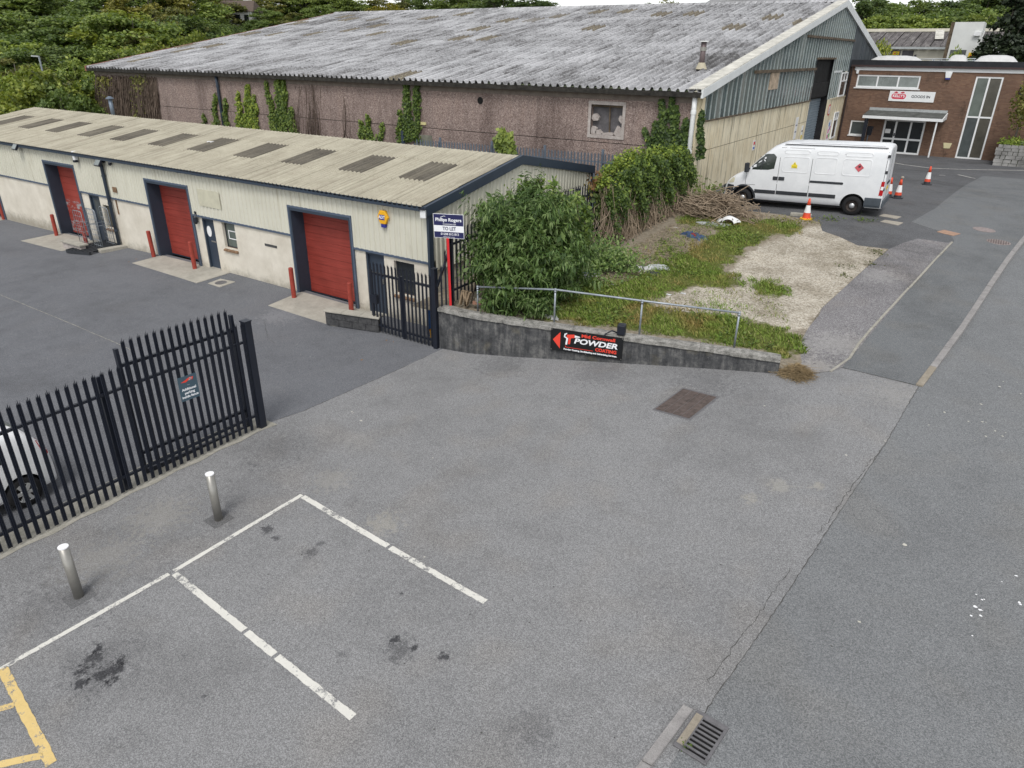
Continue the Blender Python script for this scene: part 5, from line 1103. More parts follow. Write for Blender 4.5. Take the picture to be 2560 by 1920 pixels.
# ------------------------------------------------------------------ retaining wall with coping
rw_ = thing('retaining_wall', 'blackened concrete retaining wall with lichened coping', 'wall', (WALL[0].x,WALL[0].y,.23))
ztop = lambda i: (1.40,1.395,1.39,1.38,1.375,1.37,1.345)[i]
def wall_normals(L):
    out = []
    for i in range(len(L)):
        d = (L[min(i+1,len(L)-1)]-L[max(i-1,0)]).normalized(); out.append(Vector((-d.y, d.x)))
    return out
WN = wall_normals(WALL)
rows = [[], [], [], []]
q = MB(); vs = []
for i, (p, n_) in enumerate(zip(WALL, WN)):
    b_ = p+n_*.26; zb = hm(p.x, p.y)-.25; zt = ztop(i)-.09
    vs += [(p.x,p.y,zb),(p.x,p.y,zt),(b_.x,b_.y,zt),(b_.x,b_.y,zb)]
fs = []
for i in range(len(WALL)-1):
    a, b = i*4, (i+1)*4; fs += [(a,b,b+1,a+1),(a+1,b+1,b+2,a+2),(a+2,b+2,b+3,a+3)]
e = (len(WALL)-1)*4; fs += [(0,1,2,3),(e+3,e+2,e+1,e)]
q.add(vs, fs); q.build('wall_body', M['wall'], rw_)
random.seed(3)
for i in range(len(WALL)-1):
    q = MB(); vs = []; S = 9; rr = random.Random(i)
    for k in range(S+1):
        f = k/S*(.998 if i < len(WALL)-2 else 1); p = WALL[i].lerp(WALL[i+1], f); n_ = (WN[i].lerp(WN[i+1], f)).normalized(); z = ztop(i)+(ztop(i+1)-ztop(i))*f
        pf = p-n_*(.035+rr.uniform(-.012,.012)); pb = p+n_*(.31+rr.uniform(-.015,.015)); pm = p+n_*.14
        vs += [(pf.x,pf.y,z-.10+rr.uniform(-.008,.008)),(pf.x,pf.y,z-.012+rr.uniform(-.012,.008)),(pm.x,pm.y,z+rr.uniform(-.008,.012)),(pb.x,pb.y,z-.012+rr.uniform(-.012,.008)),(pb.x,pb.y,z-.10)]
    fs = []
    for k in range(S):
        a, b = k*5, (k+1)*5; fs += [(a+j,b+j,b+j+1,a+j+1) for j in range(4)]+[(a+4,b+4,b,a)]
    fs += [(0,1,2,3,4),(S*5+4,S*5+3,S*5+2,S*5+1,S*5)]
    q.add(vs, fs); q.build('coping_stone', M['coping'], rw_)
# handrail on the coping
hr = thing('handrail', 'galvanised tube handrail along the top of the retaining wall', 'handrail', (-8.5,14.8,1.38))
HP = [(-10.69,14.06),(-8.6,14.42),(-6.42,14.92),(-4.22,15.52)]; hz = lambda x: 2.14+(x+8)*-.012
hpt = [onplane((1194,717),(-10.69,14.06,0),Vector((.2,-1,0))), onplane((1388.5,724),(-8.6,14.42,0),Vector((.2,-1,0))), onplane((1606,752),(-6.42,14.92,0),Vector((.2,-1,0))), onplane((1848.6,782),(-4.22,15.52,0),Vector((.2,-1,0)))]
for i, p in enumerate(hpt):
    zb = 1.32; q = MB(); q.tube([(p.x,p.y,zb),(p.x,p.y,p.z)], .024, 10); q.build('post', M['galv_rail'], hr, smooth=True)
    q = MB(); q.tube([(p.x,p.y,p.z-.07),(p.x,p.y,p.z-.02)], .033, 10); q.lathe([(.001,-.036),(.028,-.03),(.036,0),(.028,.03),(.001,.036)], (p.x,p.y,p.z), 10); q.build('clamp', M['galv_rail'], hr, smooth=True)
q = MB(); q.tube([hpt[0]]+hpt[1:], .024, 10); q.build('top_rail', M['galv_rail'], hr, smooth=True)
# powder coating sign on the wall
wd = (WALL[5]-WALL[2]).normalized(); wd3 = Vector((wd.x,wd.y,0)); wn3 = Vector((wd.y,-wd.x,0))
p0 = Vector((WALL[4].x,WALL[4].y,0))+wn3*.03
tl, tr, br, bl = [onplane(p, p0, wn3) for p in ((1377,820),(1559,844.6),(1555,901),(1377.5,873))]
ax = ((tr-tl)+(br-bl)).normalized(); Ls_ = ((tr-tl).length+(br-bl).length)/2; Hs = ((tl-bl).length+(tr-br).length)/2; ct = (tl+tr+br+bl)/4; ay = Vector((0,0,1)); ay = (ay-ax*ay.dot(ax)).normalized()
ps = thing('powder_coating_sign', 'black wall sign with red arrow for a powder coating firm', 'sign', tuple(bl))
Fm = frame(ct, ax, ay); zf = Fm.col[2].xyz
M['sign_black'] = plain('sign_black', (.006,.007,.008), .35, 0, .5, .1); M['sign_orange'] = plain('sign_orange_red', (.75,.06,.035), .5, var=.03); M['sign_white'] = plain('sign_white', (.80,.81,.83), .5, var=.03)
def onf(a, b, d=.012): return Fm @ Vector((a, b, d))
def fpoly(pts, mat, name, d0=.0125, th=.002, par=ps, F=None):
    F = F or Fm; q = MB(); A = F.to_3x3(); q.prism(pts, F @ Vector((0,0,d0)), A.col[0], A.col[1], A.col[2], th); return q.build(name, mat, par)
q = MB(); q.prism([(-Ls_/2,-Hs/2),(Ls_/2,-Hs/2),(Ls_/2,Hs/2),(-Ls_/2,Hs/2)], ct, ax, ay, zf, .012); q.build('board', M['sign_black'], ps)
u = lambda a, b: ((a-.5)*Ls_, (.5-b)*Hs)      # a from left 0..1, b from top 0..1
fpoly([u(.03,.5),u(.135,.12),u(.135,.88)], M['sign_orange'], 'arrow')
fpoly([u(.225,.20),u(.33,.15),u(.335,.30),u(.285,.34),u(.275,.62),u(.245,.62),u(.25,.36),u(.225,.34)], M['sign_orange'], 'spray_gun')
fpoly([u(.19,.18),u(.225,.12),u(.23,.16),u(.205,.22),u(.205,.3),u(.245,.34),u(.235,.66),u(.21,.66),u(.22,.38),u(.185,.32)], M['sign_white'], 'spray_gun_outline')
fpoly([u(.335,.18),u(.41,.22),u(.41,.25),u(.335,.29)], M['sign_white'], 'nozzle')
fpoly([u(.21,.70),u(.215,.70),u(.22,.765),u(.60,.765),u(.60,.785),u(.21,.785)], M['sign_orange'], 'underline')
def stext(s, a, b, size, mat, w=None, **k):
    o = text(s, size, mat, ps, Fm @ Matrix.Translation((*u(a,b), .0125)), **k); 
    if w:
        xs_ = [v.co.x for v in o.data.vertices]; cur = max(xs_)-min(xs_); sc_ = w*Ls_/cur
        o.matrix_world = Fm @ Matrix.Translation((*u(a,b), .0125)) @ Matrix.Diagonal((sc_,1,1,1))
    return o
stext('Mid Cornwall', .66, .17, Hs*.19, M['sign_orange'], .46, bold=.004); stext('POWDER', .625, .44, Hs*.33, M['sign_white'], .60, bold=.006, shear=.2); stext('COATING', .775, .70, Hs*.20, M['sign_orange'], .29, bold=.005)
stext('Powder Coating, Sandblasting and Galvanizing Services.', .56, .875, Hs*.095, M['sign_white'], .74, bold=.0025)
for a, b in ((.012,.04),(.5,.04),(.988,.04),(.012,.96),(.5,.96),(.988,.96)):
    x_, y_ = u(a, b); fpoly([(x_+.012*math.cos(k*1.047), y_+.012*math.sin(k*1.047)) for k in range(6)], M['steel'], 'screw')
# black solar floodlight on the coping
p = onplane((1552,850), p0-wn3*.1, wn3); sb_ = thing('solar_light', 'small black box light with a cable on the wall coping', 'light', (p.x,p.y,1.375)); 
q = MB(); q.obox((p.x,p.y,1.375+.15), (.2,.2,.27), math.atan2(wd.y,wd.x)); q.build('case', M['fence'], sb_, bevel=.035)
c1 = Vector((p.x,p.y,1.42))-wd3*.1; q = MB(); q.tube([c1, c1-wd3*.12+Vector((0,0,.06))+wn3*.06, c1-wd3*.26+wn3*.10+Vector((0,0,-.03)), c1-wd3*.31+wn3*.16+Vector((0,0,-.12))], .018, 6); q.build('cable', M['fence'], sb_, smooth=True)
# ------------------------------------------------------------------ palisade fencing
def pale_mesh(h_, mat, w=.072, simple=False):
    q = MB(); cols = [(-.5,.0,-.115),(-.34,.012,-.035),(-.17,.0,-.10),(0,.014,0),(.17,.0,-.10),(.34,.012,-.035),(.5,.0,-.115)]
    f = [(a*w, -d, 0) for a, d, z in cols]; m_ = [(a*w, -d, h_-.14) for a, d, z in cols]; t_ = [(a*w*(1.0 if z < -.05 else 1.06), -d-(.012 if z > -.05 and a else 0), h_+z) for a, d, z in cols]
    q.sheet([f, m_, t_])
    if not simple: q.add([(-.5*w,0,0),(.5*w,0,0),(.5*w,0,h_-.14),(-.5*w,0,h_-.14)], [(0,3,2,1)])
    return q.mesh('pale', mat)
me_pale = pale_mesh(2.40, M['fence']); me_pale_t = pale_mesh(2.62, M['fence'])
def palisade(root, A, B, pitch, me, gz, h_, side, rails=(.32,1.98), mat=None, posts=(), off=0.0, railw=.05, first=.06, phh=None):
    """straight run from A to B (2D); pales on side normal; gz(x,y) = foot level"""
    mat = mat or M['fence']; A, B = Vector(A), Vector(B); d = (B-A); L = d.length; d /= L; n_ = Vector((-d.y, d.x))*side; ang = math.atan2(d.y, d.x) + (math.pi if side > 0 else 0)
    k = 0; s_ = first
    while s_ < L:
        p = A+d*s_+n_*.045; linked('pale', me, root, (p.x, p.y, gz(p.x,p.y)+.05), (0,0,ang)); s_ += pitch; k += 1
    for rz_ in rails:
        q = MB(); za, zb = gz(A.x,A.y)+rz_, gz(B.x,B.y)+rz_; q.bar((A.x,A.y,za),(B.x,B.y,zb),railw,railw); q.build('rail', mat, root)
        s_ = first; b = MB()
        while s_ < L:
            p = A+d*s_+n_*.06; z = za+(zb-za)*s_/L; b.obox((p.x,p.y,z), (.016,.02,.016), ang); s_ += pitch
    for s_ in posts:
        p = A+d*s_-n_*.06; ph = phh or h_-.1; q = MB(); z0 = gz(p.x,p.y); q.obox((p.x,p.y,z0+ph/2-.1), (.10,.055,ph+.2), ang); q.build('post', mat, root)
FX = lambda y: -11.98+(y-3.07)*(.31/4.93)
ff = thing('palisade_fence', 'black palisade fence along the edge of the parking forecourt', 'fence', (-11.9,4,.05))
foot = lambda x, y: hm(x, y)
palisade(ff, (FX(.6),.6), (FX(7.95),7.95), .143, me_pale, foot, 2.4, -1, posts=(1.9,4.62))
q = MB(); gp = Vector((FX(8.06),8.06)); q.box(gp.x-.075,gp.x+.075,gp.y-.075,gp.y+.075,-.05,2.62); q.build('end_post', M['fence'], ff, bevel=.008)
q = MB(); q.box(gp.x-.085,gp.x+.085,gp.y-.085,gp.y+.085,2.6,2.625); q.build('post_cap', M['fence'], ff)
# sliding gate, open behind the fence
sg2 = thing('sliding_gate', 'taller black palisade sliding gate drawn back behind the fence', 'gate', (-12.2,6.5,.2))
gz2 = lambda x, y: .24
GA, GB_ = Vector((FX(5.7)-.26,5.68)), Vector((FX(7.9)-.26,7.93))
palisade(sg2, GA, GB_, .143, me_pale_t, gz2, 2.6, -1, rails=(.36,2.15), railw=.06, first=.12)
for p in (GA, GB_):
    q = MB(); q.box(p.x-.04,p.x+.04,p.y-.03,p.y+.03,.18,2.72); q.build('stile', M['fence'], sg2)
q = MB(); q.box(GA.x-.03,GA.x+.03,GA.y,GB_.y,.16,.24) if False else q.bar((GA.x,GA.y,.2),(GB_.x,GB_.y,.2),.06,.09); q.build('bottom_beam', M['fence'], sg2)
# concrete strip the fence stands on
q = MB(); rows = []
for y in np.linspace(-2, 8.3, 24): rows.append([(FX(y)-.62,y,hm(FX(y)-.6,y)+.007),(FX(y)+.16+.03*math.sin(y*7),y,hm(FX(y)+.16,y)+.012)])
q.sheet(rows); q.build('fence_footing', M['edging'], kind='structure')
# parking notice on the fence
pn = [onx(p, FX(6.4)+.07) for p in ((448,946),(484,938),(495,988),(459,1000))]; ctn = sum(pn, Vector())/4
nf = thing('parking_notice', 'small blue grey parking notice fixed to the black palisade', 'sign', tuple(ctn)); Fn = frame(ctn, (.0627,1,0), (0,0,1))
M['notice_blue'] = plain('notice_slate_blue', (.055,.095,.125), .5, var=.05)
hw, hh = .185, .245; Fn2 = Fn
q = MB(); A_ = Fn.to_3x3(); q.prism([(-hw,-hh),(hw,-hh),(hw,hh),(-hw,hh)], ctn, A_.col[0], A_.col[1], A_.col[2], .008); q.build('board', M['notice_blue'], nf)
def npoly(pts, mat, name): q = MB(); q.prism(pts, Fn @ Vector((0,0,.0085)), A_.col[0], A_.col[1], A_.col[2], .002); return q.build(name, mat, nf)
npoly([(-.14,.135),(-.04,.12),(.02,.15),(.10,.14),(.12,.19),(.05,.20),(.0,.185),(-.05,.16)], M['sign_orange'], 'emblem'); npoly([(.02,.14),(.09,.15),(.09,.185),(.04,.19)], M['sign_white'], 'emblem_detail')
for k, s in enumerate(('Additional', 'parking', 'inside fence')): text(s, .068, M['sign_white'], nf, Fn @ Matrix.Translation((0,-.02-.075*k,.009)), bold=.002)
text('........', .03, M['sign_white'], nf, Fn @ Matrix.Translation((0,.065,.009)))
# gate leaf and post at the yard mouth
yg = thing('yard_gate', 'black palisade gate leaf standing open before the navy door', 'gate', (-12.6,13.68,.2))
gl0, gl1 = Vector((-13.78,13.70)), Vector((-11.55,13.66)); me_pale_g = pale_mesh(2.05, M['fence'])
palisade(yg, gl0, gl1, .135, me_pale_g, lambda x, y: .19, 2.1, -1, rails=(.22,1.72), railw=.06, first=.05)
for p in (gl0, gl0.lerp(gl1, .52), gl1): q = MB(); q.box(p.x-.035,p.x+.035,p.y-.03,p.y+.03,.2,2.0); q.build('stile', M['fence'], yg)
q = MB(); q.box(gl0.x-.02,gl0.x+.24,gl0.y-.09,gl0.y+.03,1.05,1.3); q.build('lock_box', M['fence'], yg); q = MB(); q.tube([(gl0.x+.06,gl0.y-.06,1.05),(gl0.x+.06,gl0.y-.06,.22)], .018, 6); q.build('drop_bolt', M['fence'], yg)
gpst = thing('gate_post', 'square black steel gate post at the end of the retaining wall', 'gate post', (-11.42,13.62,.2)); q = MB(); q.box(-11.49,-11.36,13.55,13.69,.0,2.42); q.build('post', M['fence'], gpst, bevel=.006); q = MB(); q.box(-11.5,-11.35,13.54,13.7,2.42,2.44); q.build('cap', M['fence'], gpst); q = MB(); q.box(-11.52,-11.49,13.57,13.67,1.8,1.95); q.build('hinge', M['fence'], gpst); MB().box(-11.52,-11.49,13.57,13.67,.4,.55).build('hinge', M['fence'], gpst)
# dark palisade from the gate post back along the plot to the warehouse
bf = thing('side_palisade_fence', 'dark palisade fence half buried in ivy beside the rough plot', 'fence', (-11.3,20,1.5))
me_pale_s = pale_mesh(2.0, M['fence'])
def pz(x, y): return hp(x, y)+.0
A1, B1 = Vector((-11.36,13.8)), Vector((-11.25,16.0)); 
for k, (y, zt) in enumerate(((13.75,2.55),(13.93,2.92),(14.11,3.28))):
    q = MB(); linked('pale', me_pale_s, bf, (-11.30,y,zt-2.0), (0,0,R(90)))
palisade(bf, (-11.35,14.2), (-11.05,20.5), .155, me_pale_s, lambda x, y: 1.33+(y-14)*.05, 2.0, -1, rails=(.35,1.6), posts=(.1,2.7,5.3))
palisade(bf, (-11.05,20.5), (-10.62,28.6), .155, me_pale_s, lambda x, y: 1.62+(y-20.5)*.04, 2.0, -1, rails=(.35,1.6), posts=(.1,2.8,5.4,8.0))
q = MB(); q.bar((-11.36,13.65,1.95),(-11.33,14.2,2.9),.05,.05); q.build('rail', M['fence'], bf)
# galvanised palisade in front of the warehouse
gf = thing('galvanised_fence', 'grey galvanised palisade fence between workshop and warehouse', 'fence', (-18,27.3,1.3)); me_pale_v = pale_mesh(2.3, M['galv'], .075, True)
YF = 27.3; xa, xb = ony((1050,352), YF).x, -10.75; zt1, zt2 = ony((1291,367), YF).z, ony((1565,388), YF).z
def gzf(x, y): return zt1 + (zt2-zt1)*(x-ony((1291,367), YF).x)/(ony((1565,388), YF).x-ony((1291,367), YF).x) - 2.30
palisade(gf, (xa,YF), (xb,YF), .16, me_pale_v, gzf, 2.3, -1, rails=(.4,1.95), mat=M['galv'], posts=(1.2,4.2,7.0,9.8,12.6), phh=2.45)
for k in range(7):
    x_ = xa-.16*(k+1); linked('pale', me_pale_v, gf, (x_,YF-.045,gzf(x_,YF)-.22*k*.0+.05-.0+(.0)-k*.17), (0,0,0))
# ------------------------------------------------------------------ bollards
def red_bollard(i, b, t_h, lab):
    p = G(b); o = thing('red_bollard', lab, 'bollard', (p.x,p.y,p.z), 0, 'red bollards guarding the roller doors')
    lean = Matrix.Rotation(random.uniform(-.02,.02), 4, 'X') @ Matrix.Rotation(random.uniform(-.02,.02), 4, 'Y')
    q = MB(); q.tube([lean @ Vector((0,0,-.05)), lean @ Vector((0,0,t_h-.03))], .075, 14); q.build('post', M['bollard_red'], o, smooth=False, local=True, bevel=.006)
    q = MB(); q.lathe([(.075,0),(.06,.028),(.001,.034)], lean @ Vector((0,0,t_h-.03)), 14); q.build('cap', M['bollard_red'], o, local=True)
random.seed(8)
for i, (b, h_, lab) in enumerate((((10,549),.85,'red bollard by the far end of the yard'),((142,590),.93,'red bollard left of the peeling roller door'),((217,611.5),.93,'red bollard between the peeling door and the black pallets'),((385,642),1.0,'red bollard left of the middle roller door'),((487.5,672),1.0,'red bollard right of the middle roller door'),((735.5,744.6),1.0,'red bollard left of the roller door by the gate'),((879,782),.97,'red bollard beside the low dark wall'))): red_bollard(i, b, h_, lab)
for b, lab in (((198,1492),'stainless bollard beside the worn yellow and white bay lines'),((547,1299),'stainless bollard near the corner of the white bay lines')):
    p = G(b); o = thing('steel_bollard', lab, 'bollard', (p.x,p.y,p.z), group='stainless steel bollards')
    q = MB(); q.tube([(0,0,-.05),(0,0,.925)], .070, 20); q.build('post', M['steel'], o, smooth=True, local=True)
    q = MB(); q.add([(.072*math.cos(2*math.pi*k/20),.072*math.sin(2*math.pi*k/20),.925+.012+.03*math.cos(2*math.pi*k/20-2.2)*.0) for k in range(20)]+[(.072*math.cos(2*math.pi*k/20),.072*math.sin(2*math.pi*k/20),.92) for k in range(20)], [tuple(range(20))]+[((k+1) % 20,k,20+k,20+(k+1) % 20) for k in range(20)]); q.build('cap', M['white_cap'], o, local=True)
    flat_poly('asphalt_patch', [(p.x-.19,p.y-.17),(p.x+.17,p.y-.2),(p.x+.2,p.y+.17),(p.x-.17,p.y+.2)], M['bollardpatch'], z=.009)['kind'] = 'structure'
# ------------------------------------------------------------------ to let board
tp = [onplane(p, (-10.95,14.0,0), Vector((.28,-1,0))) for p in ((1083,533),(1158.5,537),(1161,597.5),(1086,593))]; ct2 = sum(tp, Vector())/4; axb = ((tp[1]-tp[0])+(tp[2]-tp[3])).normalized(); Lb = ((tp[1]-tp[0]).length+(tp[2]-tp[3]).length)/2; Hb = ((tp[0]-tp[3]).length+(tp[1]-tp[2]).length)/2
ayb = Vector((0,0,1)); ayb = (ayb-axb*ayb.dot(axb)).normalized(); Fb = frame(ct2, axb, ayb); Ab = Fb.to_3x3()
tl_ = thing('to_let_board', 'navy and white estate agent board on a red post', 'sign', (ct2.x,ct2.y,1.38))
M['board_navy'] = plain('board_navy', (.018,.020,.085), .45, var=.05)
def bpoly(a0, a1, b0, b1, mat, name, d0=.0, th=.012): q = MB(); q.prism([((a0-.5)*Lb,(.5-b1)*Hb),((a1-.5)*Lb,(.5-b1)*Hb),((a1-.5)*Lb,(.5-b0)*Hb),((a0-.5)*Lb,(.5-b0)*Hb)], Fb @ Vector((0,0,d0)), Ab.col[0], Ab.col[1], Ab.col[2], th); return q.build(name, mat, tl_)
bpoly(0,1,0,1,M['sign_white'],'board'); bpoly(.012,.988,.015,.478,M['board_navy'],'upper_panel',.0125,.001); bpoly(.012,.988,.74,.985,M['board_navy'],'lower_panel',.0125,.001)
def bt(s, a, b, size, mat, w, **k):
    o = text(s, size, mat, tl_, Fb, **k); xs_ = [v.co.x for v in o.data.vertices]; cur = max(xs_)-min(xs_); o.matrix_world = Fb @ Matrix.Translation(((a-.5)*Lb,(.5-b)*Hb,.0145)) @ Matrix.Diagonal((w*Lb/cur,1,1,1)); return o
bt('Philips Rogers', .5, .245, Hb*.19, M['sign_white'], .86, bold=.003); bt('Commercial', .53, .415, Hb*.10, M['sign_white'], .42); bt('TO LET', .52, .61, Hb*.20, M['board_navy'], .44, bold=.002); bt('01208 812 812', .53, .835, Hb*.13, M['sign_white'], .6, bold=.001); bt('philipsrogers.co.uk', .50, .945, Hb*.05, M['sign_white'], .38)
q = MB(); q.prism([(-.27*Lb,.36*Hb),(-.13*Lb,.43*Hb),(-.09*Lb,.40*Hb),(-.10*Lb,.385*Hb),(-.132*Lb,.412*Hb),(-.262*Lb,.34*Hb)], Fb @ Vector((0,0,.0136)), Ab.col[0], Ab.col[1], Ab.col[2], .001); q.build('roof_mark', M['sign_white'], tl_)
q = MB(); pt = onplane((1119,597), ct2, Ab.col[2]); q.bar((pt.x,pt.y+.0,pt.z+.02),(pt.x+.02,pt.y+.02,1.30),.06,.06); q.build('post', plain('bright_red_paint', (.62,.02,.025), .5, var=.06), tl_)
# ------------------------------------------------------------------ low walls by the doors
lw = thing('low_step_wall', 'low dark block wall with slab coping beside the gate', 'wall', (-14.6,13.4,.2)); a, b = Vector((-15.25,13.2)), Vector((-13.55,13.62)); d = (b-a).normalized(); n_ = Vector((-d.y,d.x))
for c in range(2):
    s_ = 0.0; k = 0
    while s_ < (b-a).length-.05:
        ln = .44 if (k or c == 0) else .22; e_ = min((b-a).length, s_+ln); m_ = a+d*((s_+e_)/2)+n_*.1; q = MB(); q.obox((m_.x,m_.y,.2+c*.2+.1), (e_-s_-.012,.2,.19), math.atan2(d.y,d.x)); q.build('block', M['drybrick'], lw); s_ = e_; k += 1
for k in range(3):
    L_ = (b-a).length+.1; m_ = a+d*(-.05+L_*(k+.5)/3)+n_*.12; q = MB(); q.obox((m_.x,m_.y,.63), (L_/3-.01,.32,.05), math.atan2(d.y,d.x)); q.build('coping_slab', M['apron'], lw, bevel=.008)
# ------------------------------------------------------------------ vehicles: lofted bodies with cut wheel arches
M['van_white'] = NT('van_white_paint'); t = M['van_white']; v = t.obj(); f = t.noise(v, 2.2, 5, .7); M['van_white'] = t.out(t.ramp(f, [(.3, (.64,.655,.67)), (.7, (.74,.75,.76))]), t.ramp(f, [(.3, .34), (.7, .26)]), 0, .5)
M['trim_dark'] = plain('dark_grey_plastic', (.028,.031,.036), .6, 0, .4, .15, 5); M['bumper_grey'] = plain('blue_grey_bumper', (.065,.078,.092), .55, 0, .4, .12, 5)
M['tyre'] = plain('tyre_rubber', (.014,.014,.015), .85, 0, .3, .2, 9); M['rim_dark'] = plain('rusty_dark_rim', (.045,.036,.032), .6, .4, .4, .4, 12); M['hub'] = plain('silver_hub', (.50,.51,.52), .4, .6, .5, .1)
M['lamp_red'] = plain('tail_lamp_red', (.42,.008,.012), .15, 0, .6, .1); M['lamp_clear'] = plain('yellowed_headlamp', (.55,.52,.38), .15, 0, .6, .1); M['plate_yellow'] = plain('plate_yellow', (.72,.48,.02), .5, var=.05)
M['cabglass'] = glass('cab_glass', (.030,.038,.034), .04, .7); M['seam'] = plain('panel_gap', (.03,.03,.033), .8, var=0)
FR = [0,.03,.14,.32,.40,.5,.6,.7,.8,.88,.94,.98,1.0,1.0]; YR_ = [.90,.955,.985,1,1,.996,.988,.975,.957,.93,.885,.78,.5,0]
class Loft:
    def __init__(s, st, zb): s.st = st; s.zb = zb
    def TW(s, x):
        a = s.st
        if x >= a[0][0]: return a[0][1], a[0][2]
        for (x0,t0,w0), (x1,t1,w1) in zip(a, a[1:]):
            if x >= x1: k = (x-x0)/(x1-x0); return t0+(t1-t0)*k, w0+(w1-w0)*k
        return a[-1][1], a[-1][2]
    def side(s, x, z):
        T, W = s.TW(x); f = min(.999, max(0, (z-s.zb)/(T-s.zb))); return W*float(np.interp(f, FR, YR_))
    def mesh(s, mats):
        q = MB(); n_ = len(FR); rows = []
        for x, T, W in s.st:
            r_ = [(x, -W*y, s.zb+(T-s.zb)*f) for f, y in zip(FR, YR_)]; rows.append(r_ + [(a, -b, c) for a, b, c in r_[::-1][1:]])
        m_ = len(rows[0]); vs = [p for r_ in rows for p in r_]; fs = []
        for i in range(len(rows)-1):
            for j in range(m_-1): fs.append((i*m_+j, i*m_+j+1, (i+1)*m_+j+1, (i+1)*m_+j))
            fs.append((i*m_+m_-1, i*m_, (i+1)*m_, (i+1)*m_+m_-1))
        fs.append(tuple(range(m_))[::-1]); e = (len(rows)-1)*m_; fs.append(tuple(e+j for j in range(m_)))
        q.add(vs, fs); return q.mesh('body', mats, True)
def cut_body(me, cutters, mats):
    ob = bpy.data.objects.new('t', me); COL.objects.link(ob); cs_ = []
    bm = bmesh.new(); bm.from_mesh(me); bmesh.ops.recalc_face_normals(bm, faces=bm.faces[:]); bm.to_mesh(me); bm.free()
    for c in cutters:
        co = bpy.data.objects.new('c', c); COL.objects.link(co); cs_.append(co); bm = bmesh.new(); bm.from_mesh(c); bmesh.ops.recalc_face_normals(bm, faces=bm.faces[:]); bm.to_mesh(c); bm.free()
        m_ = ob.modifiers.new('b', 'BOOLEAN'); m_.operation = 'DIFFERENCE'; m_.object = co; m_.solver = 'EXACT'; m_.material_mode = 'TRANSFER'
    dg = bpy.context.evaluated_depsgraph_get(); out = bpy.data.meshes.new_from_object(ob.evaluated_get(dg))
    for o in [ob]+cs_: bpy.data.objects.remove(o)
    out.name = 'body'; return out
def wheel(parent, x, y, r_, w, s_, rimmat, hub=True, spokes=0):
    q = MB(); q.lathe([(r_*.62,-w/2),(r_*.9,-w/2),(r_,-w*.3),(r_,w*.3),(r_*.9,w/2),(r_*.62,w/2)], (x,y,r_), 28, axis='Y', cap=False); ty = q.build('tyre', M['tyre'], parent, smooth=True, local=True)
    q = MB(); yo = y-s_*w*.30; q.lathe([(r_*.63,-s_*0),(r_*.60,s_*.03),(r_*.42,s_*.045),(r_*.2,s_*.02),(.001,s_*.015)], (x,yo,r_), 24, axis='Y', cap=False); rim = q.build('rim', rimmat, parent, smooth=True, local=True); rim.data.materials[0] = rimmat
    if hub: q = MB(); q.lathe([(r_*.27,-s_*.012),(r_*.25,-s_*.03),(.001,-s_*.034)], (x,yo,r_), 18, axis='Y', cap=False); o = q.build('hub_cap', M['hub'], local=True, smooth=True); o.parent = rim
    for k in range(spokes):
        a = 2*math.pi*k/spokes; q = MB(); c_ = Vector((x+math.cos(a)*r_*.36, yo-s_*.03, r_+math.sin(a)*r_*.36)); Mx = Matrix.Rotation(-a, 3, 'Y'); q.obox(c_, (r_*.52,.03,r_*.2), Mx); o = q.build('spoke', M['hub'], local=True); o.parent = rim
    if spokes: q = MB(); q.lathe([(r_*.64,-s_*.01),(r_*.60,-s_*.035),(r_*.56,-s_*.02)], (x,yo,r_), 28, axis='Y', cap=False); o = q.build('rim_edge', M['hub'], local=True, smooth=True); o.parent = rim
def sidepatch(lf, pts, off, name, mat, parent, s_=-1, n_=6, thick=.012):
    """polygon in (x,z) laid on the body side as a thin slab following its curve"""
    bm = bmesh.new(); bm.faces.new([bm.verts.new((p[0], 0, p[1])) for p in pts]); bmesh.ops.triangulate(bm, faces=bm.faces[:])
    xs_ = [p[0] for p in pts]; zs = [p[1] for p in pts]
    for a, lo, hi in ((0,min(xs_),max(xs_)),(2,min(zs),max(zs))):
        for k in range(1, n_):
            c = [0,0,0]; nn = [0,0,0]; c[a] = lo+(hi-lo)*k/n_; nn[a] = 1; bmesh.ops.bisect_plane(bm, geom=bm.verts[:]+bm.edges[:]+bm.faces[:], plane_co=c, plane_no=nn)
    r = bmesh.ops.extrude_face_region(bm, geom=bm.faces[:]); ev = set(g for g in r['geom'] if isinstance(g, bmesh.types.BMVert))
    for v_ in bm.verts: v_.co.y = s_*(lf.side(v_.co.x, v_.co.z)+(off if v_ in ev else off-thick))
    bmesh.ops.recalc_face_normals(bm, faces=bm.faces[:]); me = bpy.data.meshes.new(name); bm.to_mesh(me); bm.free(); me.materials.append(mat)
    for p in me.polygons: p.use_smooth = False
    return linked(name, me, parent, local=True)
def rrect(x0, x1, z0, z1, r_, n_=4):
    out = []
    for cx, cz, a0 in ((x1-r_,z1-r_,0),(x0+r_,z1-r_,90),(x0+r_,z0+r_,180),(x1-r_,z0+r_,270)):
        for k in range(n_+1): a = R(a0+90*k/n_); out.append((cx+r_*math.cos(a), cz+r_*math.sin(a)))
    return out
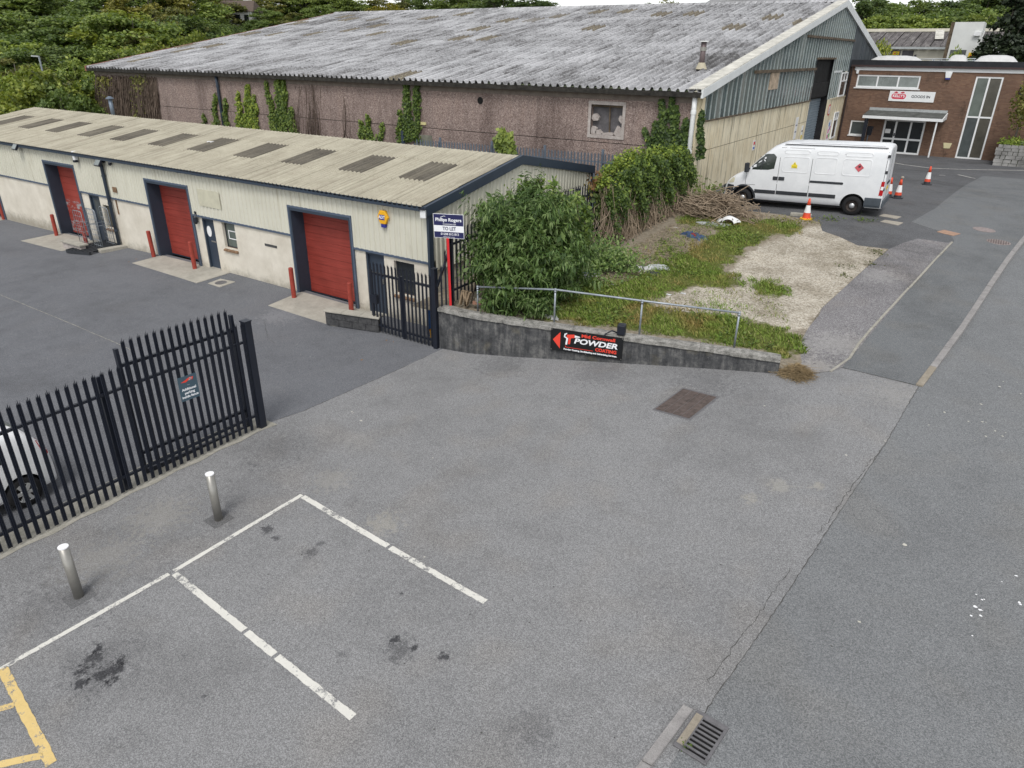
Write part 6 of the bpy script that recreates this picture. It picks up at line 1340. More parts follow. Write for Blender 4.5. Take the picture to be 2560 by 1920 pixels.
def pressing(lf, x0, x1, z0, z1, parent, s_=-1, r_=.09, w=.05, skew=0.0):
    A, B, C = rrect(x0,x1,z0,z1,r_), rrect(x0+w*.5,x1-w*.5,z0+w*.5,z1-w*.5,r_*.85), rrect(x0+w,x1-w,z0+w,z1-w,r_*.7); q = MB(); n_ = len(A)
    P = lambda L, o: [(x, s_*(lf.side(x,z)+o), z) for x, z in L]
    vs = P(A,-.001)+P(B,.014)+P(C,.0015); fs = []
    for b in (0, n_):
        for k in range(n_): j = (k+1) % n_; fs.append((b+k, b+j, b+n_+j, b+n_+k)[::s_])
    q.add(vs, fs); return q.build('panel_pressing', M['van_white'], parent, smooth=True, local=True)
# --- white long wheelbase van
vr, vf_ = G((2124,537)), G((1849,513)); va = math.atan2((vr-vf_).y, (vr-vf_).x); vp = math.atan2(vr.z-vf_.z, (vr-vf_).xy.length)
VW = .985; vb = Vector((vr.x, vr.y+.90, vr.z))
van = thing('white_van', 'long white panel van with hazard diamond parked beside the warehouse', 'van', tuple(vb), rot=(0,-vp,va+R(1.0)))
st = [(.975,2.38,.945),(.955,2.43,.96),(.92,2.46,.975),(.80,2.485,.985),(-1.0,2.49,.985),(-2.55,2.485,.985),(-2.85,2.44,.985),(-3.1,2.33,.982),(-3.4,2.08,.978),(-3.7,1.78,.972),(-3.95,1.52,.965),(-4.12,1.37,.955),(-4.3,1.28,.94),(-4.5,1.18,.905),(-4.66,1.06,.86),(-4.78,.93,.80),(-4.85,.78,.75),(-4.88,.62,.72)]
lv = Loft(st, .30); bmats = [M['van_white'], M['seam']]
def archcut(x, r_, y0, y1, zc):
    q = MB(); q.lathe([(r_,y0),(r_,y1)], (x,0,zc), 32, axis='Y'); me = q.mesh('c', M['seam']); return me
cuts_ = [archcut(x, .43, a, b, .36) for x in (0,-4.06) for a, b in ((-1.3,-.62),(.62,1.3))]
body = cut_body(lv.mesh(M['van_white']), cuts_, bmats)
for p in body.polygons: p.use_smooth = True
bo = linked('body', body, van, local=True); 
for p in body.polygons:
    if abs(p.normal.x) > .95 and abs(p.center.x) > .9: p.use_smooth = False
m_ = bo.modifiers.new('split', 'EDGE_SPLIT'); m_.split_angle = R(38)
for x in (0,-4.06):
    for s_ in (-1,1): wheel(van, x, s_*.865, .345, .22, s_*-1*-1 if False else -s_, M['rim_dark'])
# window glass, windscreen
sw1 = [(-3.98,1.43),(-3.2,1.46),(-2.97,1.52),(-2.93,1.95),(-3.05,2.06),(-3.32,2.04),(-3.62,1.80)]
for s_ in (-1,1):
    sidepatch(lv, sw1, .006, 'side_window', M['cabglass'], van, s_)
    sidepatch(lv, [(-3.50,1.45),(-3.46,1.45),(-3.36,2.02),(-3.40,2.03)], .010, 'window_bar', M['trim_dark'], van, s_, 3)
q = MB(); rows = []
for x in (-2.93,-3.1,-3.4,-3.7,-3.95,-4.06):
    T, W = lv.TW(x); rows.append([(x-.012, y*W*.80, T+.012-.10*abs(y)**3) for y in (-1,-.6,-.2,.2,.6,1)])
q.sheet(rows); q.build('windscreen', M['cabglass'], van, smooth=True, local=True)
# trims: belt strip, rail, bumpers, arches
for s_ in (-1,1):
    for a, b in ((-3.62,-2.82),(-2.79,-1.62),(-1.58,-.62)): sidepatch(lv, [(a,.565),(b,.565),(b,.70),(a,.70)], .018, 'rub_strip', M['trim_dark'], van, s_, 3, .03)
    sidepatch(lv, rrect(-1.60,-.42,1.085,1.165,.03), .014, 'door_rail', M['trim_dark'], van, s_, 4, .02)
    sidepatch(lv, rrect(-2.97,-2.79,1.10,1.23,.02), .02, 'door_handle', M['trim_dark'], van, s_, 2, .03); sidepatch(lv, rrect(-2.76,-2.54,1.10,1.23,.02), .02, 'door_handle', M['trim_dark'], van, s_, 2, .03)
    for a, b, z0, z1 in ((-2.80,-2.785,.35,2.30),(-1.62,-1.605,.36,2.30),(-4.02,-4.005,.86,1.40),(.90,.915,.75,2.30)): sidepatch(lv, [(a,z0),(b,z0),(b,z1),(a,z1)], .003, 'door_seam', M['seam'], van, s_, 5, .006)
    sidepatch(lv, [(-2.785,2.295),(-1.62,2.295),(-1.62,2.305),(-2.785,2.305)], .003, 'door_seam', M['seam'], van, s_, 3, .006)
    sidepatch(lv, [(-4.0,.86),(-3.62,.86),(-3.62,.872),(-4.0,.872)], .003, 'door_seam', M['seam'], van, s_, 2, .006)
    for a, b, z0, z1 in ((-2.70,-1.70,1.40,2.00),(-1.52,-.72,1.40,2.02),(-.55,.45,1.40,2.02),(-2.68,-1.72,2.07,2.26),(-1.5,-.72,2.07,2.26),(-.52,.44,2.07,2.26)): pressing(lv, a, b, z0, z1, van, s_)
    q = MB(); q.box(-2.7,.86,s_*.86-.012,s_*.86+.012,2.405,2.435); q.build('roof_drip_rail', M['trim_dark'], van, local=True)
    sidepatch(lv, [(.38,.33),(.94,.33),(.955,.68),(.40,.68)], .02, 'rear_corner_bumper', M['bumper_grey'], van, s_, 4, .05)
    sidepatch(lv, [(.83,.78),(.96,.78),(.965,1.28),(.86,1.28)], .010, 'tail_lamp', M['lamp_red'], van, s_, 4, .03); sidepatch(lv, [(.86,.98),(.95,.98),(.955,1.10),(.87,1.10)], .016, 'reverse_lamp', M['white_pvc'], van, s_, 2, .02)
    sidepatch(lv, [(-4.82,.32),(-4.50,.32),(-4.46,.80),(-4.74,.82)], .015, 'front_bumper_corner', M['trim_dark'], van, s_, 4, .04)
    sidepatch(lv, [(-4.72,.86),(-4.48,.90),(-4.46,1.14),(-4.56,1.12)], .008, 'headlamp', M['lamp_clear'], van, s_, 4, .03)
    ar = [(-4.06+.50*math.cos(R(a)), .36+.50*math.sin(R(a))) for a in range(0,181,15)] + [(-4.06+.43*math.cos(R(a)), .36+.43*math.sin(R(a))) for a in range(180,-1,-15)]
    sidepatch(lv, ar, .018, 'front_arch_trim', M['trim_dark'], van, s_, 6, .03)
    q = MB(); c_ = (-3.98, s_*1.10, 1.52); q.obox(c_, (.12,.2,.36), R(15)*s_); q.bar((-3.9,s_*.93,1.45), c_, .06, .08); q.build('wing_mirror', M['trim_dark'], van, local=True, bevel=.03)
q = MB(); q.box(.96,1.03,-.93,.93,.34,.60); q.build('rear_bumper', M['bumper_grey'], van, local=True, bevel=.03)
q = MB(); q.box(-4.93,-4.72,-.72,.72,.32,.78); q.build('front_bumper', M['trim_dark'], van, local=True, bevel=.05)
q = MB(); q.box(.972,.985,-.28,.24,.90,1.02); q.build('number_plate', M['plate_yellow'], van, local=True)
q = MB(); q.box(.972,1.0,-.36,.36,1.12,1.20); q.build('tailgate_trim', M['trim_dark'], van, local=True)
for y0 in (-.006,): q = MB(); q.box(.974,.98,-.006,.006,.62,2.3); q.build('rear_door_seam', M['seam'], van, local=True)
for z_ in (1.55,.95,2.1):
    q = MB(); q.box(.90,.99,-.975,-.93,z_,z_+.10); q.build('hinge', M['trim_dark'], van, local=True)
for y0 in np.linspace(-.7,.7,8): q = MB(); q.box(-2.2,.75,y0-.03,y0+.03,2.475-.0*abs(y0),2.492-.03*abs(y0)**2); q.build('roof_rib', M['van_white'], van, local=True, bevel=.004)
q = MB(); q.box(-4.3,.9,-.7,.7,.2,.34); q.build('underbody', M['seam'], van, local=True)
# stickers
dcx, dcz = .03, 1.72; d_ = .155; o = sidepatch(lv, [(dcx,dcz-d_),(dcx+d_,dcz),(dcx,dcz+d_),(dcx-d_,dcz)], .012, 'hazard_diamond', plain('hazard_pink', (.55,.10,.12), .5), van, -1, 2, .016)
sidepatch(lv, [(dcx,dcz-d_*.86),(dcx+d_*.86,dcz),(dcx,dcz+d_*.86),(dcx-d_*.86,dcz),(dcx-d_*.82,dcz),(dcx,dcz+d_*.82),(dcx+d_*.82,dcz),(dcx,dcz-d_*.82)], .0135, 'diamond_rule', M['seam'], van, -1, 2, .004)
sidepatch(lv, [(dcx-.03,dcz),(dcx+.03,dcz),(dcx+.045,dcz+.04),(dcx+.015,dcz+.10),(dcx-.01,dcz+.06),(dcx-.04,dcz+.05)], .0145, 'flame_mark', M['seam'], van, -1, 2, .004)
sidepatch(lv, [(-2.34,1.58),(-2.13,1.58),(-2.13,1.70),(-2.34,1.70)], .012, 'warning_sticker', plain('sticker_yellow', (.75,.60,.03), .5), van, -1, 2, .014); sidepatch(lv, [(-2.30,1.705),(-2.17,1.705),(-2.235,1.81)], .012, 'warning_triangle', plain('sticker_yellow2', (.75,.60,.03), .5), van, -1, 2, .014)
sidepatch(lv, [(-2.31,1.61),(-2.16,1.61),(-2.16,1.63),(-2.31,1.63)], .0135, 'sticker_text', M['seam'], van, -1, 2, .004); sidepatch(lv, [(-2.25,1.725),(-2.22,1.725),(-2.235,1.775)], .0135, 'sticker_text', M['seam'], van, -1, 2, .004)
text('1972', .07, M['plate_yellow'], van, Matrix.Identity(4)) if False else None
# --- white hatchback behind the palisade
cp = G((72,1263)); car = thing('white_hatchback', 'rounded white hatchback parked behind the black palisade fence', 'car', (cp.x-.76,cp.y,cp.z), R(90))
cs2 = [(.60,.60,.66),(.585,.86,.72),(.55,.98,.755),(.47,1.10,.785),(.34,1.28,.81),(.16,1.43,.825),(-.1,1.50,.83),(-.8,1.52,.835),(-1.4,1.48,.835),(-1.8,1.30,.835),(-2.2,1.02,.83),(-2.6,.93,.81),(-2.95,.80,.76),(-3.08,.62,.70)]
M['car_white'] = plain('car_white_paint', (.86,.865,.87), .3, 0, .5, .03, 2)
lc = Loft(cs2, .22); body = cut_body(lc.mesh(M['car_white']), [archcut(x, .345, a, b, .30) for x in (0,-2.4) for a, b in ((-1.1,-.5),(.5,1.1))], bmats)
for p in body.polygons: p.use_smooth = True
bo = linked('body', body, car, local=True); m_ = bo.modifiers.new('split', 'EDGE_SPLIT'); m_.split_angle = R(45)
for x in (0,-2.4):
    for s_ in (-1,1): wheel(car, x, s_*.74, .295, .18, -s_, M['rim_dark'], True, 6)
for s_ in (-1,1):
    sidepatch(lc, [(-.16,.98),(-1.0,.96),(-1.0,1.36),(-.45,1.38),(-.22,1.26)], .006, 'side_window', M['cabglass'], car, s_); sidepatch(lc, [(-1.06,.96),(-1.85,.97),(-1.55,1.30),(-1.06,1.36)], .006, 'side_window', M['cabglass'], car, s_)
    sidepatch(lc, [(.47,.80),(.58,.82),(.53,1.02),(.42,1.12)], .008, 'tail_lamp', M['lamp_red'], car, s_); sidepatch(lc, [(-1.025,.35),(-1.035,.35),(-1.035,1.38),(-1.025,1.38)], .003, 'door_seam', M['seam'], car, s_)
q = MB(); rows = []
for x in (.50,.40,.30,.18,.10):
    T, W = lc.TW(x); rows.append([(x+.012, y*W*.72, T+.006-.06*abs(y)**3) for y in (-1,-.5,0,.5,1)])
q.sheet(rows[::-1]); q.build('rear_window', M['glass_green'], car, smooth=True, local=True)
q = MB(); q.box(.585,.605,-.25,.25,.62,.73); q.build('number_plate', M['plate_yellow'], car, local=True)
# --- traffic cones
M['cone_red'] = plain('cone_orange_red', (.66,.075,.03), .55, 0, .4, .15, 6); M['cone_white'] = plain('cone_reflective_sleeve', (.74,.74,.73), .45, 0, .5, .08, 8)
def cone(px, hpx, lab, base, lean=0.0):
    p = G(px); d = (p-CO).dot(_f); h_ = hpx*d/FPX/1.0; c = thing('traffic_cone', lab, 'traffic cone', (p.x,p.y,p.z+.012), random.uniform(0,1), 'traffic cones by the van')
    q = MB(); k = 8; r0 = .23
    q.prism([(r0*math.cos(2*math.pi*(i+.5)/k), r0*math.sin(2*math.pi*(i+.5)/k)) for i in range(k)], (0,0,-.015), (1,0,0), (0,1,0), (0,0,1), .055); q.build('base', M[base], c, local=True, bevel=.012)
    rad = lambda f: .155*(1-f)+.032*f
    for a, b, m_ in ((.04,.32,'cone_red'),(.32,.68,'cone_white'),(.68,1.0,'cone_red')):
        if base != 'alarm_yellow' and a == .04:
            q = MB(); q.lathe([(rad(.04),.04),(rad(.17),.17*h_)], (0,0,0), 16, cap=False); q.build('skirt', M['trim_dark'], c, local=True, smooth=True); a = .17
        q = MB(); q.lathe([(rad(a)+(.004 if m_ == 'cone_white' else 0),a*h_),(rad(b)+(.004 if m_ == 'cone_white' else 0),b*h_)], (0,0,0), 16, cap=(b == 1)); q.build('sleeve' if m_ == 'cone_white' else 'cone_body', M[m_], c, local=True, smooth=True)
    return c, h_
cone((2015,548), 50, 'traffic cone with yellow base beside the gravel', 'alarm_yellow')
cone((2219,493), 47, 'traffic cone tucked against the van rear bumper', 'trim_dark'); c_, h_ = cone((2243,496), 47, 'traffic cone with a stone lodged on its tip', 'trim_dark')
q = MB(); q.lathe([(.001,-.03),(.06,-.01),(.07,.03),(.04,.07),(.001,.08)], (.01,0,h_+.03), 8); q.build('stone', M['slab'], c_, local=True)
cone((2316,462), 44, 'traffic cone standing alone on the tarmac towards the brick office', 'trim_dark')
# ------------------------------------------------------------------ vegetation
RNG = np.random.default_rng(7)
def unit(v): return v/np.maximum(1e-9, np.linalg.norm(v, axis=-1, keepdims=True))
def leaf_arrays(P, N, size, aspect=.5, droop=.0, jitter=.8, fold=.0, szvar=.4):
    """diamond leaves at P facing roughly N; returns V,F"""
    n = len(P); N = unit(N + RNG.normal(0, jitter, (n,3))); A = unit(np.cross(N, RNG.normal(0,1,(n,3)))); 
    if droop: A = unit(A + np.array([0,0,-droop]))
    B = unit(np.cross(N, A)); s = (size*(1+RNG.uniform(-szvar,szvar,n)))[:,None]
    C = unit(np.cross(A, B))
    V = np.stack([P, P+A*s*.5+B*s*aspect*.5+C*s*fold, P+A*s, P+A*s*.5-B*s*aspect*.5+C*s*fold], 1).reshape(-1,3)
    return V, np.arange(4*n).reshape(n,4)
def leaves_obj(name, V, F, mat, parent=None, local=False, kind='stuff', mi=None):
    o = linked(name, np_mesh(name, V, F, mat, mi), parent, local=local)
    if kind: o['kind'] = kind
    return o
def join(parts):
    Vs = []; Fs = []; k = 0
    for V, F in parts: Vs.append(V); Fs.append(F+k); k += len(V)
    return np.concatenate(Vs), np.concatenate(Fs)
def twig_arrays(P0, P1, r0, r1, bend=0.0, seg=1):
    """three-sided twigs"""
    n = len(P0); D = unit(P1-P0); A = unit(np.cross(D, RNG.normal(0,1,(n,3)))); B = np.cross(D, A); out = []; rows = []
    mid = RNG.normal(0,1,(n,3))*bend
    for k in range(seg+1):
        f = k/seg; c = P0+(P1-P0)*f + mid*(4*f*(1-f)); r = (r0+(r1-r0)*f)
        rows.append([c+(A*math.cos(a)+B*math.sin(a))*r for a in (0,2.094,4.189)])
    V = np.stack([np.stack(r_, 1) for r_ in rows], 1).reshape(-1,3); F = []
    base = np.arange(n)[:,None]*(3*(seg+1))
    for k in range(seg):
        for j in range(3): F.append(base + np.array([[k*3+j, k*3+(j+1) % 3, (k+1)*3+(j+1) % 3, (k+1)*3+j]]))
    return V, np.concatenate(F)
M['lf_mid'] = leafmat('leaf_mid_green', [(.072,.112,.032),(.128,.19,.05),(.185,.255,.068),(.26,.325,.10)])
M['lf_dark'] = leafmat('leaf_dark_green', [(.046,.076,.026),(.085,.13,.042),(.125,.18,.055),(.18,.235,.075)])
M['lf_yel'] = leafmat('leaf_yellow_green', [(.075,.105,.02),(.15,.20,.035),(.22,.27,.05),(.29,.32,.075)])
M['lf_olive'] = leafmat('leaf_olive', [(.075,.085,.028),(.135,.15,.045),(.185,.195,.062),(.24,.235,.085)])
M['lf_gold'] = leafmat('leaf_golden', [(.10,.10,.012),(.18,.17,.02),(.26,.235,.035)])
M['lf_conifer'] = leafmat('leaf_conifer', [(.014,.024,.012),(.028,.044,.019),(.05,.07,.028)], trans=.08)
M['lf_budd'] = leafmat('leaf_buddleia', [(.036,.074,.020),(.078,.142,.036),(.125,.205,.055),(.18,.265,.085),(.26,.34,.15)], trans=.22)
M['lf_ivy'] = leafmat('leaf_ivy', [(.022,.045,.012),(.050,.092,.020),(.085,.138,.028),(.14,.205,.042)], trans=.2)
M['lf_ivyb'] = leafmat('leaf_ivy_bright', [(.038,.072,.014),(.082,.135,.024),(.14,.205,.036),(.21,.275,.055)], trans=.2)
M['lf_red'] = leafmat('leaf_reddening', [(.16,.07,.03),(.28,.14,.05),(.20,.20,.04)], trans=.2)
M['bark'] = plain('grey_bark', (.085,.075,.06), .95, var=.35, scale=3); M['twig'] = plain('dry_twig', (.32,.25,.18), .9, var=.4, scale=5, coords='pos'); M['vine'] = plain('dead_vine', (.115,.085,.065), .95, var=.4, scale=4, coords='pos')
# ---- trees: a few species built once, copied and scaled
def make_tree(name, mat, seed, H=12, Rx=4.2, crown0=.28, clumps=80, lpc=170, lsz=.33, trunk=.22, conical=False, open_=False):
    rs = np.random.RandomState(seed); P = []; N = []; cl = []
    for k in range(clumps):
        for _ in range(50):
            u = rs.normal(0,1,3); u /= np.linalg.norm(u); r = rs.uniform(.45,1)**.6
            z = crown0 + (1-crown0)*(.5+.5*u[2]*r)
            wz = (1-(z-crown0)/(1-crown0))*1.05+.06 if conical else math.sqrt(max(.05, 1-((z-crown0)/(1-crown0)*2-.92)**2*.92))
            x, y = u[0]*r*Rx*(wz if conical else 1), u[1]*r*Rx*(wz if conical else 1)
            if conical or (x/Rx)**2+(y/Rx)**2 <= wz*wz+.05: break
        c = np.array([x, y, z*H]); rad = rs.uniform(.13,.24)*Rx*(1.0 if not open_ else .8)
        cl.append((c, rad)); m = int(lpc*rs.uniform(.6,1.3)); d = rs.normal(0,1,(m,3)); d /= np.linalg.norm(d, axis=1)[:,None]; d[:,2] = np.where(d[:,2] < -.3, -d[:,2]*.6, d[:,2])
        P.append(c + d*rad*rs.uniform(.55,1.15,(m,1))*np.array([1.15,1.15,.85])); N.append(d+np.array([0,0,.5]))
    P = np.concatenate(P); N = np.concatenate(N); V, F = leaf_arrays(P, N, lsz, .7, .1, .9)
    crown = np_mesh(name+'_crown', V, F, mat)
    q = MB(); q.tube([(0,0,-1.5),(.05,0,H*.2),(.12,.08,H*.45),(.05,.1,H*.75),(0,0,H*.93)], [trunk,trunk*.85,trunk*.6,trunk*.3,.03], 7)
    for c, rad in cl[::3 if not open_ else 2]:
        zb = max(.12*H, c[2]*.62-.5); b = Vector((.08,.05,zb)); m_ = b.lerp(Vector(c), .55)+Vector((0,0,.35)); q.tube([b, m_, Vector(c)], [trunk*.33,trunk*.2,.025], 5)
    tr = q.mesh(name+'_trunk', M['bark'], True); return crown, tr
SP = {'mid': [make_tree('mid', M['lf_mid'], 1), make_tree('mid2', M['lf_mid'], 2, Rx=4.8, clumps=92)], 'dark': [make_tree('dark', M['lf_dark'], 3), make_tree('dark2', M['lf_dark'], 4, Rx=4.6, clumps=70)],
      'yel': [make_tree('yel', M['lf_yel'], 5, crown0=.15)], 'olive': [make_tree('olive', M['lf_olive'], 6, open_=True), make_tree('olive2', M['lf_olive'], 7, open_=True, clumps=52)],
      'con': [make_tree('con', M['lf_conifer'], 8, H=14, Rx=3.4, crown0=.06, clumps=90, lpc=100, lsz=.34, conical=True)], 'gold': [make_tree('gold', M['lf_gold'], 9, clumps=55)],
      'bush': [make_tree('bush', M['lf_yel'], 10, H=5, Rx=3.0, crown0=-.05, clumps=70, lpc=120, lsz=.24, trunk=.08), make_tree('bush2', M['lf_mid'], 11, H=5, Rx=3.0, crown0=-.05, clumps=70, lpc=120, lsz=.24, trunk=.08)],
      'airy': [make_tree('airy', M['lf_olive'], 12, open_=True, clumps=34, lpc=55)]}
BH = {'con': 14, 'bush': 5}
def where(px, dist, top):
    if px < 245: a = 'on the wooded bank past the workshop end'
    elif px < 600: a = 'behind the warehouse far verge'
    elif px < 1000: a = 'beyond the far half of the warehouse ridge'
    elif px < 1800: a = 'beyond the near half of the warehouse ridge'
    elif px < 2330: a = 'behind the derelict factory roof'
    else: a = 'behind the white tower'
    return ('tall ' if dist > 128 else 'nearer ' if dist < 95 else ''), a
LAB = {'mid': ('mid green broadleaf tree in the belt beyond the warehouse','broadleaf_tree','mid green trees in the belt'), 'dark': ('dark green dense tree in the belt beyond the warehouse','dense_tree','dark green trees in the belt'),
       'yel': ('bright yellow-green tree standing among darker trees','bright_tree','bright trees among the dark ones'), 'olive': ('olive toned tree with bare grey limbs showing','limbed_tree','olive trees with bare limbs'), 'con': ('black-green conifer behind the brick office','conifer_tree','dark conifers'),
       'gold': ('golden leaved tree rising behind the warehouse roof','golden_tree',None), 'bush': ('pale green willowy bush crowding behind the workshop','willow_bush','willowy bushes behind the workshop'), 'airy': ('thin airy tree against the white sky behind the roof','airy_tree','thin airy trees on the skyline')}
_ti = 0
def tree(px, top, dist, wid, sp, sink=0.0, lab=None, group=None, var=None):
    global _ti
    d = ray((px, top)); hd = math.hypot(d.x, d.y); p = CO + d*(dist/hd); g = terrain(p.x, p.y)-sink; h_ = max(1.5, p.z-g)
    v_ = SP[sp][(_ti if var is None else var) % len(SP[sp])]; _ti += 1; L, nm, gr = LAB[sp]
    if not lab and sp in ('mid','dark','yel','olive','airy'):
        s_, a = where(px, dist, top); L = s_ + {'mid':'mid green broadleaf tree','dark':'dark green dense tree','yel':'bright yellow-green tree','olive':'olive tree with bare limbs','airy':'thin airy tree'}[sp] + ' ' + a; gr = L
    o = thing(nm, lab or L, 'bush' if sp == 'bush' else 'tree', (p.x,p.y,g), random.uniform(0,6.28), group or (gr if not lab else None))
    sx = wid/(2*(4.4 if sp not in BH else 3.2)); sz = h_/(BH.get(sp, 12)*1.02)
    a = linked('crown', v_[0], o, scale=(sx,sx,sz), local=True); linked('trunk', v_[1], o, scale=(sx,sx,sz), local=True)
random.seed(21)
# far belt on the rise (left to right)
for px, top, dist, w, sp in ((-70,-30,150,16,'dark'),(10,-18,160,15,'mid'),(90,-25,150,15,'mid'),(150,8,170,12,'dark'),(215,-22,150,15,'dark'),(290,-30,140,14,'mid'),(360,-45,135,13,'olive'),(430,-40,140,14,'mid'),(500,-30,150,14,'olive'),(548,-20,175,10,'mid'),(600,-6,185,9,'dark'),
    (665,-14,165,11,'olive'),(700,-22,170,13,'dark'),(760,-25,165,13,'dark'),(815,-12,170,12,'mid'),(870,-2,160,10,'dark'),(905,6,190,10,'mid'),(960,-14,160,11,'olive'),(1010,12,185,10,'airy'),(1048,-10,165,9,'dark'),(1095,4,170,10,'mid'),(1150,-12,160,12,'dark'),(1205,-16,165,12,'dark'),(1260,-20,150,13,'dark'),(1325,-8,150,10,'dark'),(1360,4,160,9,'dark'),
    (1400,14,185,9,'mid'),(1440,12,190,9,'olive'),(1480,10,185,9,'mid'),(1520,14,190,8,'mid'),(1560,18,195,8,'olive'),(1590,15,190,8,'dark'),(1625,6,175,8,'airy'),(1670,-4,175,10,'airy'),
    (2150,-18,130,10,'dark'),(2205,-8,135,11,'mid'),(2260,14,130,10,'mid'),(2300,2,150,11,'dark'),(2345,18,130,9,'mid'),(2390,8,140,11,'mid'),(2430,-14,150,11,'dark'),(2480,-25,145,12,'dark'),(2540,-30,150,13,'dark'),(2620,-30,140,13,'dark'),(2180,30,112,8,'mid'),(2240,34,112,9,'mid'),(2310,30,114,9,'mid'),(2375,32,114,9,'mid'),(2425,36,112,7,'yel'),(2480,20,116,8,'mid')): tree(px, top, dist, w, sp)
# middle distance, left
for px, top, dist, w, sp in ((-60,20,115,13,'mid'),(20,28,110,12,'mid'),(85,55,100,11,'mid'),(150,40,112,12,'dark'),(215,28,104,12,'mid'),(270,22,98,12,'yel'),(325,18,96,12,'mid'),(385,28,105,10,'olive'),(430,20,112,11,'olive'),(475,42,104,10,'dark'),(525,60,112,9,'mid'),(560,62,126,8,'dark'),(640,44,140,6,'mid'),
    (30,95,88,9,'mid'),(100,108,84,9,'mid'),(165,118,82,8,'dark'),(225,105,84,8,'mid'),(290,112,82,8,'mid'),(345,85,92,8,'olive'),(30,140,76,8,'olive'),
    (690,35,150,9,'yel'),(655,18,150,8,'mid'),(740,32,150,9,'olive'),(800,12,152,9,'mid'),(850,30,150,10,'olive'),(930,20,150,9,'olive'),(1000,28,150,9,'mid'),(1080,20,150,10,'mid'),(1160,26,150,9,'yel'),(1215,28,150,8,'mid')): tree(px, top, dist, w, sp)
tree(970, 5, 146, 9, 'gold')
for px, top, dist, w, k in ((-15,205,66,7,0),(55,190,64,7.5,1),(110,176,63,7,0),(165,188,64,7,1),(215,205,66,5,0),(250,225,68,4.5,1),(145,225,60,5.5,1),(40,235,60,6,0),(180,150,78,7,1),(300,128,86,8,0),(370,110,86,9,0),(440,98,88,9,0),(500,88,92,8,0),(545,92,98,7,1)): 
    L_ = ('pale yellow-green willowy bush ' if k == 0 else 'mid green willowy bush ') + ('close behind the workshop far end' if dist < 62 else 'beside the slim street lamp' if dist < 65 and px < 130 else 'on the bank past the workshop end' if dist < 70 else 'by the warehouse far verge'); tree(px, top, dist, w, 'bush', lab=L_, group=L_, var=k)
tree(2560,-60,75.5,6.0,'con',lab='tall black-green conifer behind the brick office'); tree(2640,-30,77,8,'con',lab='second tall conifer at the far end of the brick office'); tree(2478,95,74.5,2.6,'con',lab='low young conifer beside the white tower')
tree(2215,112,73.5,3.4,'bush',lab='dark round bush in front of the derelict factory'); tree(2395,128,74,3.6,'bush',lab='bush half hiding the white tower window')
# street lamp among the bushes
p = CO + ray((100,150))*70; ls_ = thing('street_lamp', 'slim grey street lamp standing among the willowy bushes', 'street lamp', (p.x,p.y,terrain(p.x,p.y))); pt = CO+ray((97,141))*70
q = MB(); q.tube([(p.x,p.y,terrain(p.x,p.y)-.2),(pt.x,pt.y,pt.z)], .07, 8); q.build('column', M['galv_rail'], ls_); u = Vector((_r.x,_r.y,0)); q = MB(); q.bar(pt, pt-u*.55+Vector((0,0,.03)), .16, .09); q.build('lantern', M['lead'], ls_)
# ---- buddleia by the gate
bd = thing('buddleia_bush', 'big dense buddleia bush overhanging the wall and handrail', 'bush', (-10.3,15.6,1.3))
lob = [((1215,655),14.75,.62),((1245,600),15.2,.85),((1235,535),16.0,.55),((1290,555),15.7,1.0),((1300,640),15.0,1.0),((1290,715),14.75,.75),((1350,530),16.8,.8),((1355,600),16.2,1.15),((1365,680),15.7,.95),((1345,750),14.95,.55),((1395,570),17.4,.8),((1405,640),16.9,.85),((1390,700),16.0,.6),((1325,480),17.0,.42),((1395,510),18.0,.4),((1240,745),14.45,.4)]
Lc = [(np.array(ony(p, y)), r_) for p, y, r_ in lob]; P = []; N = []; tw0 = []; tw1 = []
for c, r_ in Lc:
    m = int(150*r_*r_)+30; d = unit(RNG.normal(0,1,(m,3))+np.array([.25,-.35,.25])); tips = c + d*r_*RNG.uniform(.68,1.25,(m,1))*(1+.24*np.sin(7*d[:,:1]+9*c[0])+.2*np.sin(8*d[:,2:]+5*c[2])); tips[:,2] = np.maximum(tips[:,2], 1.42)
    for t0, dd in zip(tips, d):
        k = 11; ang = RNG.uniform(0,6.28,k); s_ = np.linspace(0,.34,k); ax_ = unit(dd*np.array([1,1,.55])+np.array([0,0,.35])); e1 = unit(np.cross(ax_, [0.3,.2,1])); e2 = np.cross(ax_, e1)
        base = t0 - ax_*s_[:,None]; out = e1*np.cos(ang)[:,None]+e2*np.sin(ang)[:,None]; P.append(base); N.append(out*.9+ax_*.35)
        tw0.append(t0-ax_*.5); tw1.append(t0)
P = np.concatenate(P); A = unit(np.concatenate(N) + np.array([0,0,-.35])); n = len(P); B = unit(np.cross(A, np.array([0,0,1.0])+RNG.normal(0,.25,(n,3)))); C = np.cross(A, B); s = RNG.uniform(.10,.22,(n,1))
V = np.stack([P, P+A*s*.42+B*s*.13, P+A*s-np.array([0,0,1])*s*.22, P+A*s*.42-B*s*.13], 1).reshape(-1,3); F = np.arange(4*n).reshape(n,4)
inn = []; inN = []
for c, r_ in Lc: m = int(420*r_**2); d = unit(RNG.normal(0,1,(m,3))); inn.append(c+d*r_*RNG.uniform(.3,.88,(m,1))); inN.append(d)
inn = np.concatenate(inn); inn[:,2] = np.maximum(inn[:,2], 1.35); V2, F2 = leaf_arrays(inn, np.concatenate(inN), .22, .4, .3, .5)
Vj, Fj = join([(V,F),(V2,F2)]); leaves_obj('foliage', Vj, Fj, M['lf_budd'], bd)
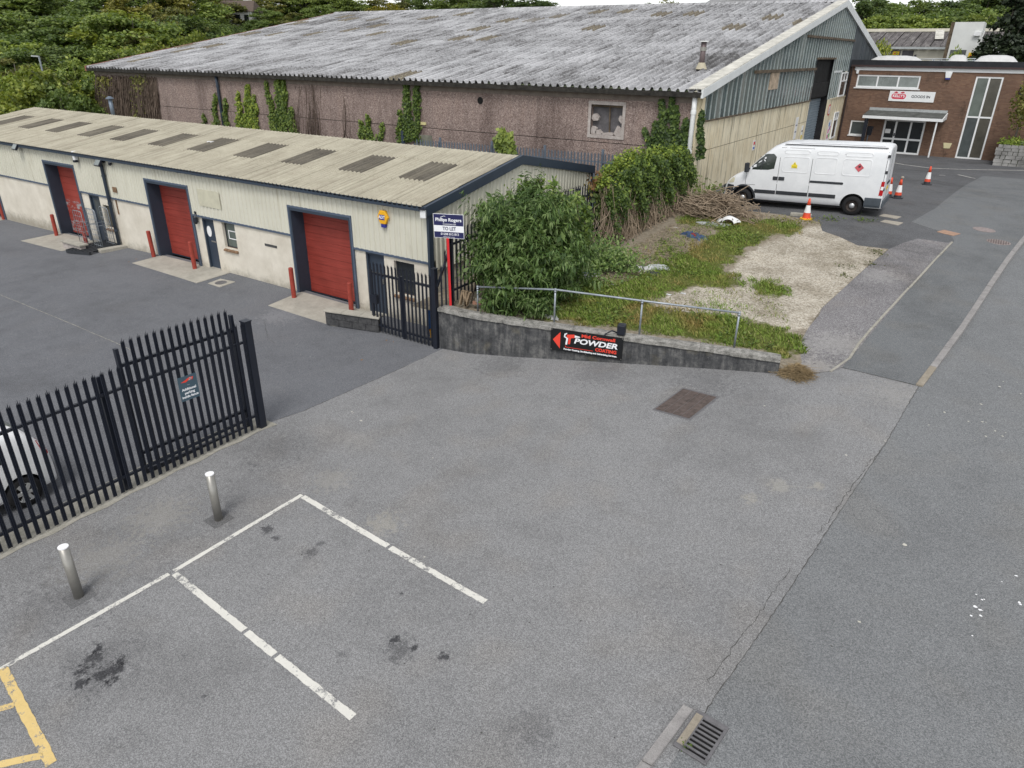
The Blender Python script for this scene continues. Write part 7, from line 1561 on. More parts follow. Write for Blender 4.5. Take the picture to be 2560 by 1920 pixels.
st0 = np.array([[-10.6+RNG.uniform(-.6,.8),15.2+RNG.uniform(-.7,2.2),1.15] for _ in range(60)]); st1 = np.array([Lc[RNG.integers(len(Lc))][0]+RNG.normal(0,.3,3) for _ in range(60)]); leaves_obj('stems', *twig_arrays(st0, st1, .022, .008, .12, 3), M['vine'], bd)
sh0 = []; 
for px, top in [((x_, t_+RNG.uniform(40,70)), (x_+RNG.uniform(-12,12), t_)) for x_, t_ in ((1195,560),(1210,530),(1225,500),(1240,492),(1262,488),(1280,470),(1298,476),(1325,462),(1335,450),(1362,456),(1405,476),(1420,486),(1450,492),(1185,610),(1380,448),(1290,500),(1230,520))] + list((((1318,500),(1312,440)),((1345,470),(1350,446)),((1375,490),(1388,452)),((1300,520),(1303,452)),((1433,520),(1440,474)),((1240,545),(1200,515)))):
    b = np.array(ony(px, 17)); t0 = np.array(ony(top, 17)); sh0.append((b, t0))
b0 = np.array([a for a, b in sh0]); b1 = np.array([b for a, b in sh0]); leaves_obj('tall_shoots', *twig_arrays(b0, b1, .014, .006, .05, 2), M['vine'], bd)
Ps = np.concatenate([a+(b-a)*f+RNG.normal(0,.05,3) for a, b in sh0 for f in np.linspace(.15,1,16)]).reshape(-1,3); leaves_obj('shoot_leaves', *leaf_arrays(np.repeat(Ps,2,0), np.tile(np.array([[.3,-.6,.4]]),(len(Ps)*2,1)), .16, .38, .35, .8), M['lf_budd'], bd)
# ---- ivy hedge over the side fence
hg = thing('ivy_hedge', 'thick ivy hedge swallowing the dark palisade fence', 'hedge', (-10.7,24.5,1.7))
def hedge_pts(n, y0, y1, zlo, zhi, xin, xout):
    y = RNG.uniform(y0,y1,n); f = RNG.uniform(0,1,n)**.8; top = zhi(y); lo = zlo(y); z = lo+(top-lo)*f
    bul = xin + (xout-xin)*(.55+.45*np.sin(f*2.6+.5*np.sin(y*3))+.12*np.sin(y*5+z*4)); x = bul+RNG.normal(0,.06,n); return np.stack([x,y,z],1)
topz = lambda y: np.interp(y, [21.0,21.6,22.5,23.5,25,26.5,27.6,28.3], [3.15,3.75,4.1,4.25,4.05,3.95,4.0,3.75])+.12*np.sin(y*6.3)+.07*np.sin(y*13)
P = hedge_pts(15000, 21.1, 28.3, lambda y: 2.25+.35*np.sin(y*2.1), topz, -10.85, -10.02); keep = RNG.uniform(0,1,len(P)) < np.clip((P[:,2]-2.3)/1.1+.15,.12,1); P = P[keep]
V1, F1 = leaf_arrays(P, np.tile([.8,-.3,.45],(len(P),1)), .095, .8, .3, .5)
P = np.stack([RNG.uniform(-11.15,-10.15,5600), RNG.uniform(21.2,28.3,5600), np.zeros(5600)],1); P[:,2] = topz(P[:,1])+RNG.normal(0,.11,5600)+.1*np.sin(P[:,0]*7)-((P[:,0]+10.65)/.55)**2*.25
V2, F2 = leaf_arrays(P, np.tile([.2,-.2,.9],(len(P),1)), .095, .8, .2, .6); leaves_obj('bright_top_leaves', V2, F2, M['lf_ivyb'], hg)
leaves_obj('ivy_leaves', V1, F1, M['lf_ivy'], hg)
P = hedge_pts(4600, 21.1, 28.2, lambda y: 1.6+0*y, topz, -10.85, -10.0); V3, F3 = leaf_arrays(P, np.tile([.8,-.3,.4],(len(P),1)), .09, .8, .3, .6); leaves_obj('sparse_leaves', V3, F3, M['lf_ivy'], hg)
n = 1700; y = RNG.uniform(21.1,28.3,n); z1 = RNG.uniform(2.2,3.7,n); z0 = np.maximum(1.62+.04*(y-20.5), z1-RNG.uniform(.5,1.9,n)); x1 = -10.35+RNG.normal(0,.13,n); x0 = -10.3+RNG.normal(0,.16,n)+np.where(z0 < 2, .12, 0)
leaves_obj('dead_stems', *twig_arrays(np.stack([x0,y+RNG.normal(0,.35,n),z0],1), np.stack([x1,y,z1],1), .011, .007, .10, 3), M['twig'], hg)
q = MB(); q.add([(-11.0,21.5,1.6),(-11.0,28.2,1.9),(-11.0,28.2,3.5),(-11.0,21.5,3.3)], [(0,1,2,3)]); 
P = hedge_pts(5000, 21.2, 28.2, lambda y: 1.7+0*y, lambda y: topz(y)-.15, -11.1, -10.5); leaves_obj('inner_leaves', *leaf_arrays(P, np.tile([.8,-.3,.3],(len(P),1)), .16, .8, .3, .6), M['lf_dark'], hg)
rd_ = thing('reddening_creeper', 'red and green creeper on the fence before the hedge', 'creeper', (-10.9,20.4,1.6)); P = np.concatenate([np.array(onx((RNG.uniform(1480,1530), 0), -10.85))[None]*0+np.array(onx((1505+RNG.normal(0,14), 448+abs(RNG.normal(0,1))*22+RNG.normal(0,8)), -10.9))[None] for _ in range(420)]); leaves_obj('leaves', *leaf_arrays(P+RNG.normal(0,.07,P.shape), np.tile([.8,-.3,.4],(len(P),1)), .13, .7, .3, .6), [M['lf_red']], rd_)
P = np.concatenate([np.array(onx((1512+RNG.normal(0,9), 500+RNG.uniform(0,110)), -10.9))[None] for _ in range(260)]); leaves_obj('lower_leaves', *leaf_arrays(P+RNG.normal(0,.08,P.shape), np.tile([.8,-.3,.4],(len(P),1)), .13, .7, .3, .6), [M['lf_olive']], rd_)
# ---- ivy on the dark fence between bush and hedge, and nettles at its foot
iv = thing('fence_ivy', 'ivy mound climbing the fence behind the buddleia', 'ivy', (-11,19,1.5)); P = []
for px, y, r_, m in (((1440,525),18.8,.4,600),((1437,555),18.5,.55,900),((1428,600),18.2,.6,900),((1425,655),17.8,.5,600)):
    c = np.array(ony(px, y)); d = unit(RNG.normal(0,1,(m,3))); P.append(c+d*r_*RNG.uniform(.7,1.1,(m,1)))
P = np.concatenate(P); leaves_obj('leaves', *leaf_arrays(P, np.tile([.6,-.5,.5],(len(P),1)), .10, .8, .3, .6), M['lf_ivy'], iv)
nt = thing('nettle_patch', 'dark green nettle patch at the foot of the fence', 'nettles', (-10.1,19.8,1.55)); P = []
for px, py, m, sp_ in ((1480,655,700,.34),(1515,650,700,.36),(1545,640,500,.3),(1565,660,400,.3),(1500,615,400,.3),(1460,690,400,.3)):
    g = np.array(G((px,py+25), hp)); k = g + np.stack([RNG.normal(0,sp_,m), RNG.normal(0,sp_,m), np.abs(RNG.normal(.32,.2,m))],1); P.append(k)
P = np.concatenate(P); leaves_obj('leaves', *leaf_arrays(P, np.tile([.3,-.4,.8],(len(P),1)), .11, .5, .3, .6), M['lf_budd'], nt)
# ---- ivy on the warehouse wall
def climber(label, strands, mat, n_per=.9, lsz=.12, y=WY-.06, bare=()):
    pts = []
    for (bx, by), (tx, ty), w in strands:
        L = abs(by-ty); m = int(L*w*n_per)+20; f = RNG.uniform(0,1,m)**.8; wv = w*(1-f)**.65*(1+.35*np.sin(f*17+bx)); xx = bx+(tx-bx)*f+RNG.uniform(-1,1,m)*wv*.9+2*np.sin(f*9+bx); yy = by+(ty-by)*f+RNG.normal(0,1.2,m)
        pts += [np.array(ony((a, b), y)) for a, b in zip(xx, yy)]
    P = np.array(pts); P[:,1] += -np.abs(RNG.normal(0,.06,len(P))); t_ = thing('wall_ivy', label, 'ivy', tuple(P.mean(0)*np.array([1,0,0])+np.array([0,WY-.05,float(P[:,2].min())])), group=None)
    leaves_obj('leaves', *leaf_arrays(P, np.tile([.15,-1,.35],(len(P),1)), lsz, .85, .4, .4), mat, t_)
    b0 = np.array([ony(s[0], y+.02) for s in strands]); b1 = np.array([ony((s[1][0], s[1][1]), y+.02) for s in strands]); leaves_obj('stems', *twig_arrays(b0, b1, .025, .008, .05, 4), M['vine'], t_)
climber('sparse ivy either side of the dark downpipe', [((540,318),(537,236),8),((566,318),(563,248),7),((512,314),(511,285),5)], M['lf_ivyb'])
climber('pointed ivy clump right of the dark downpipe', [((619,330),(622,214),17),((600,326),(598,232),8),((641,330),(640,262),7),((628,330),(634,240),7)], M['lf_ivyb'])
climber('tall leafy ivy clump with twin tips under the eaves', [((706,345),(700,197),22),((688,340),(668,205),8),((735,345),(727,270),13),((712,330),(712,200),8),((700,260),(692,205),7)], M['lf_ivyb'])
climber('two full height ivy columns beside the pipe stub', [((1021,352),(1017,206),10),((1041,352),(1044,206),9),((1031,352),(1030,305),22),((1018,300),(1017,208),10),((1042,260),(1044,208),8)], M['lf_ivyb'], .8)
climber('thin ivy tips just above the workshop ridge', [((906,356),(904,303),7),((930,358),(918,288),8),((951,358),(958,308),6),((922,356),(912,320),6)], M['lf_ivyb'])
climber('ivy tip left of the pipe stub', [((1000,360),(1001,277),7)], M['lf_ivy'])
climber('spreading ivy by the white downpipe at the warehouse corner', [((1660,395),(1656,252),14),((1690,395),(1688,268),16),((1636,395),(1613,325),8),((1714,395),(1715,300),12),((1679,300),(1680,232),5),((1645,395),(1638,305),10),((1672,395),(1672,330),26),((1752,395),(1754,280),8)], M['lf_ivy'], .8)
climber('small tree shoot in front of the galvanised fence', [((1266,390),(1256,325),14),((1280,392),(1274,338),10),((1255,392),(1245,345),8)], M['lf_mid'], .5, .2, WY-2.2)
dv = thing('dead_vine_curtain', 'curtain of brown dead vines at the warehouse far corner', 'vines', (-54,WY-.05,1)); n = 700; xx = RNG.uniform(238,392,n); t0 = RNG.uniform(186,215,n)+(xx-238)*.03; b0 = t0+RNG.uniform(30,110,n)
A0 = np.array([ony((a-2+(b-190)*.12, b), WY-.05) for a, b in zip(xx, b0)]); A1 = np.array([ony((a, b), WY-.05) for a, b in zip(xx, t0)]); A0[:,1] -= RNG.uniform(0,.15,n); leaves_obj('stems', *twig_arrays(A0, A1, .03, .016, .07, 2), M['vine'], dv)
xx = np.concatenate([RNG.normal(258,9,900), RNG.normal(345,10,500)]); P = np.array([ony((a, RNG.uniform(192,300)), WY-.1) for a in xx]); leaves_obj('moss_leaves', *leaf_arrays(P, np.tile([.1,-1,.2],(len(P),1)), .17, .8, .3, .5), M['lf_olive'], dv)
bs = thing('bare_creeper', 'leafless creeper stems fanned over the pebbledash', 'vines', (-33,WY-.04,2)); n = 60; xx = RNG.uniform(738,800,n); A0 = np.array([ony((a, 345), WY-.03) for a in xx]); A1 = np.array([ony((a+RNG.normal(-8,8), RNG.uniform(205,300)), WY-.03) for a in xx]); leaves_obj('stems', *twig_arrays(A0, A1, .016, .008, .12, 5), M['vine'], bs)
n = 12; A0 = np.array([ony((873+RNG.normal(0,8), 350), WY-.03) for _ in range(n)]); A1 = np.array([ony((858+RNG.normal(0,8), RNG.uniform(215,300)), WY-.03) for _ in range(n)]); leaves_obj('stems', *twig_arrays(A0, A1, .016, .008, .15, 5), M['vine'], bs)
# ---- brush pile
bp = thing('brush_pile', 'heap of cut brown branches piled in front of the van', 'brush pile', tuple(G((1790,545), hp))); g = np.array(G((1785,540), hp)); n = 430
L = RNG.uniform(.6,1.9,n); yw = RNG.normal(-.15,.75,n); c = g + np.stack([RNG.normal(0,.55,n), RNG.normal(.2,.42,n), np.zeros(n)],1); hh = .85*np.exp(-((c[:,0]-g[0])/.9)**2-((c[:,1]-g[1]-.2)/.75)**2); c[:,2] = g[2]+.05+hh*RNG.uniform(0,1,n)
d = np.stack([np.cos(yw), np.sin(yw), RNG.normal(-.05,.26,n)],1)*np.where(RNG.uniform(0,1,n) < .5, -1, 1)[:,None]; P0, P1 = c-d*L[:,None]/2, c+d*L[:,None]/2
lim = lambda Q: np.maximum(Q[:,2], np.array([hp(a, b)+.02 for a, b in Q[:,:2]])); P0[:,2] = lim(P0); P1[:,2] = lim(P1); leaves_obj('branches', *twig_arrays(P0, P1, .021, .008, .12, 4), M['twig'], bp)
n = 26; c = g+np.stack([RNG.normal(.4,.9,n),RNG.normal(0,.3,n),np.zeros(n)],1); leaves_obj('upright_branches', *twig_arrays(c, c+np.stack([RNG.normal(0,.35,n),RNG.normal(0,.2,n),RNG.uniform(.5,1.25,n)],1), .012, .005, .08, 3), M['twig'], bp)
wp = thing('wall_weeds', 'leafy weed between brush pile and cream wall', 'weed', tuple(G((1760,500), hp))); g = np.array(G((1765,505), hp)); P = g+np.stack([RNG.normal(0,.35,260),RNG.normal(.2,.3,260),np.abs(RNG.normal(.35,.25,260))],1); leaves_obj('leaves', *leaf_arrays(P, np.tile([.3,-.5,.6],(260,1)), .16, .5, .3, .6), M['lf_mid'], wp)
# ---- grass on the plot
def inpoly(poly, X, Y):
    ins = np.zeros(len(X), bool); n = len(poly)
    for i in range(n):
        (x0, y0), (x1, y1) = poly[i], poly[(i+1) % n]
        c = ((y0 > Y) != (y1 > Y)) & (X < (x1-x0)*(Y-y0)/((y1-y0) if y1 != y0 else 1e-9)+x0); ins ^= c
    return ins
PX = lambda L: [tuple(G(p, hp).xy) for p in L]
GRASS = [PX([(1330,800),(1400,755),(1440,700),(1530,690),(1590,690),(1640,660),(1700,635),(1760,600),(1830,565),(1880,545),(1960,552),(2012,568),(1985,590),(1930,585),(1895,610),(1860,622),(1840,655),(1800,668),(1835,690),(1860,712),(1800,718),(1740,712),(1680,730),(1640,745),(1600,750),(1640,770),(1750,785),(1850,795),(1930,815),(1995,842),(1995,885),(1955,890),(1900,878),(1700,842),(1500,815),(1370,798)]),
         PX([(1880,705),(1930,700),(1975,728),(1960,745),(1900,735)]), PX([(1705,535),(1880,555),(1800,575),(1690,560)]), PX([(1650,600),(1700,605),(1690,640),(1640,640)])]
SPARSE = [PX([(1530,640),(1700,560),(1800,560),(1760,600),(1700,640),(1620,680),(1530,690)]), PX([(1600,755),(1700,735),(1850,725),(1960,760),(1970,800),(1800,795),(1680,785)])]
def plotmask(X, Y): 
    g = np.zeros(len(X)); 
    for p in SPARSE: g = np.where(inpoly(p, X, Y), .22, g)
    for p in GRASS: g = np.where(inpoly(p, X, Y), 1.0, g)
    return g
GRAV = PX([(2052,554),(1960,590),(1900,612),(1865,630),(1850,660),(1815,675),(1850,700),(1870,720),(1800,722),(1740,715),(1680,735),(1610,755),(1680,785),(1850,795),(1960,820),(2000,832),(2012,830),(2062,772),(2170,670),(2228,622),(2146,612),(2099,590),(2056,576)])
def soft(fn, X, Y, s=.22): return sum(fn(X+s*math.cos(k), Y+s*math.sin(k)) for k in range(6))/6
pv = np.array([v_.co[:2] for v_ in plot.data.vertices])
for nm, fn in (('turf', lambda a, b: np.clip(plotmask(a, b)*1.0,0,1)), ('gravel', lambda a, b: inpoly(GRAV, a, b)*1.0)):
    at_ = plot.data.attributes.new(nm, 'FLOAT', 'POINT'); at_.data.foreach_set('value', soft(fn, pv[:,0], pv[:,1]).astype(np.float32))
n0 = 330000; X = RNG.uniform(-11.2,-2.3,n0); Y = RNG.uniform(13.9,28.4,n0)
nx = .35*np.sin(X*3.1+Y*1.7)+.3*np.sin(Y*4.3-X*2.2)+.25*np.sin(X*7.7+Y*6.1); jx, jy = X+.18*np.sin(Y*5.1+X*9), Y+.18*np.sin(X*6.3-Y*8); m = plotmask(jx, jy)*np.clip(.62+.6*nx,.06,1); near = np.clip((28-Y)/12,.45,1)
# keep off the coping and inside the plot
wy = np.interp(X, [w.x for w in WALL], [w.y for w in WALL])+.33
kp = (RNG.uniform(0,1,n0) < m*near*.7) & (Y > wy); X, Y = X[kp], Y[kp]; n = len(X); Z = np.array([hp(a, b) for a, b in zip(X, Y)])
hgt = RNG.uniform(.035,.11,n)*(1+.7*np.clip(.5*np.sin(X*2.3+1)+.5*np.sin(Y*1.9),-.3,1)); az = RNG.uniform(0,6.28,n); lean = RNG.uniform(.2,1.1,n)*hgt; w = RNG.uniform(.006,.012,n)
B = np.stack([np.cos(az)*w, np.sin(az)*w, 0*w],1); Pb = np.stack([X,Y,Z-.01],1); D = np.stack([-np.sin(az)*lean, np.cos(az)*lean, hgt],1)
V = np.stack([Pb-B, Pb+B, Pb+D*.6*np.array([.6,.6,1.1])+B*.7, Pb+D*np.array([1,1,1])],1).reshape(-1,3); V = np.stack([Pb-B, Pb+B, Pb+D*np.array([.45,.45,.65])+B*.6, Pb+D],1).reshape(-1,3)
t = NT('grass_blades'); v = t.pos(); isl = t.island(); a = t.ramp(isl, [(0,(.085,.135,.02)),(.45,(.15,.22,.034)),(.8,(.215,.28,.05)),(1,(.33,.31,.14))]); dry = t.noise(v, .55, 4, .6, .5); a = t.mix(t.step(dry, .49, .64), a, t.ramp(isl, [(0,(.17,.14,.035)),(.6,(.26,.205,.065)),(1,(.36,.27,.11))])); lush = t.noise(v, .9, 3); a = t.mix(t.math('MULTIPLY', t.step(lush, .52, .7), .7), a, (.15,.25,.035))
M['grass'] = t.out(a, .7, 0, .25, None); gr_ = leaves_obj('grass', V, np.arange(4*n).reshape(n,4), M['grass']); tag(gr_, 'patchy green and yellowing grass over the rough plot', 'grass', kind='stuff')
# low broadleaf weeds in the grass
n = 2600; X = RNG.uniform(-10.8,-2.6,n*6); Y = RNG.uniform(14.2,26,n*6); k = (plotmask(X, Y) > .5) & (np.sin(X*1.7+Y*1.3)+.6*np.sin(Y*3.1-X*2) > .5) & (Y > np.interp(X, [w.x for w in WALL], [w.y for w in WALL])+.4); X, Y = X[k][:n], Y[k][:n]; P = np.stack([X,Y,np.array([hp(a, b) for a, b in zip(X, Y)])+RNG.uniform(.02,.10,len(X))],1)
o = leaves_obj('ground_weeds', *leaf_arrays(P, np.tile([0,0,1.0],(len(P),1)), .085, .6, 0, .45), M['lf_ivyb']); tag(o, 'low bright green weeds mixed through the grass', 'weeds', kind='stuff')
# straw thatch and loose stones
n = 5200; X = RNG.uniform(-10.3,-4.5,n*4); Y = RNG.uniform(17,27.5,n*4); pol = PX([(1480,700),(1560,630),(1680,560),(1790,565),(1750,610),(1690,645),(1600,690),(1540,720)]); k = inpoly(pol, X, Y); X, Y = X[k][:n], Y[k][:n]; n = len(X); Z = np.array([hp(a, b) for a, b in zip(X, Y)]); az = RNG.uniform(0,6.28,n); L = RNG.uniform(.06,.22,n)
P0 = np.stack([X,Y,Z+.012],1); P1 = P0+np.stack([np.cos(az)*L,np.sin(az)*L,RNG.uniform(0,.03,n)],1); M['straw'] = plain('pale_straw', (.34,.285,.21), .9, var=.35, scale=6, coords='pos')
o = leaves_obj('straw_thatch', *twig_arrays(P0, P1, .006, .004), M['straw']); tag(o, 'flattened pale straw on the bare part of the plot', 'straw', kind='stuff')
n = 5200; X = RNG.uniform(-7.5,-2.4,n); Y = RNG.uniform(15.9,27,n); k = inpoly(GRAV, X, Y) & (RNG.uniform(0,1,n) < .4) & (X < np.interp(Y, [15.7,16.9,18.1,19.7,23.4,25.6], [-2.6,-2.95,-3.07,-3.0,-2.57,-2.27])); X, Y = X[k], Y[k]; n = len(X); Z = np.array([hp(a, b) for a, b in zip(X, Y)]); s = (RNG.uniform(.006,.018,n)*np.where(RNG.uniform(0,1,n) < .06, 2.0, 1))[:,None]
oc = np.array([[1,0,0],[0,1,0],[-1,0,0],[0,-1,0],[0,0,.7],[0,0,-.7]]); fc = np.array([[0,1,4],[1,2,4],[2,3,4],[3,0,4],[1,0,5],[2,1,5],[3,2,5],[0,3,5]]); P = np.stack([X,Y,Z],1)
V = (P[:,None]+oc[None]*s[:,:,None]*RNG.uniform(.6,1.3,(n,6,1))).reshape(-1,3); F = (fc[None]+6*np.arange(n)[:,None,None]).reshape(-1,3)
t = NT('loose_stones'); M['stones'] = t.out(t.ramp(t.island(), [(0,(.07,.065,.055)),(.4,(.20,.18,.15)),(.8,(.38,.36,.32)),(1,(.58,.56,.52))]), .9); o = leaves_obj('loose_gravel', V, F, M['stones']); tag(o, 'loose pale stones scattered over the gravel', 'gravel', kind='stuff')
# dry grass bank at the wall end, kerb weeds
n = 2600; g = np.array([-2.62,15.62,1.02]); P0 = g+np.stack([RNG.normal(0,.17,n),RNG.normal(0,.13,n),np.zeros(n)],1); P0[:,2] = 1.0+.22*np.exp(-((P0[:,0]-g[0])/.25)**2-((P0[:,1]-g[1]-.1)/.25)**2)*RNG.uniform(.3,1,n); P1 = P0+np.stack([RNG.normal(.05,.1,n),RNG.normal(-.07,.08,n),RNG.uniform(-.10,.06,n)],1)
o = leaves_obj('dry_grass_tuft', *twig_arrays(P0, P1, .006, .002), plain('dry_grass', (.30,.225,.125), .9, var=.35, scale=8, coords='pos')); tag(o, 'tuft of brown dry grass hanging at the end of the retaining wall', 'dry grass', kind='stuff')
def weeds(label, pxs, h=hm, m=40, sp_=.12, hgt=.08, mat='lf_ivyb', sz=.07):
    P = np.concatenate([np.array(G(p, h))+np.stack([RNG.normal(0,sp_,m),RNG.normal(0,sp_,m),np.abs(RNG.normal(0,hgt,m))],1) for p in pxs]); o = leaves_obj('weeds', *leaf_arrays(P, np.tile([0,0,1.0],(len(P),1)), sz, .5, 0, .6), M[mat]); tag(o, label, 'weeds', kind='stuff')
weeds('small weeds along the tarmac joint beside the van', [z8(500,580),z8(540,585),z8(580,590),z8(780,595),z8(825,595),z8(910,603)]); weeds('dry weeds on the gravel edge below the cone', [(1950,548),(1975,552),(1998,560),(2030,556)], hp, 90, .2, .06, 'lf_olive'); weeds('tiny weeds sprouting from the drain slots', [(1712,1868),(1706,1858)], hm, 12, .03, .02)
weeds('weeds at the edge of the pale gravel', [(2190,628),(2200,636),(2170,660),(2110,690),(2118,668)], hp, 40, .13, .03, 'lf_olive')
# ------------------------------------------------------------------ small things lying about
def crumple(name, label, cat, px, L, W, mat, h=hp, seed=0, hgt=.08, rot=0.0, parts=None, n=9):
    rs = np.random.RandomState(seed); g = G(px, h); q = MB(); rows = []
    for i in range(n):
        r_ = []
        for j in range(n):
            u, v_ = (i/(n-1)-.5)*L*(1+.25*math.sin(j*1.3+seed)), (j/(n-1)-.5)*W*(1+.3*math.sin(i*1.7+seed)); x, y = g.x+u*math.cos(rot)-v_*math.sin(rot), g.y+u*math.sin(rot)+v_*math.cos(rot)
            e = min(i, j, n-1-i, n-1-j); r_.append((x, y, h(x, y)+.006+(hgt*rs.uniform(.15,1) if e > 0 else .012*rs.uniform(0,1))))
        rows.append(r_)
    q.sheet(rows); o = q.build(name, mat, smooth=False); return tag(o, label, cat)
M['blue_plastic'] = plain('blue_plastic', (.035,.19,.38), .4, 0, .5, .15); M['denim'] = plain('blue_denim', (.045,.075,.15), .9, var=.35, scale=8, coords='pos'); M['rag'] = plain('grubby_white_rag', (.55,.55,.55), .9, var=.25, scale=9, coords='pos'); M['teal_rag'] = plain('pale_teal_rag', (.28,.40,.46), .9, var=.2, scale=6, coords='pos')
# blue crate, tipped
g = G((1420,682), hp); bc = thing('blue_crate', 'blue plastic crate tipped over by the bush', 'crate', (g.x,g.y,g.z)); Mx = Matrix.Rotation(R(20), 3, 'X') @ Matrix.Rotation(R(-35), 3, 'Z')
c = Vector((g.x,g.y,g.z+.16))
for nm, off, sz in (('base',(0,0,-.13),(.52,.36,.02)),('side_panel',(0,-.17,.0),(.52,.02,.26)),('side_panel',(0,.17,.0),(.52,.02,.26)),('end_panel',(-.25,0,0),(.02,.32,.26)),('end_panel',(.25,0,0),(.02,.32,.26))):
    q = MB(); q.obox(c+Mx @ Vector(off), sz, Mx); q.build(nm, M['blue_plastic'], bc, bevel=.006)
crumple('blue_sheet', 'crumpled blue plastic sheet beside the tipped crate', 'plastic sheet', (1436,676), .35, .3, M['blue_plastic'], seed=3, hgt=.3)
crumple('teal_rag', 'pale teal rag lying by the blue crate', 'rag', (1458,680), .55, .4, M['teal_rag'], seed=5, hgt=.10, rot=.4); crumple('white_rag', 'grubby white rags heaped by the blue crate', 'rag', (1450,692), .6, .4, M['rag'], seed=6, hgt=.09, rot=.2); crumple('white_rag', 'small white rag near the nettles', 'rag', (1485,688), .35, .22, M['rag'], seed=8, hgt=.06)
crumple('torn_paper', 'torn grey white paper on the earth by the handrail', 'litter', (1436,706), .4, .22, M['rag'], seed=9, hgt=.05); crumple('torn_paper', 'scrap of cream paper on the grass behind the handrail', 'litter', (1434,718), .22, .14, M['slab'], seed=10, hgt=.03)
crumple('white_debris', 'broken white plastic panel lying in the grass', 'debris', (1608,675), .5, .35, M['rag'], seed=11, hgt=.14, rot=.3); crumple('grey_debris', 'folded grey sheet in the grass', 'debris', (1645,672), .6, .3, M['lead'], seed=12, hgt=.12, rot=.5); crumple('dark_bag', 'dark plastic bag beside the grey sheet', 'bag', (1630,684), .4, .25, M['trim_dark'], seed=13, hgt=.08)
crumple('denim_clothes', 'discarded blue denim clothes on the bare ground', 'clothes', (1736,592), .9, .45, M['denim'], seed=14, hgt=.14, rot=-.4); crumple('red_cloth', 'red cloth scrap on the denim clothes', 'clothes', (1733,594), .2, .12, M['bollard_red'], seed=15, hgt=.17)
crumple('grey_board', 'warped grey board beside the white car wing', 'board', (1782,561), 1.1, .55, M['lead'], seed=16, hgt=.05, rot=.1, n=6); crumple('wall_litter', 'white litter caught behind the wall coping', 'litter', (1377,796), .4, .16, M['rag'], seed=17, hgt=.08)
for k, (px, lab) in enumerate((((1531,712),'white scrap on grass below the nettles'),((1708,734),'white paper scrap at the gravel edge'),((1672,737),'pale scrap beside a grass clump'),((1798,819),'pale flattened scrap by the rail end post'),((1690,570),'pale bottle scrap by the hedge foot'))): crumple('litter_scrap', lab, 'litter', px, .16, .09, M['rag'], seed=20+k, hgt=.03, n=4)
# white car wing panel
g = G((1815,560), hp); wpn = thing('car_wing_panel', 'loose white car wing with wheel arch lying on the plot', 'car panel', tuple(g)); q = MB(); rows = []
for i in range(13):
    a = R(15+150*i/12); u = math.cos(a)*.22; hh = math.sin(a)*.24; rows.append([(g.x+.1+u*1.0, g.y-.1, g.z+.02+hh*.75), (g.x+.1+u*1.45, g.y+.05, g.z+.03+hh*1.15), (g.x+.1+u*1.7, g.y+.3, g.z+.02+hh*.8)])
q.sheet(rows); q.build('arch', M['white_paint'], wpn, smooth=True); q = MB(); q.sheet([[(g.x-.25,g.y-.1,g.z+.03),(g.x-.12,g.y-.05,g.z+.16)],[(g.x-.42,g.y+.15,g.z+.02),(g.x-.32,g.y+.2,g.z+.18)]]); q.build('front_flap', M['white_paint'], wpn)
# pale kerb block by the cone, timber and brick by the red post
g = G((2002,540)); tag(MB().obox((g.x,g.y,g.z+.04), (.75,.22,.12), .1).build('concrete_lump', M['edging'], bevel=.02), 'broken concrete lump beside the yellow based cone', 'concrete')
g = onz((1152,764), 1.40); tb2 = thing('timber_offcuts', 'timber offcuts propped behind the red sign post', 'timber', (g.x,g.y+.15,1.38))
for k, (dx, an) in enumerate(((-.12,.25),(.0,-.2),(.1,.35),(.04,.1))): q = MB(); q.obox((g.x+dx,g.y+.2,1.38+.17), (.05,.10,.42), Matrix.Rotation(an, 3, 'Y')); q.build('offcut', M['wood'], tb2)
g = onz((1184,764), 1.40); tb3 = thing('loose_bricks', 'two loose bricks on the wall by the handrail post', 'brick', (g.x,g.y+.1,1.36)); q = MB(); q.obox((g.x,g.y+.15,1.44), (.22,.11,.075), .5); q.build('brick', plain('old_brick', (.30,.16,.11), .9), tb3); q = MB(); q.obox((g.x+.05,g.y+.2,1.515), (.22,.11,.075), .9); q.build('brick', M['slab'], tb3)
# blue drum and yellow tub behind the gate
p = ony((1083,845), 14.25); bdm = thing('blue_drum', 'tall blue plastic tube standing behind the gate post', 'drum', (p.x,14.25,.2)); q = MB(); q.lathe([(.10,0),(.10,.85),(.115,.86),(.115,.9),(.09,.9)], (p.x-.03,14.25,.2), 14); q.build('tube', plain('drum_blue', (.03,.12,.34), .4), bdm, smooth=True); q = MB(); q.lathe([(.09,.88),(.001,.88)], (p.x-.03,14.25,.2), 14); q.build('lid', M['lead'], bdm)
p = G((1066,858)); ytb = thing('yellow_tub', 'scuffed yellow tub on the ground behind the gate', 'tub', (p.x,p.y+.35,p.z)); q = MB(); q.lathe([(.14,0),(.17,.26),(.18,.27),(.16,.25),(.13,.02)], (p.x,p.y+.4,p.z), 14, cap=False); q.build('bucket', M['alarm_yellow'], ytb, smooth=True); q = MB(); q.lathe([(.001,.015),(.14,.015)], (p.x,p.y+.4,p.z), 14, cap=False); q.build('bottom', M['alarm_yellow'], ytb)
crumple('white_dust_sheet', 'white rag with dark patch by the red bollard', 'rag', (890,789), .4, .25, M['paper'], hm, 31, .12, .2)
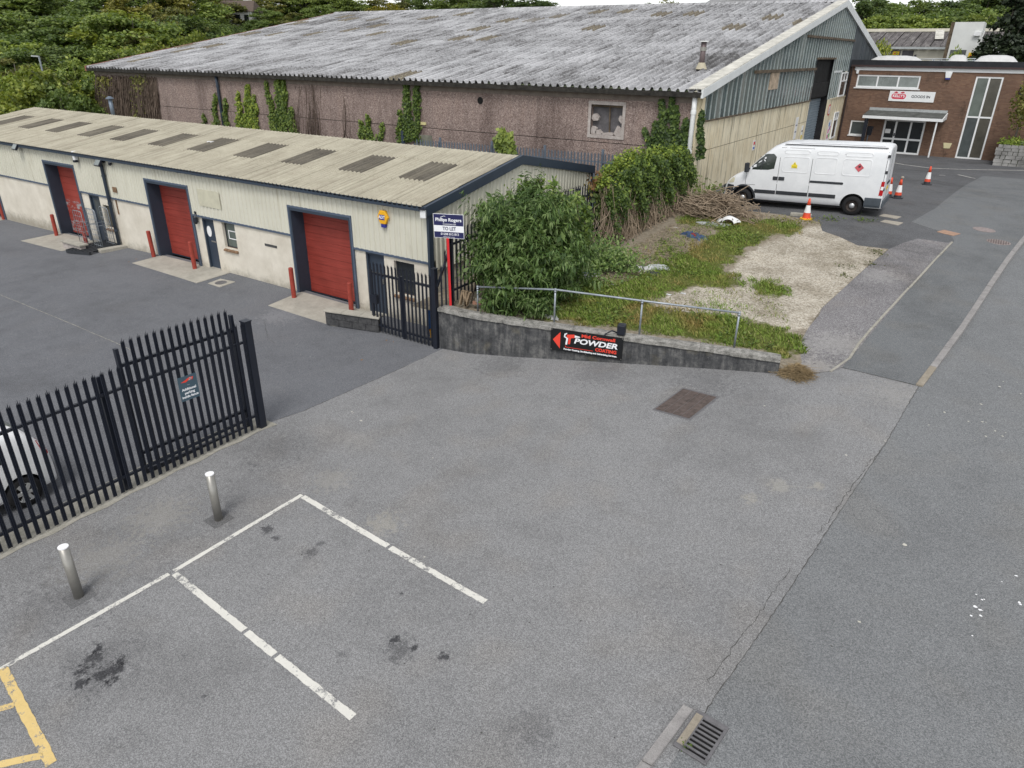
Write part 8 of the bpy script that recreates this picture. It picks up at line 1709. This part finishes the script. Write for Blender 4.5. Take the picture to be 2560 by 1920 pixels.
# ------------------------------------------------------------------ cage trolley, pallets and step by the far unit
def fr(name, pts, r_, par, mat): q = MB(); q.tube(pts, r_, 6); q.build(name, mat, par, smooth=True)
def cage(x0, y0, w, d, h_, z0, lab, rows, yaw=0.0):
    c = thing('roll_cage', lab, 'roll cage', (x0,y0,z0), yaw)
    for (a, b) in ((0,0),(w,0),(w,d),(0,d)):
        pass
    for y_ in (0, d):
        q = MB(); q.tube([(0,y_,.02),(0,y_,h_-.06),(.06,y_,h_),(w-.06,y_,h_),(w,y_,h_-.06),(w,y_,.02)], .014, 6); q.build('side_frame', M['galv_rail'], c, smooth=True, local=True)
        for k in range(1, rows): q = MB(); z = h_*k/rows; q.tube([(0,y_,z),(w,y_,z)], .007, 5); q.build('wire', M['galv_rail'], c, local=True)
        for k in range(1, 4): q = MB(); x = w*k/4; q.tube([(x,y_,.1),(x,y_,h_-.02)], .006, 5); q.build('wire', M['galv_rail'], c, local=True)
    for z in (.12, h_*.62):
        q = MB()
        for x in (0, w): q.tube([(x,0,z),(x,d,z)], .01, 5)
        q.build('cross_bar', M['galv_rail'], c, local=True, kind='stuff')
z_ = hm(-29.8,13.9)
cage(-30.35,13.95,.62,.5,1.45,z_,'galvanised roll cage standing before the glazed navy door',7); cage(-29.35,14.0,.62,.5,1.62,z_,'taller galvanised roll cage under the far unit window',8)
def pallet(x, y, z, yaw, lab):
    p = thing('black_pallet', lab, 'pallet', (x,y,z), yaw)
    for k in range(7): q = MB(); q.box(-.6+k*.18,-.6+k*.18+.11,-.5,.5,.11,.135); q.build('deck_slat', M['trim_dark'], p, local=True)
    for y_ in (-.45,0,.45): q = MB(); q.box(-.6,.6,y_-.05,y_+.05,0,.11); q.build('bearer', M['trim_dark'], p, local=True)
g1, g2 = G((222,628)), G((255,618)); pallet(g1.x,g1.y,g1.z+.0,.25,'black plastic pallet lying nearer the open yard'); pallet(g2.x+.1,g2.y+.25,g2.z+.0,.15,'black plastic pallet stacked against the roll cages')
lw2 = thing('white_step_wall', 'low pale block wall beside the black pallets', 'wall', tuple(G((180,618)))); a, b = G((160,622)), G((205,633)); d = (b-a).normalized(); n_ = Vector((-d.y,d.x,0))
for k in range(3): m_ = a.lerp(b, (k+.5)/3)+n_*.1; q = MB(); q.obox((m_.x,m_.y,m_.z+.14), ((b-a).length/3-.02,.2,.28), math.atan2(d.y,d.x)); q.build('block', M['plaster'], lw2)
m_ = a.lerp(b, .5)+n_*.12; q = MB(); q.obox((m_.x,m_.y,m_.z+.31), ((b-a).length+.1,.36,.06), math.atan2(d.y,d.x)); q.build('coping_slab', M['apron'], lw2, bevel=.008)
a, b = G((243,634)), G((322,617)); m_ = a.lerp(b, .5); d = b-a; o = MB().obox((m_.x,m_.y+.1,m_.z+.05), (d.length,.34,.13), math.atan2(d.y,d.x)).build('concrete_ramp_kerb', M['apron'], bevel=.01); tag(o, 'long concrete kerb laid on the yard by the black pallets', 'kerb')
# ------------------------------------------------------------------ rubble planter by the brick office
a = G((2478,413)); PYl = a.y; sp_ = thing('stone_planter', 'rubble stone planter wall at the corner of the brick office', 'planter', tuple(a)); zt = ony((2500,364), PYl).z; x0 = a.x+.05
M['stone'] = plain('grey_rubble', (.26,.255,.245), .9, var=.45, scale=1.3, coords='pos', bump=.6, bscale=14); random.seed(33); z = a.z-.05; row = 0
while z < zt-.05:
    hgt = random.uniform(.17,.28); x = x0+random.uniform(-.1,.05)
    while x < x0+4.2:
        w_ = random.uniform(.25,.55); q = MB(); rr = random.Random(int(x*100+z*1000)); q.prism([(x+.01,z+.008),(x+w_*.5,z+.005+rr.uniform(-.01,.01)),(x+w_-.012,z+.01),(x+w_-.015+rr.uniform(-.02,.01),z+hgt*.6),(x+w_-.02,z+hgt-.01),(x+w_*.4,z+hgt-.006),(x+.015,z+hgt-.012)], (0,PYl+rr.uniform(-.04,.03),0), (1,0,0), (0,0,1), (0,1,0), .4); q.build('stone', M['stone'], sp_); x += w_
    z += hgt; row += 1
q = MB(); q.box(x0+.1,x0+4.2,PYl+.06,PYl+.38,a.z-.1,zt-.03); q.box(x0+.05,x0+4.2,PYl+.38,KY0-.3,a.z-.1,zt+.02); q.build('soil', M['ground'], sp_)
pl = thing('planter_plants', 'bright green ferny plants filling the stone planter', 'plants', (x0+1.5,PYl+.8,zt)); n = 1300; P = np.stack([RNG.uniform(x0+.1,x0+3.5,n),RNG.uniform(PYl+.1,PYl+2.2,n),zt+np.abs(RNG.normal(.12,.14,n))],1); leaves_obj('leaves', *leaf_arrays(P, np.tile([0,-.4,.8],(n,1)), .22, .35, .2, .7), M['lf_ivyb'], pl)
c0 = np.array(ony((2562,262), PYl+1.6)); st_ = thing('small_planter_tree', 'small dark tree rooted in the stone planter', 'tree', (float(c0[0])-.05,PYl+1.6,zt)); n = 900; d = unit(RNG.normal(0,1,(n,3))); P = c0+d*np.array([.75,.6,1.5])*RNG.uniform(.4,1.1,(n,1)); leaves_obj('crown', *leaf_arrays(P, d, .2, .5, .3, .7), M['lf_olive'], st_); q = MB(); q.tube([(float(c0[0]),PYl+1.6,zt-.1),(float(c0[0])+.05,PYl+1.6,float(c0[2])+.8)], [.07,.02], 6); q.build('trunk', M['bark'], st_)
# ------------------------------------------------------------------ cracks, seams and specks on the asphalt
def crack(name, pts, w, jit, h, mat, seed=0, z=.006):
    rs = random.Random(seed); q = MB(); P = []
    for (x0, y0), (x1, y1) in zip(pts, pts[1:]):
        L = math.hypot(x1-x0, y1-y0); k = max(2, int(L/.07))
        for i in range(k): f = i/k; P.append((x0+(x1-x0)*f+rs.uniform(-jit,jit), y0+(y1-y0)*f+rs.uniform(-jit,jit)))
    P.append(pts[-1]); rows = []
    for i, p in enumerate(P):
        a, b = P[max(0,i-1)], P[min(len(P)-1,i+1)]; dx, dy = b[0]-a[0], b[1]-a[1]; l = math.hypot(dx, dy) or 1; nx_, ny_ = -dy/l, dx/l; ww = w*rs.uniform(.25,1.2)/2
        rows.append([(p[0]+nx_*ww, p[1]+ny_*ww, h(p[0],p[1])+z), (p[0]-nx_*ww, p[1]-ny_*ww, h(p[0],p[1])+z)])
    q.sheet(rows); return q.build(name, mat, kind='structure')
M['crack'] = plain('crack_dirt', (.075,.073,.07), .95, var=.3, scale=9, coords='pos')
crack('asphalt_seam', RE[3:], .013, .009, hm, M['crack'], 1); crack('asphalt_crack', [(-1.42,6.6),(-1.24,7.9),(-1.1,9.2)], .012, .03, hm, M['crack'], 2); crack('asphalt_crack', [(-.92,10.2),(-.8,11.2),(-.62,12.6),(-.5,13.2)], .016, .03, hm, M['crack'], 3)
crack('asphalt_seam', [(-11.28,13.15),(-11.5,9.05),(-11.66,8.4)], .02, .008, hm, M['crack'], 4); crack('asphalt_seam', [tuple(G(p).xy) for p in ((-40,720),(0,737),(140,794),(289,857),(330,876))], .022, .01, hm, M['edging'], 5); crack('asphalt_seam', [(-1.8,16.34),(-.3,16.11)], .02, .006, hm, M['crack'], 6, .012)
crack('asphalt_crack', [tuple(G(p).xy) for p in ((690,860),(670,845),(660,800))], .012, .02, hm, M['crack'], 7)
def specks(label, pxs, mat, rmin=.006, rmax=.03, seed=0, h=hm, z=.006):
    rs = random.Random(seed); q = MB()
    for px in pxs:
        p = G(px, h); r_ = rs.uniform(rmin, rmax); k = 7; q.add([(p.x+math.cos(6.283*i/k)*r_*rs.uniform(.5,1.3), p.y+math.sin(6.283*i/k)*r_*rs.uniform(.5,1.3), h(p.x,p.y)+z) for i in range(k)], [tuple(range(k))])
    o = q.build('surface_specks', mat); tag(o, label, 'specks', kind='stuff')
specks('white bird droppings dotted on the road', [(2437,1517),(2450,1525),(2455,1500),(2460,1499),(2548,1507),(2551,1512),(2440,1487),(2428,1540),(2452,1540),(2431,1590),(2505,1455),(2540,1440)], M['white_cap'], .008, .028, 2)
specks('pale lichen spots on the road and forecourt', [(2508,954),(2542,956),(2498,967),(2552,985),(2453,1011),(2450,1024),(2361,1031),(2421,1054),(2456,1055),(2465,1056),(2488,1078),(2514,1082),(2507,1091),(2465,1091),(2437,1102),(2322,1063),(2213,1103),(2115,1138),(880,1030),(884,1033),(893,1041),(903,1052),(1082,1145),(1218,888),(1285,904),(2295,876),(1911,1015),(1061,1393),(2148,1555),(2261,1362)], plain('pale_speck', (.50,.48,.42), .9), .01, .035, 3)
rs = random.Random(77); specks('scattered grit and chippings on the yard', [(rs.uniform(0,1000), rs.uniform(640,900)) for _ in range(70)], plain('grit', (.30,.30,.30), .9), .006, .018, 4); specks('scattered grit over the forecourt', [(rs.uniform(560,2150), rs.uniform(930,1850)) for _ in range(120)], plain('grit_dark', (.07,.068,.065), .9), .005, .016, 5)
specks('fallen leaves and twigs by the gate and wall foot', [(968,851),(985,855),(1150,878),(1165,880),(1190,882),(1220,884),(1400,896),(840,812),(870,815),(900,866),(905,900),(322,655),(340,648)]+[(rs.uniform(1105,1900), rs.uniform(872,876)+0.0) for _ in range(0)], plain('dead_leaf', (.20,.11,.05), .9), .02, .05, 6)
